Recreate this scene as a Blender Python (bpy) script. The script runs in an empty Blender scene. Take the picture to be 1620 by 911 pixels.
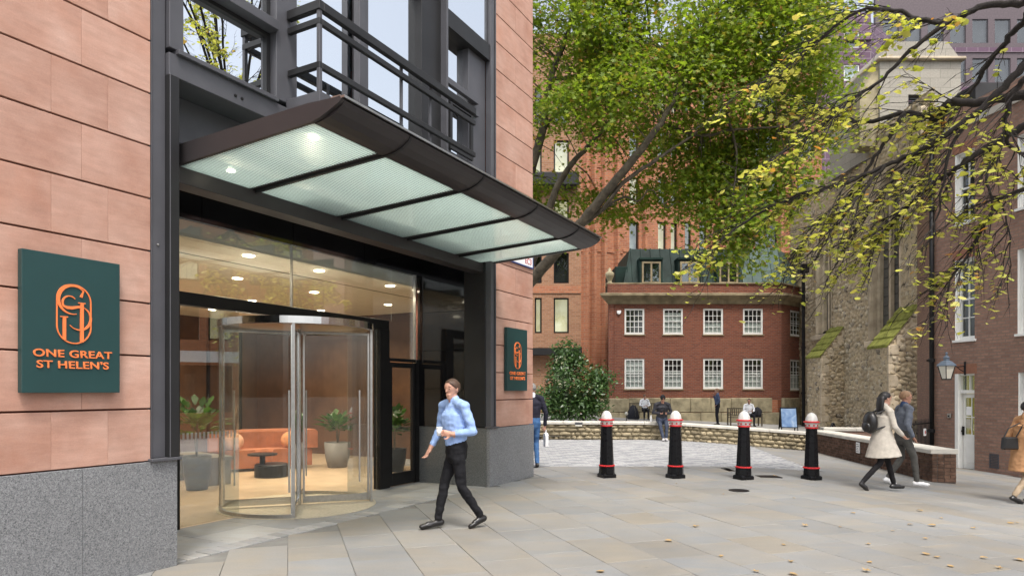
import bpy, bmesh, math, random
import numpy as np
from mathutils import Vector, Matrix, noise as mnoise

R = math.radians
rnd = random.Random(7)
rng = np.random.default_rng(11)
scene = bpy.context.scene
COL = scene.collection

# ------------------------------------------------------------------ camera
CAMH = 1.6
cam = bpy.data.cameras.new('Camera')
cam.sensor_width = 36.0
cam.lens = 1061.0 / 1620.0 * 36.0
cam.shift_y = (617.0 - 455.5) / 1620.0
cam.clip_start = 0.05
cam.clip_end = 2000
camo = bpy.data.objects.new('Camera', cam)
COL.objects.link(camo)
camo.location = (0, 0, CAMH)
camo.rotation_euler = (R(90), 0, 0)
scene.camera = camo

# ------------------------------------------------------------------ sky, sun, exposure
SUN_DIR = Vector((0.10, -0.50, 1.0)).normalized()      # towards the sun
world = bpy.data.worlds.new('World')
scene.world = world
world.use_nodes = True
wn = world.node_tree
sky = wn.nodes.new('ShaderNodeTexSky')
sky.sky_type = 'NISHITA'
sky.sun_disc = False
sky.sun_elevation = math.asin(SUN_DIR.z)
sky.sun_rotation = math.atan2(SUN_DIR.x, SUN_DIR.y)
sky.air_density = 1.0
sky.dust_density = 5.0
sky.ozone_density = 0.6
hsv = wn.nodes.new('ShaderNodeHueSaturation')          # thin overcast: the sky loses most of its blue
hsv.inputs['Saturation'].default_value = 0.42
wn.links.new(sky.outputs[0], hsv.inputs['Color'])
wn.links.new(hsv.outputs[0], wn.nodes['Background'].inputs[0])
wn.nodes['Background'].inputs[1].default_value = 0.15
sun = bpy.data.lights.new('Sun', 'SUN')
sun.energy = 1.05
sun.angle = R(11)
sun.color = (1.0, 0.95, 0.88)
suno = bpy.data.objects.new('Sun', sun)
COL.objects.link(suno)
suno.rotation_euler = SUN_DIR.to_track_quat('Z', 'Y').to_euler()
vs = scene.view_settings
vs.view_transform = 'Standard'
vs.look = 'None'
vs.exposure = 1.15
vs.gamma = 1.0
vs.use_curve_mapping = False
scene.cycles.max_bounces = 10
scene.cycles.transparent_max_bounces = 24
scene.cycles.use_denoising = True

# ------------------------------------------------------------------ helpers: space
def ray(px, py, Y):
    return ((px - 810.0) / 1061.0 * Y, Y, CAMH - (py - 617.0) / 1061.0 * Y)

def gz(x):
    t = max(0.0, x - 4.5)
    return -0.075 * t * t / (t + 1.0)

def tz(x):
    return 0.10 + 0.6 * gz(x)

def G(px, py, zf=gz):
    z = 0.0
    for _ in range(40):
        Y = (CAMH - z) * 1061.0 / (py - 617.0)
        X = (px - 810.0) / 1061.0 * Y
        z = zf(X)
    return (X, Y, z)

FA = math.atan2(0.877, 0.48)          # direction of the entrance facade
U = Vector((math.cos(FA), math.sin(FA), 0)); V = Vector((-math.sin(FA), math.cos(FA), 0))
C0 = Vector((-3.08, 6.15, 0))
def FW(s, d, z=0.0):
    p = C0 + U * s + V * d
    return (p.x, p.y, z)

# ------------------------------------------------------------------ helpers: objects
def tag(o, label=None, cat=None, group=None, kind=None):
    if label: o['label'] = label
    if cat: o['category'] = cat
    if group: o['group'] = group
    if kind: o['kind'] = kind
    return o

def empty(name, loc=(0, 0, 0), rz=0.0, label=None, cat=None, group=None):
    o = bpy.data.objects.new(name, None)
    o.empty_display_size = 0.2
    COL.objects.link(o)
    o.location = loc
    o.rotation_euler = (0, 0, rz)
    return tag(o, label, cat, group)

def copy_tree(o, parent=None):
    c = o.copy(); COL.objects.link(c); c.parent = parent
    for ch in list(o.children):
        copy_tree(ch, c)
    return c

class MB:
    def __init__(s):
        s.v = []; s.f = []; s.m = []
    def add(s, vs, fs, m=0):
        b = len(s.v); s.v.extend(vs)
        for f in fs:
            s.f.append([b + i for i in f]); s.m.append(m)
    def hexa(s, p, m=0):          # p: bottom 4 ccw, top 4 ccw
        s.add(p, [(3, 2, 1, 0), (4, 5, 6, 7), (0, 1, 5, 4), (1, 2, 6, 5), (2, 3, 7, 6), (3, 0, 4, 7)], m)
    def box(s, x0, x1, y0, y1, z0, z1, m=0):
        s.hexa([(x0, y0, z0), (x1, y0, z0), (x1, y1, z0), (x0, y1, z0), (x0, y0, z1), (x1, y0, z1), (x1, y1, z1), (x0, y1, z1)], m)
    def prism(s, poly, a0, a1, axis='x', m=0):
        n = len(poly)
        def mk(a, p):
            return (a, p[0], p[1]) if axis == 'x' else ((p[0], a, p[1]) if axis == 'y' else (p[0], p[1], a))
        vs = [mk(a0, p) for p in poly] + [mk(a1, p) for p in poly]
        fs = [tuple(range(n))[::-1], tuple(range(n, 2 * n))]
        for i in range(n):
            j = (i + 1) % n
            fs.append((i, j, n + j, n + i))
        s.add(vs, fs, m)
    def tube(s, pts, radii, n=8, m=0, ell=None, cap=True):
        pts = [Vector(p) for p in pts]
        k = len(pts)
        if not hasattr(radii, '__len__'): radii = [radii] * k
        vs = []; fs = []
        ref = None
        for i in range(k):
            t = (pts[min(i + 1, k - 1)] - pts[max(i - 1, 0)])
            if t.length < 1e-9: t = Vector((0, 0, 1))
            t.normalize()
            if ref is None:
                ref = Vector((0, 0, 1)) if abs(t.z) < 0.9 else Vector((1, 0, 0))
                if ell is not None: ref = Vector(ell[0])
            a = ref - t * ref.dot(t)
            if a.length < 1e-6: a = t.orthogonal()
            a.normalize(); b = t.cross(a); ref = a
            for j in range(n):
                w = 2 * math.pi * j / n
                ra = radii[i]; rb = radii[i]
                if isinstance(ra, tuple): ra, rb = ra
                vs.append(tuple(pts[i] + a * (math.cos(w) * ra) + b * (math.sin(w) * rb)))
        for i in range(k - 1):
            for j in range(n):
                q = (j + 1) % n
                fs.append((i * n + j, i * n + q, (i + 1) * n + q, (i + 1) * n + j))
        if cap:
            fs.append(tuple(range(n))[::-1]); fs.append(tuple(range((k - 1) * n, k * n)))
        s.add(vs, fs, m)
    def lathe(s, prof, n=24, c=(0, 0, 0), m=0, ph=0.0):
        vs = []; fs = []; k = len(prof)
        for (r, z) in prof:
            for j in range(n):
                w = 2 * math.pi * j / n + ph
                vs.append((c[0] + r * math.cos(w), c[1] + r * math.sin(w), c[2] + z))
        for i in range(k - 1):
            for j in range(n):
                q = (j + 1) % n
                fs.append((i * n + j, i * n + q, (i + 1) * n + q, (i + 1) * n + j))
        fs.append(tuple(range(n))[::-1]); fs.append(tuple(range((k - 1) * n, k * n)))
        s.add(vs, fs, m)
    def ball(s, c, r, n=12, k=8, m=0):
        if not hasattr(r, '__len__'): r = (r, r, r)
        vs = []; fs = []
        for i in range(k + 1):
            th = math.pi * (0.02 + 0.96 * i / k)
            for j in range(n):
                w = 2 * math.pi * j / n
                vs.append((c[0] + r[0] * math.sin(th) * math.cos(w), c[1] + r[1] * math.sin(th) * math.sin(w), c[2] - r[2] * math.cos(th)))
        for i in range(k):
            for j in range(n):
                q = (j + 1) % n
                fs.append((i * n + j, i * n + q, (i + 1) * n + q, (i + 1) * n + j))
        fs.append(tuple(range(n))[::-1]); fs.append(tuple(range(k * n, (k + 1) * n)))
        s.add(vs, fs, m)
    def mesh(s, name, mats, smooth=False):
        me = bpy.data.meshes.new(name)
        me.from_pydata(s.v, [], s.f)
        if not isinstance(mats, (list, tuple)): mats = [mats]
        for mt in mats: me.materials.append(mt)
        if len(mats) > 1: me.polygons.foreach_set('material_index', s.m)
        if smooth: me.polygons.foreach_set('use_smooth', [True] * len(me.polygons))
        me.update()
        return me
    def build(s, name, mats, parent=None, loc=(0, 0, 0), rz=0.0, smooth=False, bevel=0.0, seg=1):
        o = bpy.data.objects.new(name, s.mesh(name, mats, smooth))
        COL.objects.link(o); o.parent = parent
        o.location = loc; o.rotation_euler = (0, 0, rz)
        if bevel:
            b = o.modifiers.new('Bevel', 'BEVEL'); b.width = bevel; b.segments = seg; b.limit_method = 'ANGLE'; b.angle_limit = R(40)
        return o

def B(name, mat, parent, *boxes, bevel=0.0, loc=(0, 0, 0), rz=0.0):
    m = MB()
    for b in boxes: m.box(*b)
    return m.build(name, mat, parent, loc, rz, bevel=bevel)

def np_mesh(name, verts, faces, mats, parent=None, smooth=False, matidx=None):
    """verts (N,3), faces (M,k) numpy"""
    me = bpy.data.meshes.new(name)
    k = faces.shape[1]
    me.vertices.add(len(verts)); me.vertices.foreach_set('co', np.asarray(verts, dtype=np.float32).ravel())
    me.loops.add(faces.size); me.loops.foreach_set('vertex_index', faces.astype(np.int32).ravel())
    me.polygons.add(len(faces)); me.polygons.foreach_set('loop_start', np.arange(0, faces.size, k, dtype=np.int32))
    me.polygons.foreach_set('loop_total', np.full(len(faces), k, dtype=np.int32))
    if not isinstance(mats, (list, tuple)): mats = [mats]
    for mt in mats: me.materials.append(mt)
    if matidx is not None: me.polygons.foreach_set('material_index', matidx.astype(np.int32))
    if smooth: me.polygons.foreach_set('use_smooth', np.ones(len(faces), dtype=bool))
    me.update(calc_edges=True); me.validate()
    o = bpy.data.objects.new(name, me); COL.objects.link(o); o.parent = parent
    return o

# ------------------------------------------------------------------ helpers: materials
class NT:
    def __init__(s, name):
        s.mat = bpy.data.materials.new(name); s.mat.use_nodes = True
        s.t = s.mat.node_tree; s.n = s.t.nodes; s.l = s.t.links
        s.b = s.n['Principled BSDF']; s.out = s.n['Material Output']
        s.tc = None
    def new(s, t, **kw):
        nd = s.n.new(t)
        for k, v in kw.items(): setattr(nd, k, v)
        return nd
    def link(s, a, b): s.l.new(a, b)
    def coord(s, which='Object'):
        if s.tc is None: s.tc = s.new('ShaderNodeTexCoord')
        return s.tc.outputs[which]
    def noise(s, scale, detail=4, rough=0.55, vec=None, dist=0.0):
        nd = s.new('ShaderNodeTexNoise')
        nd.inputs['Scale'].default_value = scale; nd.inputs['Detail'].default_value = detail
        nd.inputs['Roughness'].default_value = rough; nd.inputs['Distortion'].default_value = dist
        s.link(vec if vec is not None else s.coord(), nd.inputs['Vector'])
        return nd.outputs['Fac']
    def ramp(s, fac, stops):
        nd = s.new('ShaderNodeValToRGB'); el = nd.color_ramp.elements
        while len(el) < len(stops): el.new(0.5)
        for e, (p, c) in zip(el, stops):
            e.position = p; e.color = (c[0], c[1], c[2], 1) if hasattr(c, '__len__') else (c, c, c, 1)
        s.link(fac, nd.inputs[0]); return nd.outputs[0]
    def mix(s, fac, a, b, mode='MIX'):
        nd = s.new('ShaderNodeMix', data_type='RGBA', blend_type=mode)
        for sock, val in ((nd.inputs[0], fac), (nd.inputs[6], a), (nd.inputs[7], b)):
            if isinstance(val, (int, float)): sock.default_value = val if sock == nd.inputs[0] else (val, val, val, 1)
            elif isinstance(val, tuple): sock.default_value = (val[0], val[1], val[2], 1)
            else: s.link(val, sock)
        return nd.outputs[2]
    def math(s, op, a, b=0.0):
        nd = s.new('ShaderNodeMath', operation=op)
        for i, v in enumerate((a, b)):
            if isinstance(v, (int, float)): nd.inputs[i].default_value = v
            else: s.link(v, nd.inputs[i])
        return nd.outputs[0]
    def madd(s, a, mul, add):
        nd = s.new('ShaderNodeMath', operation='MULTIPLY_ADD')
        s.link(a, nd.inputs[0]); nd.inputs[1].default_value = mul; nd.inputs[2].default_value = add
        return nd.outputs[0]
    def rand(s): return s.new('ShaderNodeObjectInfo').outputs['Random']
    def island(s): return s.new('ShaderNodeNewGeometry').outputs['Random Per Island']
    def bump(s, h, strength=0.3, dist=0.01, prev=None):
        nd = s.new('ShaderNodeBump'); nd.inputs['Strength'].default_value = strength; nd.inputs['Distance'].default_value = dist
        s.link(h, nd.inputs['Height'])
        if prev is not None: s.link(prev, nd.inputs['Normal'])
        return nd.outputs[0]
    def set(s, col=None, rough=None, normal=None, metal=None, spec=None, coat=None):
        for key, val in (('Base Color', col), ('Roughness', rough), ('Metallic', metal), ('Specular IOR Level', spec), ('Coat Weight', coat)):
            if val is None: continue
            if isinstance(val, (int, float)): s.b.inputs[key].default_value = val
            elif isinstance(val, tuple): s.b.inputs[key].default_value = (val[0], val[1], val[2], 1)
            else: s.link(val, s.b.inputs[key])
        if normal is not None: s.link(normal, s.b.inputs['Normal'])
        return s.mat

def simple(name, col, rough=0.5, metal=0.0, vary=0.12, scale=6.0, bump=0.0, bscale=60.0, rand=0.0, spec=0.5, coat=0.0):
    t = NT(name)
    lo = tuple(c * (1 - vary) for c in col); hi = tuple(min(1, c * (1 + vary)) for c in col)
    c = t.ramp(t.noise(scale, 5), [(0.3, lo), (0.7, hi)])
    if rand:
        c = t.mix(1.0, c, t.madd(t.rand(), rand * 2, 1 - rand), 'MULTIPLY')
    rr = t.madd(t.noise(scale * 2.3, 3), rough * 0.3, rough * 0.85)
    nrm = t.bump(t.noise(bscale, 4), bump, 0.01) if bump else None
    return t.set(c, rr, nrm, metal, spec, coat)

def two_sided_fresnel(t, ior):
    fr = t.new('ShaderNodeFresnel')
    bf = t.new('ShaderNodeNewGeometry').outputs['Backfacing']
    t.link(t.madd(bf, 1.0 / ior - ior, ior), fr.inputs['IOR'])
    return fr

def thin_glass(name, tint=(1, 1, 1), ior=1.5, rough=0.0, extra=0.0):
    t = NT(name)
    tr = t.new('ShaderNodeBsdfTransparent'); tr.inputs[0].default_value = (*tint, 1)
    gl = t.new('ShaderNodeBsdfGlossy'); gl.inputs['Roughness'].default_value = rough
    gl.inputs['Color'].default_value = (0.95, 0.98, 1.0, 1)
    fr = two_sided_fresnel(t, ior)
    k = t.madd(fr.outputs[0], 1.0 - extra, extra)
    mx = t.new('ShaderNodeMixShader')
    t.link(k, mx.inputs[0]); t.link(tr.outputs[0], mx.inputs[1]); t.link(gl.outputs[0], mx.inputs[2])
    t.link(mx.outputs[0], t.out.inputs['Surface'])
    return t.mat

def brick_mat(name, c1, c2, mortar, bw=0.225, bh=0.075, ms=0.012, rough=0.85, stain=0.25, zshift=0.0, bumps=0.6, blotch=None):
    t = NT(name)
    sep = t.new('ShaderNodeSeparateXYZ'); t.link(t.coord(), sep.inputs[0])
    cmb = t.new('ShaderNodeCombineXYZ')
    t.link(t.math('ADD', sep.outputs[0], sep.outputs[1]), cmb.inputs[0])
    t.link(t.math('ADD', sep.outputs[2], zshift), cmb.inputs[1])
    br = t.new('ShaderNodeTexBrick')
    t.link(cmb.outputs[0], br.inputs['Vector'])
    br.inputs['Color1'].default_value = (*c1, 1); br.inputs['Color2'].default_value = (*c2, 1); br.inputs['Mortar'].default_value = (*mortar, 1)
    br.inputs['Scale'].default_value = 1.0; br.inputs['Mortar Size'].default_value = ms; br.inputs['Bias'].default_value = 0.0
    br.inputs['Brick Width'].default_value = bw; br.inputs['Row Height'].default_value = bh
    n1 = t.noise(0.7, 5); n2 = t.noise(14, 4)
    c = t.mix(stain, br.outputs['Color'], t.ramp(n1, [(0.25, tuple(x * 0.55 for x in c1)), (0.75, tuple(min(1, x * 1.35) for x in c2))]), 'MIX')
    c = t.mix(0.35, c, t.ramp(n2, [(0.3, 0.62), (0.7, 1.25)]), 'MULTIPLY')
    if blotch is not None:
        c = t.mix(t.ramp(t.noise(1.6, 6, 0.65), [(0.52, 0.0), (0.72, 0.8)]), c, blotch)
    h = t.math('ADD', t.math('MULTIPLY', br.outputs['Fac'], -1.0), t.math('MULTIPLY', t.noise(45, 3), 0.35))
    return t.set(c, rough, t.bump(h, bumps, 0.012), spec=0.25)

# ------------------------------------------------------------------ materials
def m_sandstone():
    t = NT('sandstone')
    r = t.rand()
    off = t.new('ShaderNodeCombineXYZ'); t.link(t.madd(r, 37.0, 0), off.inputs[0]); t.link(t.madd(r, 91.0, 0), off.inputs[2])
    va = t.new('ShaderNodeVectorMath', operation='ADD'); t.link(t.coord(), va.inputs[0]); t.link(off.outputs[0], va.inputs[1])
    vec = va.outputs[0]
    st = t.new('ShaderNodeMapping'); st.inputs['Scale'].default_value = (1.2, 1.2, 7.0); st.inputs['Rotation'].default_value = (0, R(12), 0)
    t.link(vec, st.inputs[0])
    c = t.ramp(t.noise(1.6, 5, 0.6, vec), [(0.25, (0.355, 0.180, 0.128)), (0.5, (0.465, 0.275, 0.21)), (0.78, (0.55, 0.36, 0.29))])
    c = t.mix(0.65, c, t.ramp(t.noise(2.4, 7, 0.75, st.outputs[0]), [(0.3, 0.74), (0.7, 1.16)]), 'MULTIPLY')
    c = t.mix(0.35, c, t.ramp(t.noise(90, 3, 0.6, vec), [(0.3, 0.8), (0.7, 1.15)]), 'MULTIPLY')
    c = t.mix(t.ramp(t.noise(0.9, 6, 0.65, vec, 0.6), [(0.5, 0.0), (0.75, 0.55)]), c, (0.44, 0.20, 0.125))
    c = t.mix(1.0, c, t.madd(r, 0.13, 0.935), 'MULTIPLY')
    return t.set(c, 0.85, t.bump(t.noise(140, 4, 0.7, vec), 0.12, 0.006), spec=0.25)
def m_granite(name, base, lo, hi, rough=0.45):
    t = NT(name)
    v1 = t.new('ShaderNodeTexVoronoi'); v1.inputs['Scale'].default_value = 165; t.link(t.coord(), v1.inputs['Vector'])
    sp = t.ramp(v1.outputs['Color'], [(0.15, lo), (0.45, base), (0.85, hi)])
    c = t.mix(0.4, sp, t.ramp(t.noise(70, 4, 0.7), [(0.35, lo), (0.65, hi)]))
    c = t.mix(0.35, c, t.ramp(t.noise(1.3, 4), [(0.3, 0.75), (0.7, 1.15)]), 'MULTIPLY')
    return t.set(c, rough, t.bump(t.noise(200, 3), 0.05, 0.004), spec=0.4)
def m_paving(name, stops, rough=0.72, rnd_amt=0.14, stain=0.6):
    t = NT(name)
    r = t.rand()
    off = t.new('ShaderNodeCombineXYZ'); t.link(t.madd(r, 53.0, 0), off.inputs[0]); t.link(t.madd(r, 17.0, 0), off.inputs[1])
    va = t.new('ShaderNodeVectorMath', operation='ADD'); t.link(t.coord(), va.inputs[0]); t.link(off.outputs[0], va.inputs[1]); vec = va.outputs[0]
    hue = t.ramp(t.math('FRACT', t.math('MULTIPLY', r, 7.13)), stops)
    mp = t.new('ShaderNodeMapping'); mp.inputs['Scale'].default_value = (0.8, 2.6, 1); mp.inputs['Rotation'].default_value = (0, 0, R(40)); t.link(vec, mp.inputs[0])
    veins = t.noise(1.5, 6, 0.62, mp.outputs[0], 0.8)
    c = t.mix(t.ramp(veins, [(0.4, 0.0), (0.72, 0.65)]), hue, (0.265, 0.232, 0.18))
    c = t.mix(t.ramp(t.noise(0.9, 5, 0.6, vec, 0.5), [(0.4, 0.0), (0.75, 0.6)]), c, (0.205, 0.22, 0.235))
    c = t.mix(stain, c, t.ramp(t.noise(0.55, 6, 0.65), [(0.3, 0.70), (0.7, 1.12)]), 'MULTIPLY')
    c = t.mix(0.4, c, t.ramp(t.noise(60, 4, 0.7), [(0.3, 0.78), (0.7, 1.15)]), 'MULTIPLY')
    c = t.mix(1.0, c, t.madd(r, rnd_amt, 1 - rnd_amt / 2), 'MULTIPLY')
    sp = t.new('ShaderNodeTexVoronoi'); sp.inputs['Scale'].default_value = 4.5; t.link(t.coord(), sp.inputs['Vector'])
    c = t.mix(t.math('MULTIPLY', t.ramp(sp.outputs['Distance'], [(0.05, 1.0), (0.085, 0.0)]), t.ramp(t.noise(2.0, 2), [(0.5, 0.0), (0.6, 0.55)])), c, (0.09, 0.09, 0.09))
    rg = t.madd(t.noise(1.1, 5), 0.35, rough - 0.17)
    nr = t.bump(t.noise(3.5, 5, 0.6, vec), 0.10, 0.02)
    return t.set(c, rg, t.bump(t.noise(110, 3), 0.10, 0.004, nr), spec=0.4)

M = {}
M['sandstone'] = m_sandstone()
M['granite'] = m_granite('grey granite', (0.165, 0.17, 0.178), (0.05, 0.052, 0.057), (0.30, 0.305, 0.31), 0.5)
M['dark_granite'] = m_granite('dark polished granite', (0.10, 0.105, 0.105), (0.035, 0.037, 0.037), (0.20, 0.205, 0.20), 0.3)
M['slab'] = m_paving('york stone', [(0.0, (0.205, 0.198, 0.184)), (0.35, (0.198, 0.202, 0.202)), (0.6, (0.222, 0.212, 0.194)), (0.85, (0.215, 0.196, 0.165)), (1.0, (0.20, 0.204, 0.204))])
M['slab_dark'] = m_paving('blue grey paving', [(0.0, (0.27, 0.275, 0.28)), (1.0, (0.33, 0.33, 0.32))])
M['sett'] = m_paving('pale granite sett', [(0.0, (0.24, 0.243, 0.245)), (0.5, (0.29, 0.29, 0.29)), (1.0, (0.34, 0.337, 0.33))], 0.75, 0.3, 0.25)
M['mortar'] = simple('mortar', (0.16, 0.156, 0.145), 0.95, vary=0.25, scale=3, bump=0.2)
M['far_ground'] = simple('far paving', (0.36, 0.36, 0.35), 0.9, vary=0.2, scale=0.8, bump=0.2)
M['terrace'] = simple('terrace paving', (0.27, 0.265, 0.25), 0.9, vary=0.22, scale=1.2, bump=0.25)
M['joint_red'] = simple('dark red joint stone', (0.20, 0.07, 0.05), 0.95, vary=0.2)  # dark red-brown backing that is seen in the panel joints
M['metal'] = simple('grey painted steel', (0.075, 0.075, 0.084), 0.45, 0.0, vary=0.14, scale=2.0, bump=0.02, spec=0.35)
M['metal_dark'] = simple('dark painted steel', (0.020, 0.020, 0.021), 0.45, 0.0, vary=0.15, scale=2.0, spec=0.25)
M['bronze'] = simple('bronze coated aluminium', (0.036, 0.032, 0.033), 0.42, 0.1, vary=0.12, scale=1.5, spec=0.3)
M['black_frame'] = simple('black anodised frame', (0.011, 0.0105, 0.0105), 0.4, 0.1, vary=0.15, spec=0.25)
M['black_gloss'] = simple('black back-painted glass', (0.006, 0.006, 0.007), 0.06, 0.0, vary=0.1, spec=0.6)
M['chrome'] = simple('polished steel', (0.62, 0.62, 0.62), 0.16, 1.0, vary=0.06)
M['brushed'] = simple('brushed steel', (0.42, 0.41, 0.39), 0.32, 1.0, vary=0.1, scale=20)
M['glass'] = thin_glass('clear glass', (0.88, 0.905, 0.89), 1.6, extra=0.13)
M['glass_door'] = thin_glass('curved door glass', (0.95, 0.965, 0.955), 1.45)
M['glass_upper'] = thin_glass('reflective window glass', (0.20, 0.26, 0.27), 1.6, extra=0.80)
M['glass_far'] = thin_glass('old window glass', (0.75, 0.8, 0.8), 1.5, extra=0.06)
M['sign_green'] = simple('sign green enamel', (0.010, 0.045, 0.045), 0.45, 0, vary=0.05)
M['sign_orange'] = simple('sign orange letters', (0.80, 0.20, 0.055), 0.5, 0, vary=0.03)
M['white_paint'] = simple('white gloss paint', (0.74, 0.74, 0.71), 0.45, vary=0.05, scale=4)
M['white_sign'] = simple('white enamel', (0.82, 0.82, 0.82), 0.4, vary=0.02)
M['blue_sign'] = simple('blue enamel edge', (0.03, 0.06, 0.20), 0.4, vary=0.02)
M['black_text'] = simple('black lettering', (0.01, 0.01, 0.01), 0.5, vary=0.02)
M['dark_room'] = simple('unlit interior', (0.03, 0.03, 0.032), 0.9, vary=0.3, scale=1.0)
M['blind'] = simple('roller blind', (0.55, 0.56, 0.52), 0.9, vary=0.08, scale=2)

def m_frit():
    t = NT('fritted canopy glass')
    sep = t.new('ShaderNodeSeparateXYZ'); t.link(t.coord(), sep.inputs[0])
    fr = t.math('FRACT', t.math('MULTIPLY', sep.outputs[1], 1 / 0.034))
    stripe = t.math('GREATER_THAN', fr, 0.30)
    dif = t.new('ShaderNodeBsdfDiffuse'); dif.inputs[0].default_value = (0.66, 0.74, 0.70, 1)
    trl = t.new('ShaderNodeBsdfTranslucent'); trl.inputs[0].default_value = (0.72, 0.81, 0.77, 1)
    frit = t.new('ShaderNodeMixShader'); frit.inputs[0].default_value = 0.72
    t.link(dif.outputs[0], frit.inputs[1]); t.link(trl.outputs[0], frit.inputs[2])
    tr = t.new('ShaderNodeBsdfTransparent'); tr.inputs[0].default_value = (0.62, 0.72, 0.68, 1)
    mx = t.new('ShaderNodeMixShader'); t.link(stripe, mx.inputs[0]); t.link(tr.outputs[0], mx.inputs[1]); t.link(frit.outputs[0], mx.inputs[2])
    gl = t.new('ShaderNodeBsdfGlossy'); gl.inputs['Roughness'].default_value = 0.03
    fz = two_sided_fresnel(t, 1.5)
    m2 = t.new('ShaderNodeMixShader'); t.link(fz.outputs[0], m2.inputs[0]); t.link(mx.outputs[0], m2.inputs[1]); t.link(gl.outputs[0], m2.inputs[2])
    t.link(m2.outputs[0], t.out.inputs['Surface'])
    return t.mat
M['frit'] = m_frit()

def m_emit(name, col, k):
    t = NT(name); t.set((0.9, 0.9, 0.9), 0.5)
    t.b.inputs['Emission Color'].default_value = (*col, 1); t.b.inputs['Emission Strength'].default_value = k
    return t.mat
M['lamp'] = m_emit('lit downlight', (1.0, 0.86, 0.66), 9.0)
def m_lit_room(name, c1, c2, k):
    t = NT(name)
    c = t.ramp(t.noise(1.1, 3), [(0.35, c1), (0.65, c2)])
    t.set(c, 0.9); t.link(c, t.b.inputs['Emission Color']); t.b.inputs['Emission Strength'].default_value = k
    return t.mat
M['lit_room'] = m_lit_room('lit office interior', (0.62, 0.56, 0.32), (0.78, 0.74, 0.52), 0.35)
M['lit_room_blue'] = m_lit_room('office interior with blinds', (0.30, 0.36, 0.38), (0.58, 0.62, 0.55), 0.15)

def m_leaf(name, stops, trans=0.45, gloss=0.35, gr=0.04):
    t = NT(name)
    c = t.ramp(t.island(), stops)
    dif = t.new('ShaderNodeBsdfDiffuse'); t.link(c, dif.inputs[0])
    trl = t.new('ShaderNodeBsdfTranslucent'); t.link(t.mix(1.0, c, (1.25, 1.25, 0.7), 'MULTIPLY'), trl.inputs[0])
    m1 = t.new('ShaderNodeMixShader'); m1.inputs[0].default_value = trans
    t.link(dif.outputs[0], m1.inputs[1]); t.link(trl.outputs[0], m1.inputs[2])
    gl = t.new('ShaderNodeBsdfGlossy'); gl.inputs['Roughness'].default_value = gloss
    m2 = t.new('ShaderNodeMixShader'); m2.inputs[0].default_value = gr
    t.link(m1.outputs[0], m2.inputs[1]); t.link(gl.outputs[0], m2.inputs[2])
    t.link(m2.outputs[0], t.out.inputs['Surface'])
    return t.mat
M['leaf_plane'] = m_leaf('plane tree leaf', [(0.0, (0.125, 0.195, 0.018)), (0.45, (0.185, 0.27, 0.026)), (0.8, (0.25, 0.325, 0.04)), (0.96, (0.31, 0.30, 0.05)), (1.0, (0.38, 0.19, 0.04))], 0.58, 0.5, 0.02)
M['leaf_yellow'] = m_leaf('yellow autumn leaf', [(0.0, (0.38, 0.42, 0.06)), (0.3, (0.56, 0.56, 0.12)), (0.65, (0.66, 0.62, 0.22)), (0.85, (0.34, 0.42, 0.055)), (0.95, (0.60, 0.50, 0.16)), (1.0, (0.48, 0.20, 0.05))], 0.5, 0.4, 0.05)
M['leaf_bush'] = m_leaf('glossy shrub leaf', [(0.0, (0.032, 0.075, 0.020)), (0.6, (0.055, 0.115, 0.028)), (1.0, (0.10, 0.17, 0.05))], 0.25, 0.38, 0.045)
M['leaf_indoor'] = m_leaf('indoor plant leaf', [(0.0, (0.02, 0.06, 0.015)), (1.0, (0.06, 0.14, 0.03))], 0.3, 0.25, 0.08)
M['bark_dark'] = simple('dark bark', (0.022, 0.017, 0.015), 0.9, vary=0.4, scale=25, bump=0.5, bscale=50)
M['bark_plane'] = simple('plane tree bark', (0.085, 0.070, 0.048), 0.9, vary=0.5, scale=5, bump=0.4, bscale=20)
M['fallen'] = m_leaf('dry fallen leaf', [(0.0, (0.30, 0.18, 0.08)), (0.5, (0.40, 0.29, 0.15)), (1.0, (0.27, 0.11, 0.04))], 0.2, 0.5, 0.02)

M['brick_house'] = brick_mat('red house brick', (0.275, 0.088, 0.047), (0.15, 0.046, 0.030), (0.19, 0.125, 0.095), 0.26, 0.092, 0.016, stain=0.25)
M['brick_orange'] = brick_mat('orange brick', (0.47, 0.185, 0.090), (0.27, 0.090, 0.048), (0.33, 0.20, 0.13), 0.42, 0.15, 0.03, stain=0.25)
M['brick_tan'] = brick_mat('tan brick', (0.36, 0.19, 0.105), (0.25, 0.12, 0.065), (0.30, 0.21, 0.15), 0.36, 0.13, 0.02, stain=0.2)
M['brick_brown'] = brick_mat('brown stock brick', (0.35, 0.21, 0.155), (0.225, 0.13, 0.098), (0.21, 0.165, 0.135), 0.24, 0.078, 0.013, stain=0.3, bumps=0.9)
M['brick_purple'] = brick_mat('purple glazed tile', (0.14, 0.082, 0.12), (0.105, 0.06, 0.092), (0.24, 0.19, 0.22), 1.2, 0.62, 0.035, rough=0.3, stain=0.2, bumps=0.2)
M['brick_piece'] = simple('dark wall brick', (0.105, 0.062, 0.043), 0.9, vary=0.35, scale=9, bump=0.5, bscale=70, rand=0.35, spec=0.2)
M['rubble_block'] = simple('ragstone block', (0.265, 0.222, 0.145), 0.95, vary=0.42, scale=7, bump=0.9, bscale=22, rand=0.34, spec=0.15)
M['coping'] = simple('pale coping stone', (0.50, 0.475, 0.42), 0.85, vary=0.14, scale=3, bump=0.15, rand=0.06, spec=0.2)
M['mossy'] = simple('mossy stone', (0.30, 0.26, 0.17), 0.95, vary=0.4, scale=2.5, bump=0.5, spec=0.15)
M['cornice'] = simple('weathered stone cornice', (0.27, 0.22, 0.14), 0.95, vary=0.4, scale=1.6, bump=0.3, spec=0.15)
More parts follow.
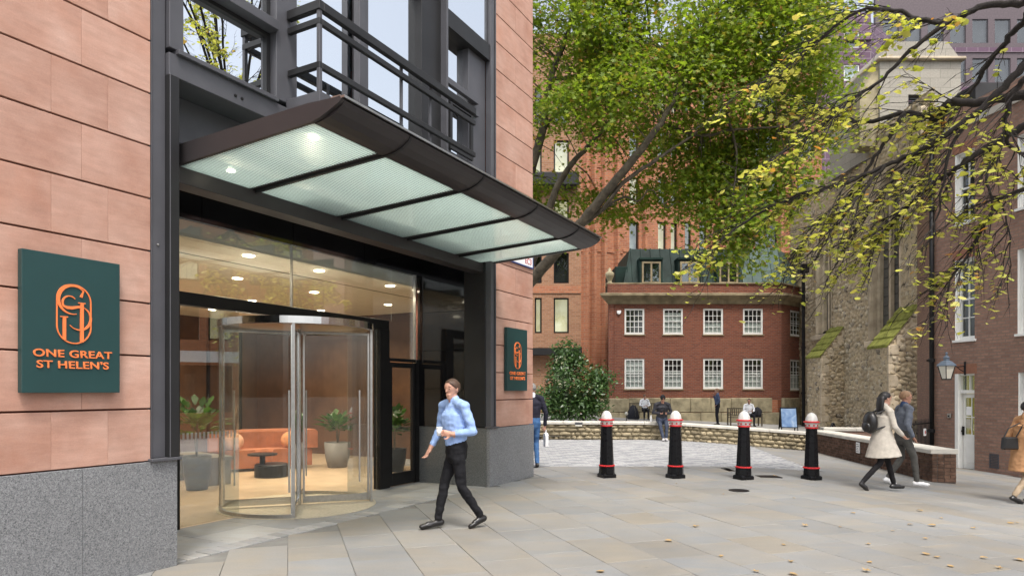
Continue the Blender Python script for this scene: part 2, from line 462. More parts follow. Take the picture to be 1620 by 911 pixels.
M['copper'] = simple('dark patinated copper', (0.012, 0.026, 0.022), 0.6, vary=0.35, scale=1.2, rand=0.25, spec=0.15)
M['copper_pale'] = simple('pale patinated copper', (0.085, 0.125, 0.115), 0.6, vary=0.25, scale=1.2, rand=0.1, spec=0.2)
M['ashlar'] = brick_mat('pale ashlar', (0.36, 0.335, 0.285), (0.30, 0.28, 0.24), (0.20, 0.185, 0.155), 0.9, 0.42, 0.012, stain=0.2, bumps=0.2)
M['dressed'] = simple('dressed limestone', (0.50, 0.42, 0.31), 0.9, vary=0.25, scale=2.5, bump=0.25, rand=0.15, spec=0.15)
M['lead'] = simple('leaded glazing', (0.10, 0.095, 0.085), 0.5, vary=0.3, scale=12, bump=0.3, bscale=30)
M['moss_green'] = simple('moss covered slate', (0.20, 0.21, 0.055), 0.95, vary=0.45, scale=5, bump=0.5, bscale=30, rand=0.2, spec=0.1)
M['black_iron'] = simple('black iron', (0.009, 0.009, 0.010), 0.42, vary=0.2, spec=0.25)
M['bollard_black'] = simple('black gloss bollard paint', (0.006, 0.006, 0.007), 0.28, vary=0.25, scale=8, bump=0.05, bscale=25, spec=0.18)
M['bollard_red'] = simple('red gloss paint', (0.48, 0.022, 0.025), 0.35, vary=0.1)
M['bollard_white'] = simple('white bollard paint', (0.58, 0.57, 0.54), 0.4, vary=0.08, scale=12)
M['timber'] = simple('weathered bench timber', (0.10, 0.08, 0.055), 0.8, vary=0.3, scale=8)
M['rope_lamp'] = simple('frosted lamp glass', (0.62, 0.60, 0.52), 0.25, vary=0.05)
M['lamp_blue'] = simple('lamp cap blue grey', (0.10, 0.13, 0.17), 0.4, vary=0.15)

# rubble masonry with relief modelled in the mesh, colour by stone, shadow in the joints painted as the darkest stop
def m_rubble(name, stops):
    t = NT(name)
    at = t.new('ShaderNodeAttribute'); at.attribute_name = 'stone'
    c = t.ramp(at.outputs['Fac'], stops)
    c = t.mix(0.5, c, t.ramp(t.noise(5, 6, 0.7), [(0.3, 0.6), (0.7, 1.25)]), 'MULTIPLY')
    c = t.mix(0.4, c, t.ramp(t.noise(0.5, 5, 0.6), [(0.3, 0.62), (0.7, 1.2)]), 'MULTIPLY')
    return t.set(c, 0.95, t.bump(t.noise(35, 4, 0.7), 0.6, 0.015), spec=0.12)
M['rubble'] = m_rubble('flint and rubble masonry', [(0.0, (0.46, 0.37, 0.235)), (0.25, (0.58, 0.47, 0.32)), (0.5, (0.52, 0.43, 0.30)), (0.75, (0.40, 0.32, 0.21)), (0.9, (0.60, 0.52, 0.39)), (0.97, (0.20, 0.17, 0.14)), (1.0, (0.13, 0.105, 0.075))])

# ------------------------------------------------------------------ ground
def sheet(name, xs, ys, zf, mat, drop=0.0):
    vx, vy = np.meshgrid(xs, ys)
    vz = np.vectorize(zf)(vx) - drop
    verts = np.stack([vx.ravel(), vy.ravel(), vz.ravel()], 1)
    n, k = len(ys), len(xs)
    idx = np.arange(n * k).reshape(n, k)
    faces = np.stack([idx[:-1, :-1].ravel(), idx[:-1, 1:].ravel(), idx[1:, 1:].ravel(), idx[1:, :-1].ravel()], 1)
    return np_mesh(name, verts, faces, mat)
xs = np.concatenate([[-400, -150, -60, -25], np.arange(-12, 24.1, 0.5), [28, 34, 45]])
def gzc(x): return gz(min(x, 30))
xs = np.concatenate([xs, [80, 160, 400]])
ys = np.concatenate([[-300, -100, -40, -15], np.arange(-6, 30, 2.0), [34, 45, 60, 100, 250, 700]])
ground = sheet('ground', xs, ys, gzc, M['mortar'], 0.010)
tag(ground, 'stone paved square between the entrance and the low walls', 'ground', kind='structure')

street = sheet('street', np.array([16.8, 20, 24, 28, 34, 40]), np.array([-24, -10, 2, 8, 14.9, 15.0, 60]), gzc, M['far_ground'], -0.004)
tag(street, kind='structure')
# foreground slabs, laid in rows about eighteen degrees off the view axis
E1 = Vector((-0.317, 0.948, 0)); E2 = Vector((0.948, 0.317, 0))
def slab_ok(x, y):
    p = Vector((x, y, 0)) - C0
    s, d = p.dot(U), p.dot(V)
    if d > 0.06 and -6 < s < 7.4: return False
    if y > 21.0 or y < 1.5: return False
    if x > 12.1 + 0.1638 * (19.15 - y) and y > 15.3: return False
    return True
def in_setts(x, y):
    # pale sett carpet beyond the bollards
    return (y > 14.1 - 0.02 * x) and (x < 6.2 + 0.16 * (y - 14)) and y < 21.6
slabs = []
for i in range(-36, 40):
    w = 0.56
    a = i * w
    t = -4.0 + rnd.random()
    while t < 26:
        L = rnd.choice([0.56, 0.7, 0.84, 0.98, 1.1])
        c = E2 * (a + w / 2) + E1 * (t + L / 2)
        if slab_ok(c.x, c.y) and not in_setts(c.x, c.y) and -5 < c.x < 17:
            px = 810 + 1061 * c.x / max(c.y, 0.5)
            vis = 150 < px < 1720 and c.y > 4.6
            slabs.append((c.y if vis else 99 + c.y, a, t, w, L))
        t += L
slabs.sort()
def slab_mesh(m, a, t, w, L):
    g = 0.0026
    q = [E2 * (a + g) + E1 * (t + g), E2 * (a + w - g) + E1 * (t + g), E2 * (a + w - g) + E1 * (t + L - g), E2 * (a + g) + E1 * (t + L - g)]
    h = rnd.uniform(-0.0015, 0.0015)
    tl = [rnd.uniform(-0.001, 0.001) for _ in range(4)]
    m.hexa([(p.x, p.y, gz(p.x) - 0.05) for p in q] + [(p.x, p.y, gz(p.x) + h + e) for p, e in zip(q, tl)])
for (_, a, t, w, L) in slabs[:300]:
    m = MB(); slab_mesh(m, a, t, w, L)
    m.build('paving_slab', M['slab'], ground, bevel=0.003)
m = MB()
for (_, a, t, w, L) in slabs[300:]: slab_mesh(m, a, t, w, L)
tag(m.build('paving_slab_field', M['slab'], ground), kind='stuff')
print('slabs', len(slabs))

# pale sett carpet
ms = [MB(), MB(), MB()]
for i in range(-6, 70):
    for j in range(0, 76):
        x = -2.0 + i * 0.2 + (0.1 if j % 2 else 0); y = 13.9 + j * 0.105
        if not in_setts(x, y): continue
        k = 0 if ((i // 2 + j // 3) % 2 == 0 and rnd.random() < 0.85) else 1
        if rnd.random() < 0.12: k = 2
        g = 0.003
        zz = gz(x) + rnd.uniform(-0.0015, 0.0015)
        ms[k].box(x + g, x + 0.2 - g, y + g, y + 0.105 - g, zz - 0.05, zz + 0.002)
sc = [simple('mid grey sett', (0.24, 0.245, 0.255), 0.8, vary=0.15, scale=9), simple('pale sett', (0.34, 0.34, 0.34), 0.8, vary=0.12, scale=9), simple('light sett', (0.40, 0.395, 0.39), 0.8, vary=0.12, scale=9)]
for k in range(3):
    tag(ms[k].build('sett_carpet', sc[k], ground), kind='stuff')

# entrance threshold: a band of small setts and blue grey slabs inside the recess
for i in range(44):
    s0 = 0.03 + i * 0.127
    p = [FW(s0 + 0.004, 0.065), FW(s0 + 0.121, 0.065), FW(s0 + 0.121, 0.30), FW(s0 + 0.004, 0.30)]
    m = MB(); e = rnd.uniform(-0.002, 0.002)
    m.hexa([(q[0], q[1], -0.05) for q in p] + [(q[0], q[1], 0.002 + e) for q in p])
    m.build('threshold_sett', M['sett'], ground, bevel=0.004)
for i in range(7):
    for (d0, d1) in ((0.305, 0.88), (0.885, 1.46)):
        s0 = 0.02 + i * 0.80; s1 = min(s0 + 0.795, 5.60)
        p = [FW(s0, d0), FW(s1, d0), FW(s1, d1), FW(s0, d1)]
        m = MB(); m.hexa([(q[0], q[1], -0.05) for q in p] + [(q[0], q[1], 0.0) for q in p])
        m.build('threshold_slab', M['slab_dark'], ground, bevel=0.003)

# terrace in front of the red house
terr = sheet('terrace', np.arange(-6, 17.6, 0.5), np.array([21.9, 24, 28, 32, 38, 44]), tz, M['terrace'])
tag(terr, kind='structure')

# covers and grilles let into the paving
def grille(px0, py0, px1, py1, label, bars=14):
    a = G(px0, py0); b = G(px1, py1)
    x0, x1 = sorted((a[0], b[0])); y0, y1 = sorted((a[1], b[1]))
    z = gz((x0 + x1) / 2)
    o = empty('drain_grille', ((x0 + x1) / 2, (y0 + y1) / 2, z), 0, label, 'drain grille', 'drain grilles in the paving')
    w = (x1 - x0) / 2; h = (y1 - y0) / 2
    sl = 0.5 * (gz(x1) - gz(x0))
    B('frame', M['black_iron'], o, (-w, w, -h, -h + 0.02, -0.03, 0.008), (-w, w, h - 0.02, h, -0.03, 0.008), (-w, -w + 0.02, -h, h, -0.03, 0.0085), (w - 0.02, w, -h, h, -0.03, 0.0085))
    for i in range(bars):
        x = -w + 0.02 + (2 * w - 0.04) * (i + 0.5) / bars
        B('bar', M['black_iron'], o, (x - 0.012, x + 0.012, -h + 0.02, h - 0.02, -0.03, 0.006))
grille(1141, 740.5, 1163, 745, 'dark drain grille just left of the third bollard', 8)
grille(1194, 751.5, 1238, 756, 'wide drain grille right of the third bollard', 14)
p = G(1169, 775.5)
o = empty('manhole_cover', p, 0, 'small round black cover in the paving before the third bollard', 'manhole cover')
m = MB(); m.lathe([(0.16, -0.02), (0.16, 0.006), (0.145, 0.008), (0.14, 0.006)], 28); m.build('rim', M['black_iron'], o)
m = MB(); m.lathe([(0.138, -0.02), (0.138, 0.004), (0.05, 0.004), (0.045, 0.007)], 28); m.build('lid', M['black_iron'], o)

# ------------------------------------------------------------------ entrance building (local x along facade, y inwards)
bld = empty('office_building', tuple(C0), FA, 'sandstone clad office building with recessed glazed entrance', 'building')
CH = 0.464; Z0 = 0.972
# backing walls (upper block, left block, right pier)
B('core_wall', M['joint_red'], bld, (-5.0, -0.20, 0.055, 9.0, 0.0, 4.6), (5.72, 7.18, 0.055, 1.56, 0.0, 4.6),
  (-5.0, -0.20, 0.055, 9.0, 4.6, 14.0), (5.72, 7.18, 0.055, 9.0, 4.6, 14.0))
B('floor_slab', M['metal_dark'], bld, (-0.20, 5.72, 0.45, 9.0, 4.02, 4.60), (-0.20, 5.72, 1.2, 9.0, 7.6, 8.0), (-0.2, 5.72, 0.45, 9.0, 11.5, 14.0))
B('office_wall', M['dark_room'], bld, (-0.2, 5.72, 6.0, 6.2, 4.6, 11.5))

def panel(s0, s1, z0, z1, d0, mat, name='stone_panel', gv=0.0006, gh=0.008):
    B(name, mat, bld, (s0 + gv, s1 - gv, d0, d0 + 0.06, z0 + gh, z1 - gh), bevel=0.0025)
for k in range(0, 12):
    z0 = Z0 + CH * k; z1 = z0 + CH
    js = [-0.247, -0.619, -1.058, -1.94, -2.38, -3.26, -4.14] if k % 2 == 0 else [-0.247, -0.831, -1.50, -2.17, -2.84, -3.51, -4.18]
    for a, b in zip(js[1:], js[:-1]): panel(a, b, z0, z1, 0.0, M['sandstone'])
for k in range(0, 20):
    z0 = Z0 + CH * k; z1 = z0 + CH
    cut = [5.862, 7.222] if k % 2 == 0 else [5.862, 6.55, 7.222]
    for a, b in zip(cut[:-1], cut[1:]): panel(a, b, z0, z1, 0.0, M['sandstone'])
# granite plinth
for a, b in ((-0.831, 0.0), (-2.2, -0.831), (-3.6, -2.2), (-5.0, -3.6)):
    panel(a, b, 0.0, 0.968, -0.02, M['granite'], 'plinth_panel', 0.0015, 0.0)
for a, b in ((5.612, 6.42), (6.42, 7.225)):
    panel(a, b, 0.0, 0.968, -0.02, M['granite'], 'plinth_panel', 0.0015, 0.0)
B('plinth_panel', M['granite'], bld, (-0.05, -0.001, 0.042, 1.45, 0.0, 0.968))
B('plinth_panel', M['dark_granite'], bld, (5.614, 5.72, 0.042, 1.47, 0.0, 0.972))
B('plinth_cap', M['metal'], bld, (-0.27, 0.02, -0.06, 0.06, 0.969, 0.995), bevel=0.004)
B('plinth_cap', M['metal'], bld, (5.59, 5.875, -0.06, 0.06, 0.973, 0.995), bevel=0.004)

# steel columns either side of the entrance
def column(name, boxes, mat):
    return B(name, mat, bld, *boxes, bevel=0.004)
column('column_plate', [(-0.243, -0.095, 0.015, 0.06, 0.996, 12.0)], M['metal'])
column('column_flange', [(-0.095, 0.0, -0.05, 0.02, 0.996, 4.45), (-0.085, -0.06, 0.0201, 0.40, 0.996, 4.449)], M['metal_dark'])
column('column_edge', [(-0.098, -0.088, -0.056, -0.0505, 0.996, 4.45), (-0.235, -0.225, 0.004, 0.0145, 0.996, 12.0)], M['metal'])
column('column_plate', [(5.60, 5.70, 0.06, 0.47, 0.996, 4.45), (5.715, 5.858, 0.016, 0.06, 0.996, 12.0)], M['metal_dark'])
column('column_flange', [(5.612, 5.70, -0.045, 0.059, 0.996, 12.0)], M['metal'])
column('column_edge', [(5.703, 5.714, -0.05, 0.05, 0.996, 12.0), (5.835, 5.856, -0.004, 0.0155, 0.996, 12.0)], M['metal'])
m = MB()
for (s, z) in ((-0.17, 2.9),): m.ball((s, 0.012, z), 0.012, 8, 6)
m.build('bolt', M['brushed'], bld)
# black glass lining of the far reveal
for z0, z1 in ((0.975, 1.62), (1.625, 2.28), (2.285, 2.94), (2.945, 3.60), (3.605, 4.0)):
    B('black_glass_panel', M['black_gloss'], bld, (5.60, 5.64, 0.474, 1.45, z0, z1))
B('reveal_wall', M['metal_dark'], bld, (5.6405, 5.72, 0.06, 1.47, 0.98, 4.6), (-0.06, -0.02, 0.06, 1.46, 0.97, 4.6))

# door head beam, soffit, spandrel band
B('head_beam', M['bronze'], bld, (0.0, 5.598, 0.10, 0.32, 3.545, 3.70), bevel=0.004)
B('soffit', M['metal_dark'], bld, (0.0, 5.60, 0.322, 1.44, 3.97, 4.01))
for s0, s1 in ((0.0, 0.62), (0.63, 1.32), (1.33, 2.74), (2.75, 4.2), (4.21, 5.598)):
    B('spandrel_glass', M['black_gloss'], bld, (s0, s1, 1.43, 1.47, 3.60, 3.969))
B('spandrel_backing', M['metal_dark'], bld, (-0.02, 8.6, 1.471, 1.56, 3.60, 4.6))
B('upper_backing_panel', M['metal'], bld, (0.0, 5.60, 0.33, 0.36, 4.012, 4.45))

# glazing of the entrance
B('transom', M['black_frame'], bld, (0.0, 4.775, 1.40, 1.52, 2.59, 2.74), bevel=0.003)
B('door_post', M['black_frame'], bld, (4.535, 4.775, 1.39, 1.53, 0.0, 2.589), bevel=0.003)
B('door_post', M['black_frame'], bld, (0.0, 0.07, 1.40, 1.52, 0.0, 2.589), (0.93, 1.02, 1.40, 1.52, 0.0, 2.589), bevel=0.003)
B('glass_fin', M['brushed'], bld, (2.735, 2.747, 1.438, 1.48, 2.741, 3.599))
B('glass_fin', M['brushed'], bld, (5.49, 5.52, 1.40, 1.46, 2.07, 3.599))
for s0, s1 in ((0.0, 2.734), (2.748, 4.90), (4.91, 5.489)):
    B('transom_pane', M['glass'], bld, (s0, s1, 1.455, 1.467, 2.742, 3.598))
B('glass_pane', M['glass'], bld, (1.02, 1.875, 1.455, 1.467, 0.01, 2.588))
B('glass_pane', M['glass'], bld, (0.07, 0.93, 1.455, 1.467, 0.01, 2.588))
B('glass_pane', M['glass'], bld, (3.86, 4.534, 1.455, 1.467, 0.01, 2.588))
B('glass_pane', M['glass'], bld, (4.776, 5.489, 1.455, 1.467, 2.13, 2.741))
B('manifestation_strip', thin_glass('etched dots', (0.75, 0.75, 0.73), 1.3, 0.5, 0.25), bld, *[(1.03 + i * 0.055, 1.03 + i * 0.055 + 0.028, 1.452, 1.4545, 1.02, 1.10) for i in range(15)])
# side door
dr = B('side_door', M['black_frame'], bld, (4.80, 4.87, 1.41, 1.47, 0.012, 2.06), (5.43, 5.50, 1.41, 1.47, 0.012, 2.06), (4.87, 5.43, 1.41, 1.47, 0.012, 0.22), (4.87, 5.43, 1.41, 1.47, 1.98, 2.06), bevel=0.003)
B('pane', M['glass'], dr, (4.87, 5.43, 1.44, 1.45, 0.22, 1.98))
B('door_frame', M['black_frame'], bld, (4.776, 4.797, 1.40, 1.49, 0.0, 2.08), (5.503, 5.598, 1.40, 1.49, 0.0, 2.08), (4.776, 5.598, 1.40, 1.49, 2.081, 2.13))

# upper storey above the canopy
B('spandrel_beam', M['metal'], bld, (-0.09, 5.60, -0.03, 0.329, 4.451, 4.655), bevel=0.004)
B('sill', M['metal'], bld, (-0.02, 1.14, -0.07, 0.12, 4.656, 4.70), bevel=0.004)
m = MB()
for s in (0.50, 0.58): m.lathe([(0.016, 0), (0.016, 0.008), (0.004, 0.012)], 10, (0, 0, 0))
for i, (x, y, z) in enumerate(list(m.v)):
    s = 0.62 if i < len(m.v) // 2 else 0.70
    m.v[i] = (s + x, -0.030 - z, 4.53 + y)
m.build('fixing', M['black_frame'], bld)
B('frame_post', M['metal'], bld, (-0.085, 0.055, -0.03, 0.12, 4.701, 12.0), bevel=0.004)
B('bay_column', M['metal'], bld, (1.13, 1.42, -0.04, 0.30, 4.70, 12.0), bevel=0.005)
B('transom_beam', M['metal'], bld, (0.056, 1.129, -0.09, 0.10, 5.40, 5.50), bevel=0.004)
B('inner_frame', M['metal_dark'], bld, (0.056, 1.129, 0.05, 0.11, 4.701, 4.74), (0.056, 1.129, 0.05, 0.099, 5.36, 5.399), (0.056, 0.09, 0.05, 0.11, 4.741, 5.359), (1.08, 1.129, 0.05, 0.11, 4.741, 5.359),
  (0.056, 1.129, 0.05, 0.11, 5.501, 5.53), (1.08, 1.129, 0.05, 0.11, 5.53, 8.0))
B('window_pane', M['glass_upper'], bld, (0.09, 1.08, 0.08, 0.09, 4.74, 5.36))
B('window_pane', M['glass_upper'], bld, (0.056, 1.08, 0.08, 0.09, 5.53, 8.0))
# balcony front windows
B('balcony_slab', M['metal'], bld, (1.27, 5.0, -0.52, -0.031, 4.60, 4.735), bevel=0.005)
B('balcony_floor', M['metal_dark'], bld, (1.42, 5.0, -0.031, 0.60, 4.656, 4.73))
B('mullion', M['metal_dark'], bld, (1.42, 1.52, 0.12, 0.24, 4.731, 12.0))
B('mullion', M['metal'], bld, (2.50, 2.60, 0.02, 0.12, 4.731, 12.0), (2.60, 2.70, 0.05, 0.24, 4.731, 12.0), bevel=0.004)
B('bay_column', M['metal_dark'], bld, (3.83, 4.36, 0.05, 0.34, 4.731, 12.0), bevel=0.004)
B('column_edge', M['metal'], bld, (4.30, 4.345, -0.06, 0.049, 4.731, 12.0), bevel=0.003)
B('window_jamb', M['metal'], bld, (5.08, 5.60, 0.06, 0.34, 4.731, 12.0), bevel=0.004)
B('window_head', M['metal_dark'], bld, (4.36, 5.60, -0.03, 0.345, 7.02, 7.28), (1.42, 3.83, 0.06, 0.34, 7.30, 7.55))
for s0, s1, z0, z1 in ((1.52, 2.50, 4.74, 7.3), (2.70, 3.83, 4.74, 7.3), (1.52, 2.5, 7.56, 11.5), (2.7, 3.83, 7.56, 11.5), (4.36, 5.08, 4.74, 7.02)):
    B('window_pane', M['glass_upper'], bld, (s0, s1, 0.17, 0.18, z0, z1))
B('spandrel_pane', M['glass_upper'], bld, (4.36, 5.58, 0.02, 0.03, 7.29, 10.0))
B('spandrel_backing', M['metal'], bld, (4.36, 5.58, 0.05, 0.055, 7.29, 10.0))
for z0, z1 in ((6.18, 6.27), (5.98, 6.05), (5.10, 5.18)):
    B('window_rail', M['metal'], bld, (4.36, 5.28, -0.02, 0.055, z0, z1), bevel=0.003)
B('casement', M['metal_dark'], bld, (4.40, 4.46, -0.06, -0.021, 5.2, 5.95), (4.98, 5.04, -0.06, -0.021, 5.2, 5.95), (4.46, 4.98, -0.06, -0.021, 5.2, 5.27), (4.46, 4.98, -0.06, -0.021, 5.88, 5.95))

# balcony railing: a thing of its own, bolted to the slab
rl = empty('balcony_railing', FW(1.3, 0, 4.735), FA, 'grey steel balcony railing with three flat rails above the canopy', 'railing')
for z0, z1, w in ((5.59, 5.69, 0.07), (5.44, 5.51, 0.05), (4.98, 5.05, 0.05)):
    a, b = z0 - 4.735, z1 - 4.735
    B('rail', M['metal_dark'], rl, (-w / 2, w / 2, -0.49 - w / 2, -0.045, a, b), (w / 2, 3.08, -0.49 - w / 2, -0.49 + w / 2, a, b - 0.001), bevel=0.006)
for s in (0.0, 1.44, 2.05):
    B('post', M['metal'], rl, (s - 0.022, s + 0.022, -0.512, -0.468, 0.001, 0.86) if s == 0 else (s - 0.02, s + 0.02, -0.455, -0.425, 0.001, 0.93), bevel=0.004)

# ------------------------------------------------------------------ glass canopy
cn = empty('entrance_canopy', FW(0.0, 0.0, 3.7), FA, 'bronze framed glass canopy cantilevered over the entrance', 'canopy')
def cz(d): return 0.015 + (0.20 - d) / 1.85 * 0.085      # underside of glass, local z
SJ = [0.12, 0.99, 2.28, 3.58, 4.89, 5.72]
nose = [(-1.60, cz(-1.60) - 0.02), (-1.68, 0.085), (-1.76, 0.10), (-1.84, 0.13), (-1.90, 0.17), (-1.925, 0.205), (-1.90, 0.215), (-1.60, 0.235)]
for i in range(5):
    a, b = SJ[i], SJ[i + 1]
    m = MB(); m.prism([(d, z) for d, z in nose], a + 0.004, b - 0.004, 'x'); m.build('nose_fascia', M['bronze'], cn)
    m = MB()
    m.hexa([(a + 0.02, 0.16, cz(0.16)), (b - 0.02, 0.16, cz(0.16)), (b - 0.02, -1.61, cz(-1.61)), (a + 0.02, -1.61, cz(-1.61)),
            (a + 0.02, 0.16, cz(0.16) + 0.016), (b - 0.02, 0.16, cz(0.16) + 0.016), (b - 0.02, -1.61, cz(-1.61) + 0.016), (a + 0.02, -1.61, cz(-1.61) + 0.016)][::1])
    m.build('glass_panel', M['frit'], cn)
for i in range(1, 5):
    s = SJ[i]; m = MB()
    prof = [(0.18, cz(0.18) - 0.045), (-1.60, cz(-1.6) - 0.03), (-1.72, 0.075), (-1.82, 0.105), (-1.90, 0.155), (-1.93, 0.20), (-1.90, 0.224), (-1.6, 0.245), (0.18, 0.20)]
    m.prism(prof, s - 0.016, s + 0.016, 'x'); m.build('rib', M['metal_dark'], cn)
    m = MB(); m.prism([(0.18, cz(0.18) - 0.012), (-1.60, cz(-1.6) - 0.010), (-1.60, cz(-1.6) + 0.03), (0.18, cz(0.18) + 0.03)], s - 0.045, s + 0.045, 'x'); m.build('glazing_bar', M['bronze'], cn)
m = MB(); m.prism([(0.20, 0.0), (-1.60, 0.08), (-1.70, 0.10), (-1.90, 0.18), (-1.93, 0.205), (-1.90, 0.225), (-1.55, 0.24), (0.20, 0.19)], 0.085, 0.121, 'x'); m.build('side_frame', M['bronze'], cn)
m = MB(); m.prism([(0.20, cz(0.2) - 0.03), (-1.60, cz(-1.6) - 0.02), (-1.60, cz(-1.6) + 0.03), (0.20, cz(0.2) + 0.03)], 5.70, 5.74, 'x'); m.build('side_frame', M['bronze'], cn)
B('wall_rail', M['metal'], cn, (0.121, 5.70, 0.165, 0.24, -0.035, 0.05), bevel=0.003)
B('top_cap', M['brushed'], cn, (0.10, 5.73, -1.90, -1.80, 0.236, 0.246), (0.10, 5.73, -1.945, -1.901, 0.217, 0.236))
for (s, d) in ((0.49, -0.13), (0.36, -1.36)):
    m = MB(); m.lathe([(0.036, -0.006), (0.036, 0.0), (0.03, 0.001)], 20, (s, d, cz(d) - 0.001)); m.build('canopy_disc', M['lamp'], cn)  # small emissive disc set against the underside of the canopy glass

# ------------------------------------------------------------------ revolving door
RC = (2.86, 1.45); RR = 1.0
rv = empty('revolving_door', FW(RC[0], RC[1], 0.0), FA, 'glass revolving door with curved walls and polished steel edges', 'revolving door')
def arc_wall(a0, a1, z0, z1, r0, r1, n=24):
    m = MB()
    ps = []
    for i in range(n + 1):
        w = R(a0 + (a1 - a0) * i / n); ps.append((math.cos(w), math.sin(w)))
    for i in range(n):
        (c0, s0), (c1, s1) = ps[i], ps[i + 1]
        m.hexa([(c0 * r0, s0 * r0, z0), (c0 * r1, s0 * r1, z0), (c1 * r1, s1 * r1, z0), (c1 * r0, s1 * r0, z0),
                (c0 * r0, s0 * r0, z1), (c0 * r1, s0 * r1, z1), (c1 * r1, s1 * r1, z1), (c1 * r0, s1 * r0, z1)])
    return m
def shell(a0, a1, z0, z1, r, n=32):
    m = MB(); vs = []; fs = []
    for i in range(n + 1):
        w = R(a0 + (a1 - a0) * i / n); vs += [(math.cos(w) * r, math.sin(w) * r, z0), (math.cos(w) * r, math.sin(w) * r, z1)]
    for i in range(n): fs.append((2 * i, 2 * i + 2, 2 * i + 3, 2 * i + 1))
    m.add(vs, fs); return m
for a0, a1 in ((137, 223), (-43, 43)):
    shell(a0, a1, 0.05, 2.44, RR).build('curved_glass', M['glass_door'], rv, smooth=True)
    arc_wall(a0, a1, 0.0, 0.05, RR - 0.02, RR + 0.02).build('floor_rail', M['brushed'], rv)
arc_wall(0, 360, 2.44, 2.53, RR - 0.03, RR + 0.03, 64).build('top_ring', M['chrome'], rv)
m = MB(); m.lathe([(RR - 0.031, 2.50), (RR - 0.031, 2.525)], 64); m.build('ceiling_disc', M['brushed'], rv)
m = MB(); m.lathe([(RR + 0.06, -0.02), (RR + 0.06, 0.006)], 64); m.build('entrance_mat', simple('cream mat', (0.42, 0.37, 0.28), 0.9, vary=0.15, scale=30, bump=0.2), rv)
for a in (137, 223, -43, 43):
    w = R(a); c, s = math.cos(w), math.sin(w)
    m = MB(); m.box(-0.016, 0.016, -0.018, 0.018, 0.0, 2.44); m.build('door_post', M['brushed'], rv, (c * RR, s * RR, 0), w)
for a in (222, 318, 42, 138):
    w = R(a)
    wg = B('wing', M['chrome'] if a < 300 else M['brushed'], rv, (0.06, 0.085, -0.018, 0.018, 0.03, 2.42), (0.945, 0.975, -0.018, 0.018, 0.03, 2.42), (0.085, 0.945, -0.016, 0.016, 0.03, 0.12), (0.085, 0.945, -0.016, 0.016, 2.385, 2.42), rz=w, bevel=0.003)
    B('pane', M['glass_door'], wg, (0.085, 0.945, -0.005, 0.005, 0.12, 2.385))
    B('push_bar', M['brushed'], wg, (0.82, 0.84, -0.06, -0.04, 0.3, 1.6))
m = MB(); m.lathe([(0.04, 0.01), (0.04, 2.45)], 16); m.build('spindle', M['chrome'], rv, smooth=False)

# ------------------------------------------------------------------ lobby behind the glass (parts of the building)
M['lobby_floor'] = simple('pale oak floor', (0.40, 0.30, 0.20), 0.35, vary=0.14, scale=2.5)
M['lobby_ceiling'] = simple('warm white ceiling', (0.78, 0.74, 0.66), 0.8, vary=0.04)
M['lobby_wall'] = simple('walnut wall panel', (0.12, 0.062, 0.035), 0.45, vary=0.3, scale=2.0)
M['lobby_wall_pale'] = simple('plaster wall', (0.45, 0.38, 0.29), 0.8, vary=0.06)
B('lobby_floor', M['lobby_floor'], bld, (-0.2, 8.6, 1.462, 9.0, -0.06, 0.0))
B('lobby_ceiling', M['lobby_ceiling'], bld, (-0.2, 8.6, 1.57, 9.0, 3.40, 3.46))
B('lobby_bulkhead', M['lobby_ceiling'], bld, (-0.02, 8.6, 1.50, 1.569, 3.405, 3.598))
B('lobby_wall', M['lobby_wall'], bld, (-0.19, 8.6, 9.0, 9.1, 0.0, 3.4), (8.6, 8.7, 1.46, 9.1, 0, 4.6))
B('lobby_wall', M['lobby_wall_pale'], bld, (5.73, 8.6, 1.561, 1.60, 0.0, 3.398), (-0.20, -0.02, 1.56, 9.0, 0.0, 3.399))
for i in range(9):
    B('wall_fin', M['black_frame'], bld, (0.4 + i * 0.95, 0.46 + i * 0.95, 8.93, 9.0, 0.0, 3.398))
B('ceiling_slot', M['black_frame'], bld, (0.0, 8.6, 2.35, 2.37, 3.394, 3.4))
LD = [(2.26, 1.74), (3.55, 1.74), (5.22, 1.74), (3.43, 3.4), (5.15, 3.45), (1.4, 3.4), (1.6, 5.4), (3.5, 5.4), (5.4, 5.4), (7.3, 5.4), (7.2, 3.4), (3.5, 7.4), (6.0, 7.4)]
for (s, d) in LD:
    m = MB(); m.lathe([(0.075, -0.012), (0.075, 0.0), (0.06, 0.002)], 20, (s, d, 3.399)); dl = m.build('downlight', M['lamp'], bld)
    la = bpy.data.lights.new('downlight_beam', 'AREA'); la.shape = 'DISK'; la.size = 0.14; la.energy = 23; la.color = (1.0, 0.84, 0.64); la.spread = R(140)
    lo = bpy.data.objects.new('downlight_beam', la); COL.objects.link(lo); lo.parent = dl; lo.location = (s, d, 3.38)

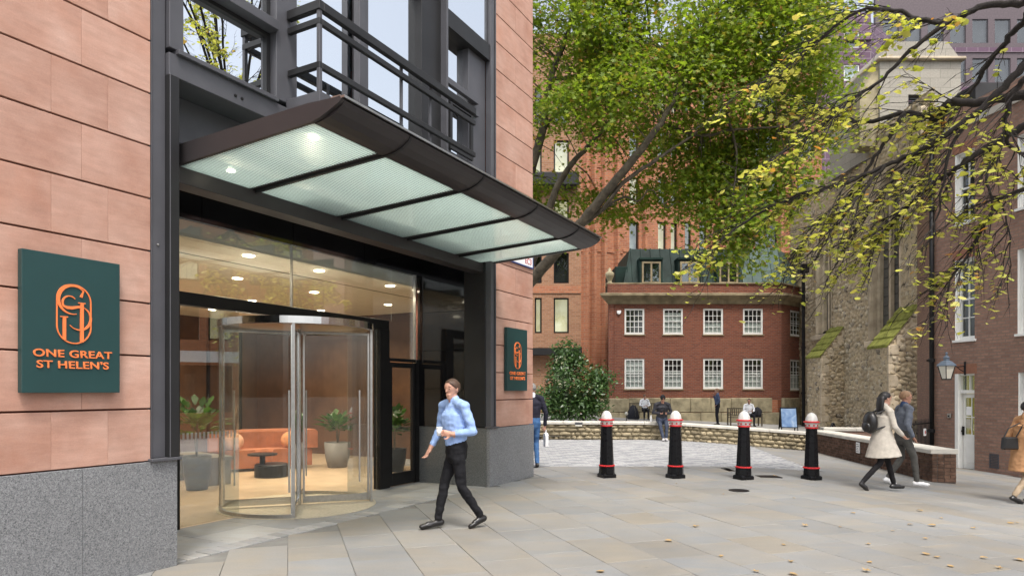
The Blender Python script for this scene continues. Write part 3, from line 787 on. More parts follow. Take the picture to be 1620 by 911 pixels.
# lobby furniture
def sofa():
    o = empty('sofa', FW(5.45, 5.1, 0.0), FA + R(-28), 'curved rust orange sofa inside the lobby', 'sofa')
    mt = simple('rust fabric', (0.30, 0.105, 0.05), 0.9, vary=0.2, scale=5, bump=0.2)
    m = MB(); n = 18
    def ringpt(w, r): return (math.cos(w) * r, math.sin(w) * r * 0.62)
    for nm, r0, r1, z0, z1, a0, a1 in (('seat', 0.15, 0.95, 0.06, 0.42, 0, 180), ('backrest', 0.80, 1.05, 0.42, 0.80, -8, 188)):
        m = MB()
        for i in range(n):
            w0 = R(a0 + (a1 - a0) * i / n); w1 = R(a0 + (a1 - a0) * (i + 1) / n)
            p = [ringpt(w0, r0), ringpt(w0, r1), ringpt(w1, r1), ringpt(w1, r0)]
            q = [ringpt(w0, r0 + 0.04), ringpt(w0, r1 - 0.05), ringpt(w1, r1 - 0.05), ringpt(w1, r0 + 0.04)]
            m.hexa([(x, y, z0) for x, y in p] + [(x, y, z1 - 0.05) for x, y in p])
            m.hexa([(x, y, z1 - 0.05) for x, y in p] + [(x, y, z1) for x, y in q])
        ob = m.build(nm, mt, o, smooth=False)
    for x, y, c in ((-0.55, 0.18, (0.55, 0.30, 0.20)), (0.55, 0.15, (0.50, 0.22, 0.10))):
        m = MB(); m.ball((x, y, 0.58), (0.20, 0.09, 0.18), 14, 8); m.build('cushion', simple('striped cushion', c, 0.9, vary=0.35, scale=9), o, smooth=True)
sofa()
o = empty('coffee_table', FW(4.75, 4.35, 0.0), FA, 'low black coffee table of two round discs before the orange sofa', 'table')
m = MB(); m.lathe([(0.02, 0.40), (0.26, 0.40), (0.26, 0.43), (0.02, 0.43)], 28); m.build('top', M['black_frame'], o)
m = MB(); m.lathe([(0.30, 0.0), (0.30, 0.22), (0.28, 0.24)], 28, (0.12, -0.1, 0)); m.build('drum_base', M['black_frame'], o)
m = MB(); m.lathe([(0.05, 0.0), (0.05, 0.40)], 12); m.build('stem', M['black_frame'], o)
o = empty('lobby_bench', FW(3.75, 4.7, 0.0), FA + R(80), 'dark timber bench table beside the lobby plant', 'bench')
B('top', M['timber'], o, (-0.7, 0.7, -0.22, 0.22, 0.42, 0.48))
for x in (-0.6, 0.5): B('leg', M['timber'], o, (x, x + 0.1, -0.2, 0.2, 0.0, 0.42))

def leafy(name, parent, centre, rad, count, L, W, mat, upright=0.6, seed=1):
    g = np.random.default_rng(seed)
    vs = []; fs = []
    for i in range(count):
        w = g.uniform(0, 2 * math.pi); el = g.uniform(0.15, 1.3)
        d = np.array([math.cos(w) * math.cos(el), math.sin(w) * math.cos(el), math.sin(el)])
        b = np.array(centre) + d * rad * g.uniform(0.1, 0.75) * np.array([1, 1, 1.2])
        side = np.cross(d, [0, 0, 1.0]); side /= (np.linalg.norm(side) + 1e-6)
        dr = d * L * g.uniform(0.7, 1.1) + np.array([0, 0, -L * 0.25])
        k = len(vs)
        vs += [b, b + dr * 0.5 + side * W + [0, 0, L * .08], b + dr, b + dr * 0.5 - side * W + [0, 0, L * .08]]
        fs.append((k, k + 1, k + 2, k + 3))
    return np_mesh(name, np.array(vs), np.array(fs), mat, parent)
def pot_plant(loc, ph, pr, h, label, seed, potmat):
    o = empty('potted_plant', loc, FA, label, 'plant', 'potted plants in the lobby')
    m = MB(); m.lathe([(pr * 0.72, 0), (pr * 0.9, ph * 0.4), (pr, ph), (pr * 0.9, ph), (pr * 0.86, ph * 0.9)], 24); m.build('pot', potmat, o, smooth=True)
    g = random.Random(seed)
    for i in range(3):
        m = MB(); m.tube([(0, 0, ph * 0.85), (g.uniform(-.08, .08), g.uniform(-.08, .08), ph + h * 0.5), (g.uniform(-.15, .15), g.uniform(-.15, .15), ph + h * 0.9)], [0.012, 0.01, 0.006], 6); m.build('stem', M['bark_plane'], o)
    leafy('foliage', o, (0, 0, ph + h * 0.30), h * 0.58, 110, 0.26, 0.065, M['leaf_indoor'], seed=seed)
pm = simple('grey pot', (0.16, 0.155, 0.15), 0.7, vary=0.08)
pot_plant(FW(6.6, 4.25), 0.52, 0.27, 0.75, 'rubber plant in a grey tapered pot behind the revolving door', 3, pm)
pot_plant(FW(6.6, 2.75), 0.45, 0.24, 0.95, 'tall leafy plant in a dark pot behind the side door', 5, M['black_frame'])
pot_plant(FW(3.14, 4.0), 0.55, 0.22, 1.05, 'bushy plant seen through the left glass panel', 9, M['black_frame'])

# ------------------------------------------------------------------ lettered signs
def text_mesh(body, size, depth, xs=1.0, align='CENTER', bold=0.0):
    cu = bpy.data.curves.new('lettering', 'FONT'); cu.body = body; cu.size = size; cu.extrude = depth; cu.align_x = align; cu.offset = bold; cu.space_character = 1.05
    ob = bpy.data.objects.new('lettering_source', cu); COL.objects.link(ob)
    dg = bpy.context.evaluated_depsgraph_get(); dg.update()
    me = bpy.data.meshes.new_from_object(ob.evaluated_get(dg))
    bpy.data.objects.remove(ob)
    # stand the text up in the xz plane, facing -y
    for v in me.vertices:
        x, y, z = v.co; v.co = (x * xs, -z, y)
    return me
def text_obj(body, size, depth, mat, parent, loc, xs=1.0, align='CENTER', bold=0.0, name='lettering', rz=0.0):
    """one mesh per word"""
    me = text_mesh(body, size, depth, xs, align, bold); me.materials.clear(); me.materials.append(mat)
    words = body.split(' ')
    # letters = runs of faces that overlap along x; words = letters between the widest gaps
    iv = sorted((min(me.vertices[k].co.x for k in f.vertices), max(me.vertices[k].co.x for k in f.vertices)) for f in me.polygons)
    run = [list(iv[0])]
    for x0, x1 in iv[1:]:
        if x0 <= run[-1][1] + 1e-5: run[-1][1] = max(run[-1][1], x1)
        else: run.append([x0, x1])
    gp = sorted(((run[i + 1][0] - run[i][1], (run[i + 1][0] + run[i][1]) / 2) for i in range(len(run) - 1)), reverse=True)[:len(words) - 1]
    ed = [-1e9] + sorted(c for _, c in gp) + [1e9]; out = []
    for i in range(len(words)):
        bm = bmesh.new(); bm.from_mesh(me)
        bmesh.ops.delete(bm, geom=[v for v in bm.verts if not (ed[i] < v.co.x < ed[i + 1])], context='VERTS')
        w = bpy.data.meshes.new(name); bm.to_mesh(w); bm.free(); w.materials.append(mat)
        o = bpy.data.objects.new(name, w); COL.objects.link(o); o.parent = parent; o.location = loc; o.rotation_euler = (0, 0, rz)
        tag(o, kind='stuff')
        out.append(o)
    return out
def ribbon(m, pts, ws, y0, y1):
    n = len(pts); L = []; Rr = []
    for i in range(n):
        a = Vector(pts[max(i - 1, 0)]); b = Vector(pts[min(i + 1, n - 1)]); t = (b - a).normalized(); nn = Vector((-t.y, t.x))
        w = ws[i] / 2; p = Vector(pts[i]); L.append(p + nn * w); Rr.append(p - nn * w)
    for i in range(n - 1):
        q = [L[i], Rr[i], Rr[i + 1], L[i + 1]]
        m.hexa([(p.x, y1, p.y) for p in q] + [(p.x, y0, p.y) for p in q])
def arc(cx, cy, r, a0, a1, n=28, ry=None):
    ry = r if ry is None else ry
    return [(cx + r * math.cos(R(a0 + (a1 - a0) * i / n)), cy + ry * math.sin(R(a0 + (a1 - a0) * i / n))) for i in range(n + 1)]
def sign(s0, s1, z0, z1, label):
    o = empty('entrance_sign', FW((s0 + s1) / 2, 0, z0), FA, label, 'sign', 'green entrance signs')
    W = (s1 - s0) / 2; H = z1 - z0
    B('board', M['sign_green'], o, (-W, W, -0.075, -0.015, 0, H), bevel=0.003)
    B('fixing', M['metal_dark'], o, (-W + 0.05, W - 0.05, -0.0149, -0.0005, 0.05, H - 0.05))
    # monogram, drawn in a 200 x 341 field
    def T(pts): return [((x - 100) / 200 * 0.262 + 0.0, (y) / 341 * 0.468 + 0.385) for x, y in pts]
    sc = 0.262 / 200
    def const(pts, w): return [w * sc] * len(pts)
    y0, y1 = -0.083, -0.0755
    st = arc(100, 241, 97, 0, 180, 30) + arc(100, 100, 97, 180, 360, 30); st = st + [st[0]]
    m = MB(); ribbon(m, T(st), const(st, 7), y0, y1); m.build('monogram_ring', M['sign_orange'], o)
    m = MB()
    g = arc(92, 252, 82, 38, 285, 40)
    ws = [(5 + 17 * max(0, math.sin(math.pi * (i / 40) ** 0.9)) ** 2) * sc for i in range(41)]
    ribbon(m, T(g), ws, y0 - 0.0005, y1)
    ribbon(m, T([(140, 272), (154, 312)]), [15 * sc, 4 * sc], y0 - 0.001, y1)
    sarc = arc(74, 232, 40, 40, 215, 24); ribbon(m, T(sarc), [(4 + 8 * i / 24) * sc for i in range(25)], y0 - 0.0012, y1)
    ribbon(m, T([(40, 212), (60, 205), (90, 206), (120, 214), (150, 216)]), [11 * sc, 17 * sc, 18 * sc, 15 * sc, 12 * sc], y0 - 0.0014, y1)
    m.build('monogram_letter', M['sign_orange'], o)
    m = MB()
    big = arc(128, 150, 68, 88, -140, 36); ribbon(m, T(big), [(4 + 10 * max(0, math.sin(math.pi * i / 36)) ** 2) * sc for i in range(37)], y0 - 0.0008, y1)
    ribbon(m, T([(144, 240), (144, 12)]), const([0, 0], 20), y0 - 0.002, y1)
    ribbon(m, T([(124, 238), (164, 238)]), const([0, 0], 6), y0 - 0.0024, y1)
    ribbon(m, T([(44, 150), (44, 22)]), const([0, 0], 18), y0 - 0.002, y1)
    ribbon(m, T([(22, 151), (64, 151)]), const([0, 0], 6), y0 - 0.0024, y1)
    m.build('monogram_letter', M['sign_orange'], o)
    text_obj('ONE GREAT', 0.080, 0.004, M['sign_orange'], o, (0, -0.0795, 0.278), 1.30, bold=0.0012)
    text_obj("ST HELEN'S", 0.080, 0.004, M['sign_orange'], o, (0, -0.0795, 0.192), 1.30, bold=0.0012)
sign(-1.297, -0.564, 1.58, 2.653, 'large green entrance sign with orange lettering on the left stone wall')
sign(6.11, 6.853, 1.59, 2.68, 'green entrance sign with orange lettering on the far stone pier')
o = empty('street_name_plate', FW(6.58, 0, 3.84), FA, 'white street name plate with blue edge on the far pier', 'sign')
B('board', M['white_sign'], o, (-0.58, 0.58, -0.03, -0.004, 0.02, 0.50))
B('border', M['blue_sign'], o, (-0.6, 0.6, -0.035, -0.002, 0.0, 0.0199), (-0.6, 0.6, -0.035, -0.002, 0.5001, 0.52), (-0.6, -0.5801, -0.035, -0.002, 0.02, 0.5), (0.5801, 0.6, -0.035, -0.002, 0.02, 0.5))
text_obj('EC3', 0.15, 0.002, M['bollard_red'], o, (0.40, -0.0325, 0.06), 1.0)

# ------------------------------------------------------------------ bollards
def make_bollard():
    o = empty('bollard')
    m = MB(); m.lathe([(0.185, 0.0), (0.185, 0.055), (0.165, 0.075)], 4, ph=R(45)); 
    m.build('base', M['bollard_black'], o, bevel=0.006)
    m = MB(); m.lathe([(0.148, 0.07), (0.142, 0.20), (0.132, 0.215), (0.102, 0.945)], 8, ph=R(22.5)); m.build('shaft', M['bollard_black'], o, bevel=0.006)
    m = MB(); m.lathe([(0.134, 0.205), (0.149, 0.212), (0.149, 0.228), (0.134, 0.235)], 24); m.build('red_band', M['bollard_red'], o, smooth=False)
    m = MB(); m.lathe([(0.100, 0.935), (0.115, 0.942), (0.115, 0.958), (0.100, 0.965)], 24); m.build('red_band', M['bollard_red'], o)
    m = MB(); m.lathe([(0.098, 0.955), (0.100, 0.99), (0.112, 1.03), (0.125, 1.045)], 24); m.build('collar', M['bollard_white'], o, smooth=True)
    for i in range(8):
        w = R(22.5 + 45 * i); m = MB(); m.ball((0.103 * math.cos(w), 0.103 * math.sin(w), 0.998), 0.017, 8, 6); m.build('stud', M['bollard_red'], o, smooth=True)
    m = MB(); m.lathe([(0.118, 1.04), (0.142, 1.048), (0.142, 1.064), (0.115, 1.074)], 24); m.build('red_band', M['bollard_red'], o)
    prof = [(0.104, 1.068), (0.102, 1.10), (0.092, 1.14), (0.074, 1.18), (0.05, 1.207), (0.026, 1.222), (0.006, 1.227)]
    m = MB(); n = 32
    vs = []; fs = []
    for (r, z) in prof:
        for j in range(n):
            w = 2 * math.pi * j / n; rr = r * (1 + 0.035 * math.cos(8 * w)); vs.append((rr * math.cos(w), rr * math.sin(w), z))
    for i in range(len(prof) - 1):
        for j in range(n): fs.append((i * n + j, i * n + (j + 1) % n, (i + 1) * n + (j + 1) % n, (i + 1) * n + j))
    m.add(vs, fs); m.add([vs[i] for i in range((len(prof) - 1) * n, len(prof) * n)], [tuple(range(n))])
    m.build('cap', M['bollard_white'], o, smooth=True)
    return o
bl0 = make_bollard()
BL = [(960, 757.5, 'leftmost black bollard with white cap and red rings, nearest the shrub'),
      (1068.5, 758.5, 'second black bollard from the left, before the seated man in dark jacket'),
      (1176, 760.5, 'third black bollard from the left, between the two drain grilles'),
      (1283.5, 761, 'rightmost black bollard, beside the corner of the brick wall')]
for i, (px, py, lb) in enumerate(BL):
    o = bl0 if i == 0 else copy_tree(bl0)
    o.location = G(px, py - 3.0); o.rotation_euler = (R((0.3, -0.5, 0.2, 0.6)[i]), R((-0.4, 0.5, 0.7, -0.3)[i]), R(18 + i * 1.5))
    tag(o, lb, 'bollard', 'black and white bollards across the square')

# ------------------------------------------------------------------ low walls
def lowwall_frame(p0, p1):
    d = Vector((p1[0] - p0[0], p1[1] - p0[1], 0)); return math.atan2(d.y, d.x), d.length
def coping_run(parent, p0, p1, zfun, h, w, front, th=0.09, n=8, back=None):
    """pale coping blocks following the fall of the ground; local x along, y inwards"""
    a, L = lowwall_frame(p0, p1)
    for i in range(n):
        x0 = L * i / n + 0.003; x1 = L * (i + 1) / n - 0.003
        za = zfun(x0) + h; zb = zfun(x1) + h
        m = MB()
        y0, y1 = -front, w + 0.04
        e = 0.025
        m.prism([(y0, 0), (y1, 0), (y1, th - e), (y1 - e, th), (y0 + e, th), (y0, th - e)], x0, x1, 'x')
        nv = len(m.v) // 2
        m.v = [(x, y, z + (za if k < nv else zb)) for k, (x, y, z) in enumerate(m.v)]
        m.build('coping_stone', M['coping'], parent, bevel=0.006)

# rubble stone wall along the terrace
W0 = Vector((-2.2, 22.3, 0)); W1 = Vector((9.45, 21.15, 0))
ang, LW = lowwall_frame(W0, W1)
sw = empty('stone_wall', (W0.x, W0.y, 0), ang, 'low ragstone wall with pale coping along the terrace', 'wall')
def wz(x): return gz(W0.x + x * math.cos(ang))
m = MB()
for i in range(24):
    x0 = LW * i / 24; x1 = LW * (i + 1) / 24
    m.hexa([(x0, 0.03, wz(x0) - 0.1), (x1, 0.03, wz(x1) - 0.1), (x1, 0.40, wz(x1) - 0.1), (x0, 0.40, wz(x0) - 0.1),
            (x0, 0.03, wz(x0) + 0.49), (x1, 0.03, wz(x1) + 0.49), (x1, 0.40, wz(x1) + 0.49), (x0, 0.40, wz(x0) + 0.49)])
m.build('wall_core', simple('lime mortar', (0.20, 0.165, 0.10), 0.95, vary=0.3, scale=9, bump=0.4), sw)
def rough_block(m, x0, x1, z0, z1, zo0, zo1, depth=0.06, nx=3, nz=3, amp=0.012, proud=0.0):
    """a weathered stone face: a small bulging grid with rounded rim, in local wall coords (front at y=0)"""
    vs = []; fs = []
    for j in range(nz + 1):
        for i in range(nx + 1):
            fx = i / nx; fz = j / nz
            edge = min(fx, 1 - fx, fz, 1 - fz) > 0.01
            x = x0 + (x1 - x0) * fx + (rnd.uniform(-1, 1) * 0.012); z = z0 + (z1 - z0) * fz + rnd.uniform(-1, 1) * 0.010
            corner = (i in (0, nx)) and (j in (0, nz))
            if corner:
                x += (0.5 - fx) * 0.02; z += (0.5 - fz) * 0.02
            y = -proud - (rnd.uniform(0.3, 1.0) * amp if edge else -0.022)
            vs.append((x, y, z + zo0 + (zo1 - zo0) * fx))
    n1 = (nx + 1)
    for j in range(nz):
        for i in range(nx): fs.append((j * n1 + i, j * n1 + i + 1, (j + 1) * n1 + i + 1, (j + 1) * n1 + i))
    # rim going back into the mortar
    rim = [i for i in range(n1)] + [j * n1 + nx for j in range(1, nz + 1)] + [nz * n1 + i for i in range(nx - 1, -1, -1)] + [j * n1 for j in range(nz - 1, 0, -1)]
    b = len(vs)
    for r in rim: vs.append((vs[r][0], 0.05, vs[r][2]))
    for k in range(len(rim)):
        q = (k + 1) % len(rim); fs.append((rim[q], rim[k], b + k, b + q))
    m.add(vs, fs)
zrow = [(-0.02, 0.10), (0.108, 0.228), (0.236, 0.372), (0.38, 0.485)]
nblk = 0
for r, (z0, z1) in enumerate(zrow):
    x = 2.4 + rnd.uniform(0, 0.2)
    while x < LW - 0.08:
        w = rnd.choice([0.13, 0.18, 0.22, 0.26, 0.32, 0.38]) if r else rnd.uniform(0.12, 0.26)
        x1 = min(x + w, LW)
        m = MB(); rough_block(m, x + 0.006, x1 - 0.006, z0 + rnd.uniform(-0.016, 0.012), z1 + rnd.uniform(-0.022, 0.010), wz(x), wz(x1), amp=0.03, proud=rnd.uniform(-0.005, 0.015))
        m.build('stone', M['rubble_block'], sw, smooth=True); nblk += 1
        x = x1
print('stones', nblk)
coping_run(sw, W0, W1, wz, 0.49, 0.42, 0.04, 0.095, 9)
# small bulkhead light on the wall
o = empty('wall_light', (W0.x + math.cos(ang) * 0 + (915 - 810) / 1061 * 22.0 - W0.x, 22.0 - 0.12, 0.42), ang, 'small grey bulkhead light on the stone wall below the shrub', 'wall light')
B('casing', M['metal'], o, (-0.13, 0.13, -0.06, 0.09, 0.06, 0.14), bevel=0.01)
B('lens', M['rope_lamp'], o, (-0.11, 0.11, -0.05, -0.001, 0.01, 0.059))

# brick wall coming towards the camera, with pale coping
K0 = Vector((9.40, 20.95, 0)); K1 = Vector((8.39, 13.38, 0))
ang, LB = lowwall_frame(K0, K1)
bw = empty('brick_wall', (K0.x, K0.y, 0), ang, 'low dark brick wall with white coping running towards the camera', 'wall')
def kz(x): return gz(K0.x + x * math.cos(ang))
m = MB()
m.hexa([(0, 0.012, kz(0) - 0.1), (LB - 0.012, 0.012, kz(LB) - 0.1), (LB - 0.012, 0.44, kz(LB) - 0.1), (0, 0.44, kz(0) - 0.1), (0, 0.012, kz(0) + 0.56), (LB - 0.012, 0.012, kz(LB) + 0.56), (LB - 0.012, 0.44, kz(LB) + 0.56), (0, 0.44, kz(0) + 0.56)])
m.build('wall_core', simple('dark mortar', (0.13, 0.11, 0.095), 0.95, vary=0.25, scale=9), bw)
nb = 0
for c in range(8):
    z0 = c * 0.0705 + 0.004; z1 = z0 + 0.062
    x = LB - 0.0
    first = 0.215 if c % 2 == 0 else 0.1
    while x > 0.02:
        L = first; first = 0.215
        x0 = max(x - L, 0.0)
        m = MB(); d = rnd.uniform(0, 0.005)
        m.hexa([(x0 + 0.004, -d, kz(x0) + z0), (x - 0.004, -d, kz(x) + z0), (x - 0.004, 0.09, kz(x) + z0), (x0 + 0.004, 0.09, kz(x0) + z0),
                (x0 + 0.004, -d, kz(x0) + z1), (x - 0.004, -d, kz(x) + z1), (x - 0.004, 0.09, kz(x) + z1), (x0 + 0.004, 0.09, kz(x0) + z1)])
        m.build('brick', M['brick_piece'], bw, bevel=0.004); nb += 1
        x -= L + 0.008
    # end face
    for (y0, y1) in (((0.10, 0.205), (0.215, 0.32), (0.33, 0.438)) if c % 2 else ((0.10, 0.215), (0.225, 0.438))):
        m = MB(); m.box(LB - 0.1, LB + rnd.uniform(0, 0.004), y0, y1, kz(LB) + z0, kz(LB) + z1); m.build('brick', M['brick_piece'], bw, bevel=0.004); nb += 1
print('bricks', nb)
coping_run(bw, K0, K1, kz, 0.562, 0.44, 0.03, 0.10, 6)
B('notice', M['white_sign'], bw, (3.63, 3.86, -0.02, -0.006, kz(3.7) + 0.26, kz(3.7) + 0.53))
for i in range(5):
    B('notice_text', M['black_text'], bw, (3.655, 3.835 - (i % 3) * 0.03, -0.0215, -0.0201, kz(3.7) + 0.29 + i * 0.045, kz(3.7) + 0.305 + i * 0.045))
B('notice_edge', M['black_text'], bw, (3.62, 3.87, -0.006, 0.0, kz(3.7) + 0.25, kz(3.7) + 0.54))

# second low wall running right behind it
Q0 = Vector((9.75, 21.0, 0)); Q1 = Vector((11.6, 20.6, 0))
ang, LQ = lowwall_frame(Q0, Q1)
qw = empty('brick_wall', (Q0.x, Q0.y, 0), ang, 'short low brick wall with pale coping behind the corner of the longer one', 'wall')
def qz(x): return gz(Q0.x + x)
B('wall_core', M['brick_brown'], qw, (0, LQ, 0.0, 0.42, qz(LQ) - 0.1, qz(0) + 0.66))
coping_run(qw, Q0, Q1, lambda x: qz(0), 0.662, 0.42, 0.04, 0.10, 2)

# ------------------------------------------------------------------ generic building pieces
def wall(name, parent, p0, p1, z0, z1, mat, ops=(), thick=0.28, reveal=None):
    """wall panel seen from outside, p0 left, p1 right; openings (x0,x1,z0,z1). returns object (frame: x along, y inwards)"""
    a = math.atan2(p1[1] - p0[1], p1[0] - p0[0]); L = math.hypot(p1[0] - p0[0], p1[1] - p0[1])
    xs = sorted({0.0, L, *[o[0] for o in ops], *[o[1] for o in ops]}); zs = sorted({z0, z1, *[o[2] for o in ops], *[o[3] for o in ops]})
    m = MB()
    for i in range(len(xs) - 1):
        for j in range(len(zs) - 1):
            cx = (xs[i] + xs[i + 1]) / 2; cz_ = (zs[j] + zs[j + 1]) / 2
            if any(o[0] < cx < o[1] and o[2] < cz_ < o[3] for o in ops): continue
            m.add([(xs[i], 0, zs[j]), (xs[i + 1], 0, zs[j]), (xs[i + 1], 0, zs[j + 1]), (xs[i], 0, zs[j + 1])], [(0, 1, 2, 3)])
            m.add([(xs[i], thick, zs[j]), (xs[i + 1], thick, zs[j]), (xs[i + 1], thick, zs[j + 1]), (xs[i], thick, zs[j + 1])], [(3, 2, 1, 0)])
    for (a0, a1, b0, b1) in ops:
        m.add([(a0, 0, b0), (a0, thick, b0), (a0, thick, b1), (a0, 0, b1)], [(0, 1, 2, 3)], 1)
        m.add([(a1, 0, b0), (a1, thick, b0), (a1, thick, b1), (a1, 0, b1)], [(3, 2, 1, 0)], 1)
        m.add([(a0, 0, b0), (a1, 0, b0), (a1, thick, b0), (a0, thick, b0)], [(0, 1, 2, 3)], 1)
        m.add([(a0, 0, b1), (a1, 0, b1), (a1, thick, b1), (a0, thick, b1)], [(3, 2, 1, 0)], 1)
    m.add([(0, 0, z1), (L, 0, z1), (L, thick, z1), (0, thick, z1)], [(0, 1, 2, 3)])
    m.add([(0, 0, z0), (0, thick, z0), (0, thick, z1), (0, 0, z1)], [(0, 3, 2, 1)])
    m.add([(L, 0, z0), (L, thick, z0), (L, thick, z1), (L, 0, z1)], [(0, 1, 2, 3)])
    pl = parent.location if parent else Vector((0, 0, 0))
    o = m.build(name, [mat, reveal or mat], parent, (p0[0] - pl.x, p0[1] - pl.y, -pl.z), a)
    return o
def window(wl, parent, x0, x1, z0, z1, cols=3, rows=4, frame=0.06, rec=0.06, fm=None, gm=None, back=None, sill=None, bar=0.018, midrail=True, name='window', backdepth=0.22, blind=0.0):
    fm = fm or M['white_paint']; gm = gm or M['glass_far']
    m = MB(); y0, y1 = rec, rec + 0.06
    m.box(x0, x0 + frame, y0, y1, z0, z1); m.box(x1 - frame, x1, y0, y1, z0, z1)
    m.box(x0 + frame, x1 - frame, y0, y1, z1 - frame, z1); m.box(x0 + frame, x1 - frame, y0, y1, z0, z0 + frame * 1.2)
    ix0, ix1, iz0, iz1 = x0 + frame, x1 - frame, z0 + frame * 1.2, z1 - frame
    if midrail: m.box(ix0, ix1, y0 + 0.004, y1 - 0.004, (iz0 + iz1) / 2 - 0.022, (iz0 + iz1) / 2 + 0.022)
    for i in range(1, cols): x = ix0 + (ix1 - ix0) * i / cols; m.box(x - bar / 2, x + bar / 2, y0 + 0.012, y1 - 0.014, iz0, iz1)
    for j in range(1, rows):
        z = iz0 + (iz1 - iz0) * j / rows
        if midrail and abs(j * 2 - rows) < 0.1: continue
        m.box(ix0, ix1, y0 + 0.013, y1 - 0.015, z - bar / 2, z + bar / 2)
    f = m.build(name, fm, parent, wl.location, wl.rotation_euler.z)
    p = MB(); p.add([(ix0, y1 - 0.02, iz0), (ix1, y1 - 0.02, iz0), (ix1, y1 - 0.02, iz1), (ix0, y1 - 0.02, iz1)], [(0, 1, 2, 3)]); p.build('pane', gm, f)
    b = MB(); b.add([(x0 - .2, backdepth + 0.2, z0 - .2), (x1 + .2, backdepth + 0.2, z0 - .2), (x1 + .2, backdepth + 0.2, z1 + .2), (x0 - .2, backdepth + 0.2, z1 + .2)], [(0, 1, 2, 3)]); b.build('room', back or M['dark_room'], f)
    if blind: B('blind', M['blind'], f, (ix0, ix1, y1 + 0.02, y1 + 0.03, iz0, iz0 + (iz1 - iz0) * blind))
    if sill: B('sill', sill, f, (x0 - 0.05, x1 + 0.05, -0.05, rec - 0.002, z0 - 0.06, z0 - 0.001))
    return f

# ------------------------------------------------------------------ red brick house behind the terrace
HY = 38.0
def hx(px, Y=HY): return (px - 810) / 1061 * Y
def hz(py, Y=HY): return CAMH - (py - 617) / 1061 * Y
A = (hx(963), HY); Bp = (hx(1236), HY); Cc = (17.15, 39.65)
hs = empty('brick_house', (A[0], HY, 0), 0, 'two storey red brick house with white sash windows and green mansard roof', 'house')
zb, zc = -0.8, hz(481)
wx = [988, 1049, 1112.5, 1175.5]
ops = []
for x in wx:
    for (t, b) in ((488, 529), (567, 615)):
        ops.append((hx(x) - A[0], hx(x + 31.5) - A[0], hz(b), hz(t)))
fw = wall('front_wall', hs, A, Bp, hz(632), zc, M['brick_house'], ops)
for i, o4 in enumerate(ops):
    lower = i % 2
    window(fw, hs, *o4, cols=4, rows=4 if not lower else 5, frame=0.10, rec=0.03, sill=M['cornice'], bar=0.03, blind=(0.58 if i in (3, 5) else 0.97 if i == 1 else 0.55) if lower else (0.9 if i in (2,) else 0.45 if i in (4, 6) else 0))
Lc = math.hypot(Cc[0] - Bp[0], Cc[1] - Bp[1])
cops = [(Lc * 0.42, Lc * 0.95, hz(529.5), hz(488)), (Lc * 0.42, Lc * 0.95, hz(617), hz(567.5))]
cw = wall('corner_wall', hs, Bp, Cc, hz(632), zc, M['brick_house'], cops)
for i, o4 in enumerate(cops): window(cw, hs, *o4, cols=3, rows=5, frame=0.10, rec=0.03, sill=M['cornice'], bar=0.03, blind=0.5 * i)
wall('side_wall', hs, (7.2, 46.5), A, zb, zc, M['brick_house'])
wall('back_wall', hs, Cc, (19.0, 46.5), zb, zc, M['brick_house'])
wall('parapet', hs, (A[0] - 0.05, HY + .02), (Bp[0] + 0.02, HY + .02), hz(464), hz(449), M['brick_house'])
wall('parapet', hs, (Bp[0] + 0.02, HY + .02), (Cc[0], Cc[1] + .02), hz(464), hz(449), M['brick_house'])
# stone base course of big mossy blocks
def base_run(p0, p1, n, name='base_stone'):
    a = math.atan2(p1[1] - p0[1], p1[0] - p0[0]); L = math.hypot(p1[0] - p0[0], p1[1] - p0[1])
    for i in range(n):
        for z0, z1, off in ((zb, 0.35, 0.0), (0.36, hz(629) + 0.0, 0.5)):
            x0 = max(0, L * (i - off) / n); x1 = min(L, L * (i + 1 - off) / n)
            if x1 - x0 < 0.1: continue
            B(name, M['mossy'], hs, (x0 + 0.006, x1 - 0.006, -0.18 - rnd.uniform(0, 0.03), 0.02, z0, z1 - rnd.uniform(0.0, 0.03)), loc=(p0[0] - A[0], p0[1] - HY, 0), rz=a, bevel=0.03)
base_run((A[0] - 0.6, HY), Bp, 9); base_run(Bp, Cc, 2)
# cornice as moulded profile
def mould(parent, pts, prof, mat, name):
    """extrude profile (out, z) along a polyline seen from outside left to right"""
    vs = []; fs = []; n = len(prof); k = len(pts)
    for i in range(k):
        d0 = Vector(pts[i]) - Vector(pts[i - 1]) if i else Vector(pts[1]) - Vector(pts[0])
        d1 = Vector(pts[i + 1]) - Vector(pts[i]) if i < k - 1 else d0
        d0.normalize(); d1.normalize(); t = (d0 + d1).normalized(); out = Vector((t.y, -t.x)); sc_ = 1 / max(0.4, t.dot(d0))
        for (o_, z) in prof: vs.append((pts[i][0] + out.x * o_ * sc_ - parent.location.x, pts[i][1] + out.y * o_ * sc_ - parent.location.y, z))
    for i in range(k - 1):
        for j in range(n): q = (j + 1) % n; fs.append((i * n + j, (i + 1) * n + j, (i + 1) * n + q, i * n + q))
    fs.append(tuple(range(n))); fs.append(tuple(range((k - 1) * n, k * n))[::-1])
    m = MB(); m.add(vs, fs); return m.build(name, mat, parent)
zc1 = hz(463.5)
mould(hs, [(7.0, 44.0), (A[0], HY), Bp, Cc], [(-0.1, zc), (0.06, zc), (0.10, zc + 0.22), (0.34, zc + 0.40), (0.42, zc + 0.44), (0.42, zc + 0.56), (0.1, zc1), (-0.1, zc1)], M['cornice'], 'cornice')
mould(hs, [(A[0] - 0.1, HY + 0.1), Bp, Cc], [(-0.35, hz(449)), (0.08, hz(449) + 0.001), (0.08, hz(447)), (-0.35, hz(446.5))], M['cornice'], 'parapet_coping')
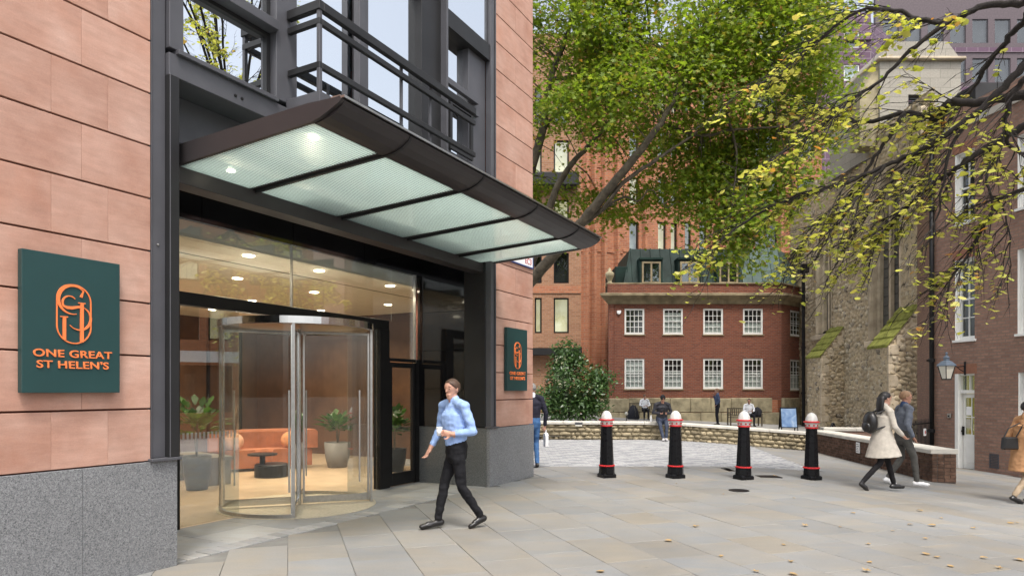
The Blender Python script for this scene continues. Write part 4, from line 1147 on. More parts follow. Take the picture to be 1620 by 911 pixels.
# mansard roof: standing seam copper panels
rx0, rx1 = hx(986, HY + 0.6), hx(1240, HY + 0.6); rz0 = hz(451); rz1 = hz(394, 39.5); n = 16
m = MB()
for i in range(n):
    a0 = rx0 + (rx1 - rx0) * i / n; a1 = rx0 + (rx1 - rx0) * (i + 1) / n
    t0 = 0.55 if i == 0 else 0
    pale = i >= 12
    m = MB()
    m.hexa([(a0 + 0.01 - A[0], 0.55, rz0), (a1 - 0.01 - A[0], 0.55, rz0), (a1 - 0.01 - A[0], 6, rz0), (a0 + 0.01 - A[0], 6, rz0),
            (a0 + 0.01 + t0 - A[0], 1.5, rz1), (a1 - 0.01 - A[0], 1.5, rz1), (a1 - 0.01 - A[0], 6, rz1), (a0 + 0.01 + t0 - A[0], 6, rz1)])
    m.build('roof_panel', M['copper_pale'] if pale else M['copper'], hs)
    m = MB(); m.hexa([(a0 - 0.025 - A[0], 0.49, rz0), (a0 + 0.025 - A[0], 0.49, rz0), (a0 + 0.025 - A[0], 0.62, rz0), (a0 - 0.025 - A[0], 0.62, rz0),
                      (a0 - 0.025 + t0 - A[0], 1.44, rz1 + 0.03), (a0 + 0.025 + t0 - A[0], 1.44, rz1 + 0.03), (a0 + 0.025 + t0 - A[0], 1.6, rz1 + 0.03), (a0 - 0.025 + t0 - A[0], 1.6, rz1 + 0.03)])
    m.build('roof_seam', M['copper_pale'] if pale else M['copper'], hs)
m = MB(); m.hexa([(rx1 + 0.02 - A[0], 0.57, rz0), (rx1 + 1.9 - A[0], 2.2, rz0), (rx1 + 1.9 - A[0], 6, rz0), (rx1 + 0.02 - A[0], 6, rz0), (rx1 + 0.02 - A[0], 1.5, rz1), (rx1 + 0.9 - A[0], 2.7, rz1), (rx1 + 0.9 - A[0], 6, rz1), (rx1 + 0.02 - A[0], 6, rz1)])
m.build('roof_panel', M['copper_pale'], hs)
B('roof_upstand', M['copper'], hs, (hx(977) - A[0], rx0 + 0.3 - A[0], 0.9, 5, rz0, hz(417)), bevel=0.02)
for x in (1017.5, 1078.5, 1141):
    f = B('dormer', M['copper'], hs, (hx(x) - 0.12 - A[0], hx(x + 30) + 0.12 - A[0], 0.40, 0.46, hz(449), hz(410) + 0.05), (hx(x) - 0.14 - A[0], hx(x + 30) + 0.14 - A[0], 0.30, 1.6, hz(410) + 0.051, hz(410) + 0.16), (hx(x) - 0.12 - A[0], hx(x) - 0.02 - A[0], 0.461, 1.5, hz(449), hz(410) + 0.05), (hx(x + 30) + 0.02 - A[0], hx(x + 30) + 0.12 - A[0], 0.461, 1.5, hz(449), hz(410) + 0.05))
    xa, xb = hx(x) - A[0], hx(x + 30) - A[0]; za, zd = hz(447), hz(412); xm = (xa + xb) / 2
    g = B('dormer_window', M['cornice'], hs, (xa, xa + .1, .33, .399, za, zd), (xb - .1, xb, .33, .399, za, zd), (xa + .1, xb - .1, .33, .399, zd - .1, zd), (xa + .1, xb - .1, .33, .399, za, za + .1), (xm - .05, xm + .05, .332, .398, za + .1, zd - .1))
    B('pane', M['glass_far'], g, (xa + .1, xb - .1, .36, .37, za + .1, zd - .1))
    B('room', M['dark_room'], g, (xa + .1, xm - .05, .385, .39, za + .1, zd - .1))
# security alarm box
o = empty('alarm_box', (hx(979), HY, hz(494)), 0, 'small white alarm box high on the red brick house', 'alarm box')
m = MB(); m.prism([(-0.13, 0.10), (-0.11, -0.06), (0, -0.14), (0.11, -0.06), (0.13, 0.10)], -0.09, -0.001, 'y'); m.build('case', M['white_sign'], o, bevel=0.02)
# stone urn on the parapet's left end
o = empty('stone_urn', (hx(967), HY + 0.6, hz(450)), 0, 'weathered stone urn on the left end of the parapet', 'urn')
m = MB(); m.lathe([(0.25, 0), (0.25, 0.15), (0.12, 0.22), (0.13, 0.32), (0.24, 0.55), (0.26, 0.72), (0.18, 0.80), (0.10, 0.86), (0.09, 0.98), (0.02, 1.05)], 16); m.build('urn_body', M['mossy'], o, smooth=True)
# black drainpipe at the junction with the church
o = empty('drainpipe', (hx(1271, 37), 37, -0.6), 0, 'dark drainpipe between the red house and the church', 'drainpipe')
m = MB(); m.tube([(0, 0, 0), (0, 0, hz(432, 37) + 0.6)], 0.09, 10); m.build('pipe', M['black_iron'], o)
B('hopper', M['black_iron'], o, (-0.26, 0.26, -0.2, 0.2, hz(432, 37) + 0.6, hz(418, 37) + 0.6), bevel=0.03)
for z in (2, 4.5, 7): m = MB(); m.lathe([(0.12, z), (0.12, z + 0.1)], 10); m.build('collar', M['black_iron'], o)

# ------------------------------------------------------------------ orange brick office behind
OY = 46.0
ob = empty('orange_office', (1.0, OY, 0), 0, 'tall orange brick office block with vertical ribs behind the red house', 'building')
def ozx(px, Y): return (px - 810) / 1061 * Y
FL = 45.0
flx0, flx1 = -6.0, ozx(919, FL)
fo = []
for (x0, x1) in ((876, 900), (846, 857)):
    for (t, b) in ((400, 448), (471, 527), (316, 372), (222, 276), (140, 196), (560, 640)):
        if b == 640 and x0 == 846: continue
        fo.append((ozx(x0, FL) - flx0, ozx(x1, FL) - flx0, hz(b, FL), hz(t, FL)))
fwl = wall('flat_wall', ob, (flx0, FL), (flx1, FL), -0.8, 25.5, M['brick_tan'], fo, 0.4)
for i, o4 in enumerate(fo): window(fwl, ob, *o4, cols=1, rows=1, frame=0.10, rec=0.12, fm=M['black_frame'], midrail=False, back=M['lit_room'] if i in (1, 3, 5, 7, 9, 2) else M['dark_room'], backdepth=0.5)
B('ledge', M['metal_dark'], ob, (flx0 - 1.0, ozx(914, FL) - 1.0, FL - OY - 0.9, FL - OY - 0.01, hz(300, FL), hz(278, FL)), bevel=0.1)
B('ledge', M['metal_dark'], ob, (flx0 - 1.0, flx1 - 1.0, FL - OY - 0.7, FL - OY - 0.01, hz(562, FL), hz(551, FL)))
B('string_course', M['brick_orange'], ob, (flx0 - 1.0, flx1 - 1.0, FL - OY - 0.06, FL - OY - 0.005, hz(464, FL), hz(452, FL)))
# faceted bay with ribs
pts = [(flx1, FL), (ozx(944, 45.6), 45.6), (ozx(985, 46.4), 46.4), (ozx(1030, 47.2), 47.2), (ozx(1078, 48), 48), (ozx(1150, 48.6), 48.6), (ozx(1300, 49), 49)]
seg = []
for i in range(len(pts) - 1):
    p0, p1 = pts[i], pts[i + 1]; L = math.hypot(p1[0] - p0[0], p1[1] - p0[1]); Ym = (p0[1] + p1[1]) / 2
    o3 = []
    for (px0, px1) in ((995, 1011), (1040, 1054), (1062, 1073), (1082, 1092), (1106, 1118), (1194, 1230), (1262, 1290)):
        xa = ozx(px0, Ym) - p0[0]; xb = ozx(px1, Ym) - p0[0]; k = L / (p1[0] - p0[0]); xa *= k; xb *= k
        if xa > 0.05 and xb < L - 0.05:
            for (t, b) in ((352, 396), (281, 324), (208, 250), (136, 178), (64, 106), (425, 470)): o3.append((xa, xb, hz(b, Ym), hz(t, Ym)))
    wl = wall('bay_wall', ob, p0, p1, -0.8, 25.0, M['brick_orange'], o3, 0.4)
    for j, o4 in enumerate(o3): window(wl, ob, *o4, cols=1, rows=1, frame=0.09, rec=0.16, fm=M['black_frame'], midrail=False, back=(M['lit_room'], M['lit_room_blue'], M['lit_room_blue'])[(i + j) % 3] if i != 5 else M['dark_room'], backdepth=0.5)
    # ribs
    nr = max(2, int(L / 0.8))
    for j in range(nr):
        x = L * (j + 0.5) / nr
        if any(a - 0.18 < x < b + 0.18 for a, b, _, _ in o3): continue
        m = MB(); m.prism([(x - 0.20, 0.0), (x - 0.09, -0.34), (x + 0.09, -0.34), (x + 0.20, 0.0)], -0.8, 25.0, 'z')
        m.build('rib', M['brick_orange'], ob, wl.location, wl.rotation_euler.z)
    for z in (hz(340, Ym), hz(268, Ym), hz(400, Ym)):
        m = MB(); m.box(0, L, -0.05, -0.003, z, z + 0.16); m.build('string_course', M['brick_orange'], ob, wl.location, wl.rotation_euler.z)

# purple glazed block further back on the right
PY = 62.0
pb = empty('purple_office', (ozx(1280, PY), PY, 0), 0, 'tall purple tiled office block rising behind the church', 'building')
po = []
for (x0, x1) in ((1335, 1360),):
    for (t, b) in ((102, 128), (156, 182), (212, 240), (50, 76)): po.append((ozx(x0, PY) - ozx(1285, PY), ozx(x1, PY) - ozx(1285, PY), hz(b, PY), hz(t, PY)))
pw = wall('front_wall', pb, (ozx(1285, PY), PY), (ozx(1378, PY), PY), -1, hz(20, PY), M['brick_purple'], po, 0.4)
for i, o4 in enumerate(po): window(pw, pb, *o4, cols=1, rows=1, frame=0.12, rec=0.1, fm=M['white_paint'], midrail=False, back=M['lit_room_blue'] if i % 2 == 0 else M['dark_room'])
for py in (60, 134, 190):
    B('string_course', M['brick_purple'], pb, (ozx(1285, PY) - pb.location.x, ozx(1378, PY) - pb.location.x, -0.25, -0.01, hz(py + 5, PY), hz(py, PY)))
wall('side_wall', pb, (ozx(1378, PY), PY), (ozx(1400, PY) + 6, PY + 6), -1, hz(35, PY), M['brick_purple'])
gb = empty('grey_office', (ozx(1385, 72), 72, 0), 0, 'mauve clad office block far behind the church turret', 'building')
go = []
for i in range(9):
    for k in range(5): go.append((0.8 + i * 2.4, 2.5 + i * 2.4, 22 + k * 4.2, 24.6 + k * 4.2))
gw = wall('front_wall', gb, (ozx(1385, 72), 72), (ozx(1720, 72), 72), -1, hz(-60, 72), simple('mauve cladding', (0.085, 0.062, 0.07), 0.5, vary=0.2), go, 0.4)
for o4 in go: window(gw, gb, *o4, cols=1, rows=1, frame=0.1, rec=0.1, fm=M['metal'], midrail=False)
for k in range(5):
    B('floor_band', M['brick_purple'], gb, (0, 21.5, -0.12, -0.01, 21.0 + k * 4.2, 21.5 + k * 4.2))

# ------------------------------------------------------------------ brown brick house on the right
RA = (12.06, 19.15); RB = (12.70, 15.30)
rb = empty('brown_house', (RA[0], RA[1], -0.6), 0, 'brown brick house with white door and sash windows on the right', 'house')
def rk(px):      # pixel column -> distance along the wall from its far corner
    a = (px - 810) / 1061.0; dx, dy = 0.164, -0.9865
    return (a * RA[1] - RA[0]) / (dx - a * dy)
def rz_(px, py):
    k = rk(px); Y = RA[1] - 0.9865 * k; return CAMH - (py - 617) / 1061.0 * Y
k0, k1 = rk(1512), rk(1541.5); k2 = rk(1610); k3 = k2 + 0.75
door_op = (k0, k1, -0.545, rz_(1527, 591))
ops = [door_op, (k0 - 0.02, k1 + 0.01, rz_(1527, 537), rz_(1527, 409)), (k0 - 0.02, k1 + 0.01, rz_(1527, 352), rz_(1527, 240)),
       (k2, k3, rz_(1612, 528), rz_(1612, 395)), (k2, k3, rz_(1612, 330), rz_(1612, 215)), (k2 + 0.02, k3, 0.9, rz_(1612, 589))]
rw = wall('front_wall', rb, RA, RB, -0.8, 9.3, M['brick_brown'], ops, 0.26, M['white_paint'])
for o4 in ops[1:]:
    f = window(rw, rb, *o4, cols=2, rows=4, frame=0.08, rec=0.12, bar=0.025, sill=M['white_paint'])
    B('reveal_lining', M['white_paint'], f, (o4[0] + 0.001, o4[0] + 0.035, 0.02, 0.119, o4[2] + 0.001, o4[3] - 0.001))
wall('end_wall', rb, RB, (22.0, 16.8), -1.6, 9.3, M['brick_brown'], [(1.5, 2.6, 0.2, 2.4), (4.0, 5.1, 0.2, 2.4)], 0.26)
wall('end_wall', rb, (14.5, 24.0), RA, -0.8, 9.3, M['brick_brown'])
mould(rb, [RA, RB, (22, 16.8)], [(-0.3, 9.301), (0.05, 9.301), (0.08, 9.45), (-0.3, 9.5)], M['coping'], 'parapet_coping')
B('room_back', M['dark_room'], rb, (0.2, 3.6, 2.0, 2.1, -0.8, 9.2), loc=(0, 0, 0.6), rz=rw.rotation_euler.z)
# flat brick arches over the openings
for o4 in ops[:3]:
    B('brick_arch', simple('rubbed brick', (0.26, 0.12, 0.075), 0.9, vary=0.2, scale=8), rb, (o4[0] - 0.08, o4[1] + 0.08, -0.006, 0.05, o4[3] + 0.002, o4[3] + 0.26), loc=rw.location, rz=rw.rotation_euler.z)
# white door
dz0, dz1 = door_op[2], door_op[3]
dw = k1 - k0
D = B('door', M['white_paint'], rb, (k0 + 0.10, k0 + 0.17, 0.14, 0.18, dz0 + 0.02, dz0 + 2.05), (k1 - 0.05, k1, 0.14, 0.18, dz0 + 0.02, dz0 + 2.05), (k0 + 0.17, k1 - 0.05, 0.14, 0.18, dz0 + 0.02, dz0 + 0.95), (k0 + 0.17, k1 - 0.05, 0.14, 0.18, dz0 + 1.94, dz0 + 2.05), ((k0 + k1) / 2 + 0.05, (k0 + k1) / 2 + 0.075, 0.145, 0.175, dz0 + 0.95, dz0 + 1.94), (k0 + 0.17, k1 - 0.05, 0.146, 0.174, dz0 + 1.40, dz0 + 1.43), loc=rw.location, rz=rw.rotation_euler.z, bevel=0.004)
yb = m_lit_room('yellow lit hallway', (0.42, 0.33, 0.08), (0.55, 0.45, 0.14), 0.25)
B('pane', M['glass_far'], D, (k0 + 0.17, k1 - 0.05, 0.155, 0.16, dz0 + 0.95, dz0 + 1.94))
B('hallway', yb, D, (k0 + 0.02, k1 + 0.3, 0.32, 0.33, dz0 + 0.9, dz1))
B('door_panel', M['white_paint'], D, (k0 + 0.22, k1 - 0.09, 0.128, 0.139, dz0 + 0.18, dz0 + 0.78), bevel=0.01)
B('handle', M['black_iron'], D, (k0 + 0.115, k0 + 0.145, 0.09, 0.139, dz0 + 0.92, dz0 + 1.16), (k0 + 0.06, k0 + 0.14, 0.08, 0.092, dz0 + 1.02, dz0 + 1.05))
B('paper_notice', M['white_sign'], D, (k0 + 0.19, k0 + 0.36, 0.148, 0.152, dz0 + 1.47, dz0 + 1.70))
B('paper_notice', M['coping'], D, (k0 + 0.19, k0 + 0.33, 0.148, 0.152, dz0 + 1.12, dz0 + 1.36))
B('door_frame', M['white_paint'], rb, (k0 - 0.015, k0 + 0.09, -0.015, 0.20, dz0, dz1), (k1 + 0.001, k1 + 0.02, 0.0, 0.2, dz0, dz1), (k0 + 0.09, k1, 0.05, 0.20, dz0 + 2.06, dz0 + 2.15), (k0 + 0.09, k1, 0.05, 0.20, dz1 - 0.05, dz1), ((k0 + k1) / 2 + 0.04, (k0 + k1) / 2 + 0.07, 0.1, 0.18, dz0 + 2.15, dz1 - 0.05), loc=rw.location, rz=rw.rotation_euler.z)
B('fanlight_pane', M['glass_far'], rb, (k0 + 0.09, k1, 0.15, 0.155, dz0 + 2.15, dz1 - 0.05), loc=rw.location, rz=rw.rotation_euler.z)
B('doorstep', M['coping'], rb, (k0 - 0.02, k1 + 0.05, -0.12, 0.26, -0.66, dz0), loc=rw.location, rz=rw.rotation_euler.z)
kv = rk(1566)
vn = empty('air_vent', (RA[0], RA[1], -0.45), rw.rotation_euler.z, 'small grey louvred vent low in the brown brick wall', 'vent')
B('frame', M['metal'], vn, (kv, kv + 0.27, -0.02, -0.001, 0.05, 0.07), (kv, kv + 0.27, -0.02, -0.001, 0.40, 0.42), (kv, kv + 0.02, -0.02, -0.001, 0.0701, 0.3999), (kv + 0.25, kv + 0.27, -0.02, -0.001, 0.0701, 0.3999))
for i in range(8): B('slat', M['metal'], vn, (kv + 0.02, kv + 0.25, -0.016, -0.002, 0.075 + i * 0.041, 0.10 + i * 0.041))
kb_ = rk(1500.5)
o = empty('entry_box', (RA[0], RA[1], 0.83), rw.rotation_euler.z, 'small grey entry phone box beside the white door', 'intercom')
B('case', M['brushed'], o, (kb_, kb_ + 0.12, -0.05, -0.001, 0.0, 0.13), bevel=0.01)
B('keypad', M['metal_dark'], o, (kb_ + 0.03, kb_ + 0.09, -0.056, -0.051, 0.03, 0.08))
# wall lantern
kl = rk(1527); zl = rz_(1527, 586)
ln = empty('wall_lantern', (RA[0], RA[1], zl), rw.rotation_euler.z, 'traditional wall lantern on iron bracket beside the white door', 'lantern')
lx, ly = kl - 0.06, -0.52
m = MB(); m.lathe([(0.10, -0.22), (0.19, 0.12)], 4, (lx, ly, 0), ph=R(45)); m.build('lantern_glass', M['rope_lamp'], ln)
m = MB()
for i in range(4):
    w = R(45 + 90 * i); m.tube([(lx + 0.105 * math.cos(w), ly + 0.105 * math.sin(w), -0.23), (lx + 0.195 * math.cos(w), ly + 0.195 * math.sin(w), 0.13)], 0.012, 6)
m.lathe([(0.115, -0.25), (0.115, -0.22)], 4, (lx, ly, 0), ph=R(45)); m.build('lantern_frame', M['black_iron'], ln)
m = MB(); m.lathe([(0.235, 0.125), (0.215, 0.16), (0.12, 0.25), (0.07, 0.27), (0.07, 0.33), (0.085, 0.35), (0.03, 0.40), (0.02, 0.44), (0.035, 0.46), (0.01, 0.50)], 4, (lx, ly, 0), ph=R(45)); m.build('lantern_cap', M['lamp_blue'], ln)
m = MB(); m.tube([(kl, 0, 0.12), (kl, -0.25, 0.10), (lx, ly, 0.24)], 0.014, 6); m.tube([(kl, 0, -0.05), (kl - 0.01, -0.1, 0.0), (kl - 0.02, -0.22, 0.08)], 0.012, 6); m.build('bracket_scroll', M['black_iron'], ln)
B('wall_plate', M['black_iron'], ln, (kl - 0.03, kl + 0.03, -0.015, -0.001, -0.12, 0.24))
# drainpipe at the far corner
dp = empty('drainpipe', (RA[0] - 0.09, RA[1] - 0.02, -0.5), 0, 'tall black drainpipe at the corner of the brown brick house', 'drainpipe')
m = MB(); m.tube([(0, 0, 0), (0, 0, 9.9)], 0.062, 12); m.build('pipe', M['black_iron'], dp, smooth=True)
for z in (0.9, 2.9, 5.1, 7.2): m = MB(); m.lathe([(0.085, z), (0.085, z + 0.09), (0.07, z + 0.1)], 12); m.build('collar', M['black_iron'], dp); B('ear', M['black_iron'], dp, (-0.12, 0.12, 0.03, 0.05, z + 0.02, z + 0.07))

# iron railings between the wall end and the house
ra = empty('iron_railing', (10.55, 17.9, gz(10.6)), math.atan2(1.3, 1.45), 'black iron railings between the low brick wall and the brown house', 'railing')
LR = 1.9
for z in (0.12, 1.05): B('rail', M['black_iron'], ra, (0, LR, -0.012, 0.012, z, z + 0.03))
for i in range(17):
    x = 0.02 + i * LR / 17
    m = MB(); m.tube([(x, 0, 0), (x, 0, 1.12), (x, 0, 1.20)], [0.011, 0.011, 0.002], 6); m.build('baluster', M['black_iron'], ra)
B('notice', M['white_sign'], ra, (1.25, 1.42, -0.03, -0.014, 0.72, 0.92))
m = MB(); m.lathe([(0.05, 0), (0.05, 0.002)], 14); m.v = [(1.335 + x, -0.031 - z, 0.82 + y) for x, y, z in m.v]; m.build('notice_mark', M['bollard_red'], ra)

# ------------------------------------------------------------------ medieval church
ch = empty('stone_church', (16.2, 26.0, -0.8), 0, 'old rubble stone church with sloping mossy buttresses and tall windows', 'church')
def vor(x, z, cell, g, jit=0.9):
    """per point: (F1, F2, cell random) of a jittered grid"""
    ix = np.floor(x / cell).astype(int); iz = np.floor(z / cell).astype(int)
    F1 = np.full(x.shape, 9.0); F2 = np.full(x.shape, 9.0); cid = np.zeros(x.shape)
    def h(a, b, k): v = np.sin(a * 127.1 + b * 311.7 + k * 74.7) * 43758.5453; return v - np.floor(v)
    for di in (-1, 0, 1):
        for dj in (-1, 0, 1):
            a, b = ix + di, iz + dj
            cx_ = (a + 0.5 + (h(a, b, 1) - 0.5) * jit) * cell; cz_ = (b + 0.5 + (h(a, b, 2) - 0.5) * jit) * cell
            d = np.hypot(x - cx_, (z - cz_) * 1.35) / cell
            r = h(a, b, 3)
            closer = d < F1
            F2 = np.where(closer, F1, np.minimum(F2, d)); cid = np.where(closer, r, cid); F1 = np.where(closer, d, F1)
    return F1, F2, cid
def rubble(name, parent, p0, p1, z0, z1, cell=0.22, step=0.045, depth=0.07, ztop=None, xleft=None, ops=(), mat=None, zoff=0.8):
    """relief masonry panel; ztop(x) cuts the top"""
    a = math.atan2(p1[1] - p0[1], p1[0] - p0[0]); L = math.hypot(p1[0] - p0[0], p1[1] - p0[1])
    nx = max(2, int(L / step)); nz = max(2, int((z1 - z0) / step))
    X, Z = np.meshgrid(np.linspace(0, L, nx + 1), np.linspace(z0, z1, nz + 1))
    F1, F2, cid = vor(X + p0[1] * 3.1, Z, cell, None)
    hgt = np.clip((F2 - F1) * 2.2, 0, 1) ** 0.6
    Y = -depth * (hgt * (0.55 + 0.6 * cid))
    edge = (X < 1e-6) | (X > L - 1e-6)
    Y = np.where(edge, 0.03, Y)
    if ztop is not None: Z = np.minimum(Z, ztop(X))
    verts = np.stack([X.ravel(), Y.ravel(), Z.ravel()], 1)
    idx = np.arange((nx + 1) * (nz + 1)).reshape(nz + 1, nx + 1)
    f = np.stack([idx[:-1, :-1].ravel(), idx[:-1, 1:].ravel(), idx[1:, 1:].ravel(), idx[1:, :-1].ravel()], 1)
    cen = verts[f].mean(1)
    keep = np.ones(len(f), bool)
    area = np.ptp(verts[f][:, :, 2], axis=1) > 1e-5; keep &= area
    for (x0, x1, b0, b1, arch) in ops:
        ins = (cen[:, 0] > x0) & (cen[:, 0] < x1) & (cen[:, 2] > b0)
        top = b1 - (((cen[:, 0] - (x0 + x1) / 2) / ((x1 - x0) / 2)) ** 2) * arch
        keep &= ~(ins & (cen[:, 2] < top))
    o = np_mesh(name, verts, f[keep], mat or M['rubble'], parent, smooth=False)
    at = o.data.attributes.new('stone', 'FLOAT', 'POINT'); at.data.foreach_set('value', np.where(F2.ravel() - F1.ravel() < 0.10, 1.0, cid.ravel() * 0.96).astype(np.float32))  # joints get the darkest colour, their shadow painted in
    pl = parent.location; o.location = (p0[0] - pl.x, p0[1] - pl.y, -pl.z); o.rotation_euler = (0, 0, a)
    return o
CW0 = (17.05, 41.0); CW1 = (16.18, 25.7)       # main wall, seen left to right = far to near
aW = math.atan2(CW1[1] - CW0[1], CW1[0] - CW0[0]); LWc = math.hypot(CW1[0] - CW0[0], CW1[1] - CW0[1])
def cwx(px):
    a = (px - 810) / 1061.0; dx, dy = math.cos(aW), math.sin(aW); return (a * CW0[1] - CW0[0]) / (dx - a * dy)
def cwp(k): return (CW0[0] + math.cos(aW) * k, CW0[1] + math.sin(aW) * k)
w2a, w2b = cwx(1379), cwx(1452); d_a, d_b = cwx(1386), cwx(1412)
w1a, w1b = cwx(1294), cwx(1318)
zs = hz(540, cwp(w2a)[1])
ops = [(w2a, w2b, zs, 11.2, 2.2), (d_a, d_b, -0.8, 3.0, 1.3), (w1a, w1b, 4.6, 10.6, 2.0)]
mw = rubble('main_wall', ch, CW0, CW1, -0.8, 13.2, cell=0.23, step=0.05, depth=0.11, ops=ops)
# windows in that wall: splayed stone reveal, mullions, leaded lights
def church_window(x0, x1, z0, z1, arch, lights, name='church_window'):
    n = 14
    def top(x): return z1 - (((x - (x0 + x1) / 2) / ((x1 - x0) / 2)) ** 2) * arch
    xsr = [x0 + (x1 - x0) * i / n for i in range(n + 1)]
    outl = [(x0, z0)] + [(x, top(x)) for x in xsr] + [(x1, z0)]
    fr = MB()
    for i in range(len(outl) - 1):
        (xa, za), (xb, zb_) = outl[i], outl[i + 1]
        cxm, czm = (x0 + x1) / 2, (z0 + z1) / 2
        def inn(x, z, k): v = Vector((cxm - x, czm - z)); v.normalize(); return x + v.x * k, z + v.y * k
        for (k0_, k1_, y0_, y1_) in ((-0.22, 0.0, -0.10, -0.10), (0.0, 0.10, -0.10, 0.05), (0.10, 0.12, 0.05, 0.22), (0.12, 0.24, 0.22, 0.30), (0.24, 0.26, 0.30, 0.45)):
            A1, A2, A3, A4 = inn(xa, za, k0_), inn(xb, zb_, k0_), inn(xb, zb_, k1_), inn(xa, za, k1_)
            fr.add([(A1[0], y0_, A1[1]), (A2[0], y0_, A2[1]), (A3[0], y1_, A3[1]), (A4[0], y1_, A4[1])], [(0, 1, 2, 3)])
    f = fr.build(name, M['dressed'], ch, mw.location, mw.rotation_euler.z)
    w = (x1 - x0 - 0.4) / lights
    for i in range(1, lights):
        x = x0 + 0.2 + w * i; B('mullion', M['dressed'], f, (x - 0.09, x + 0.09, 0.28, 0.44, z0, top(x) - 0.05))
    m = MB(); poly = [(x, z) for x, z in outl]; m.prism(poly, 0.46, 0.48, 'y'); m.build('leaded_light', M['lead'], f)
    m = MB()
    for zz in np.arange(z0 + 0.3, z1 - arch * 0.6, 0.42): m.box(x0 + 0.2, x1 - 0.2, 0.43, 0.455, zz, zz + 0.02)
    for i in range(lights):
        xm = x0 + 0.2 + w * (i + 0.5); m.box(xm - 0.01, xm + 0.01, 0.432, 0.454, z0, z1 - arch)
    tag(m.build('glazing_bar', M['black_iron'], f), kind='stuff')
    B('sill', M['dressed'], f, (x0 - 0.3, x1 + 0.3, -0.22, 0.40, z0 - 0.28, z0 - 0.001), bevel=0.03)
church_window(w2a, w2b, zs, 11.2, 2.2, 4)
church_window(w1a, w1b, 4.6, 10.6, 2.0, 3)
# door arch
n = 12
m = MB()
for rr_, yy in ((0.0, -0.16), (0.14, 0.0), (0.28, 0.16)):
    pass
def arch_outline(k):
    x0, x1 = d_a - 0.25 + k, d_b + 0.25 - k
    return [(x0, -0.8)] + [(x0 + (x1 - x0) * i / n, 3.25 - k - abs((2 * i / n - 1)) ** 1.7 * (1.45)) for i in range(n + 1)] + [(x1, -0.8)]
rings = [(0.0, -0.13), (0.12, -0.13), (0.14, 0.0), (0.26, 0.0), (0.28, 0.15), (0.38, 0.15), (0.40, 0.4)]
for (ka, ya), (kb, yb2) in zip(rings[:-1], rings[1:]):
    oa, ob_ = arch_outline(ka), arch_outline(kb)
    for i in range(len(oa) - 1):
        m.add([(oa[i][0], ya, oa[i][1]), (oa[i + 1][0], ya, oa[i + 1][1]), (ob_[i + 1][0], yb2, ob_[i + 1][1]), (ob_[i][0], yb2, ob_[i][1])], [(0, 1, 2, 3)])
da = m.build('door_arch', M['dressed'], ch, mw.location, mw.rotation_euler.z)
B('door_leaf', M['timber'], da, (d_a - 0.2, d_b + 0.2, 0.42, 0.48, -0.8, 3.2))
B('core_wall', M['dark_room'], ch, (1.15, 12, -0.9, 14.6, 0.0, 13.9), loc=(0, 0, 0))

# buttresses: near face, left face, mossy weathering slope, quoins
def buttress(yn, xl, xr, depth, zs0, zs1, label=None, up=12.0, fl=0.45):
    # near (camera-facing) face of relief masonry with stepped top
    def ztop(x):
        L = xr - xl
        return np.minimum(up, zs0 + (zs1 - zs0) * np.clip(x / (L - fl), 0, 1) + np.where(x > L - fl, up, 0))
    rubble('buttress_face', ch, (xl, yn), (xr, yn), -0.8, up, cell=0.21, step=0.04, depth=0.10, ztop=ztop)
    rubble('buttress_side', ch, (xl, yn + depth), (xl, yn), -0.8, zs0, cell=0.20, step=0.05, depth=0.09)
    rubble('buttress_side', ch, (xr - fl, yn + depth), (xr - fl, yn), zs1 - 0.1, up, cell=0.20, step=0.07, depth=0.05)
    # weathering: overlapping mossy slabs
    n = 5; run = (xr - fl - xl); rise = zs1 - zs0
    for i in range(n):
        u0, u1 = i / n, (i + 1) / n
        xa, za = xl - 0.10 + (run + 0.10) * u0, zs0 - 0.05 + (rise + 0.05) * u0
        xb, zb2 = xl - 0.10 + (run + 0.10) * u1 + 0.02, zs0 - 0.05 + (rise + 0.05) * u1 + 0.03
        m = MB(); t = 0.07
        y0, y1 = yn - 0.08, yn + depth + 0.08
        m.hexa([(xa - 16.2, y0 - 26, za - t + 0.8), (xb - 16.2, y0 - 26, zb2 - t + 0.8), (xb - 16.2, y1 - 26, zb2 - t + 0.8), (xa - 16.2, y1 - 26, za - t + 0.8),
                (xa - 16.2, y0 - 26, za + 0.05 + 0.8), (xb - 16.2, y0 - 26, zb2 + 0.8 - 0.03), (xb - 16.2, y1 - 26, zb2 + 0.8 - 0.03), (xa - 16.2, y1 - 26, za + 0.05 + 0.8)])
        m.build('weathering_slab', M['moss_green'], ch, bevel=0.015)
    # quoins on the near face: under the slope and up the standing part
    for i in range(n):
        u0 = (i + 0.15) / n
        xq = xl + run * u0; zq = zs0 + rise * u0 - 0.45
        B('quoin', M['dressed'], ch, (xq - 16.2, min(xq + 0.34, xr - fl + .25) - 16.2, yn - 26 - 0.085, yn - 26 + 0.1, zq + 0.8, zq + 0.8 + 0.40 + 0.04 * (i % 2)), bevel=0.02)
    z = zs1 + 0.02; i = 0
    while z < up - 0.3:
        h = rnd.uniform(0.34, 0.5); wq = 0.24 if i % 2 else 0.40
        B('quoin', M['dressed'], ch, (xr - fl - 16.2 - 0.02, xr - fl + wq - 16.2 - 0.02, yn - 26 - 0.083, yn - 26 + 0.1, z + 0.8, z + 0.8 + h - 0.015), bevel=0.015); z += h; i += 1
    z = -0.8; i = 0
    while z < zs0 - 0.35:
        h = rnd.uniform(0.32, 0.5); wq = 0.18 if i % 2 else 0.36
        B('quoin', M['dressed'], ch, (xl - 16.2 - 0.03, xl + wq - 16.2, yn - 26 - 0.08, yn - 26 + 0.1, z + 0.8, z + 0.8 + h - 0.015), bevel=0.015); z += h; i += 1
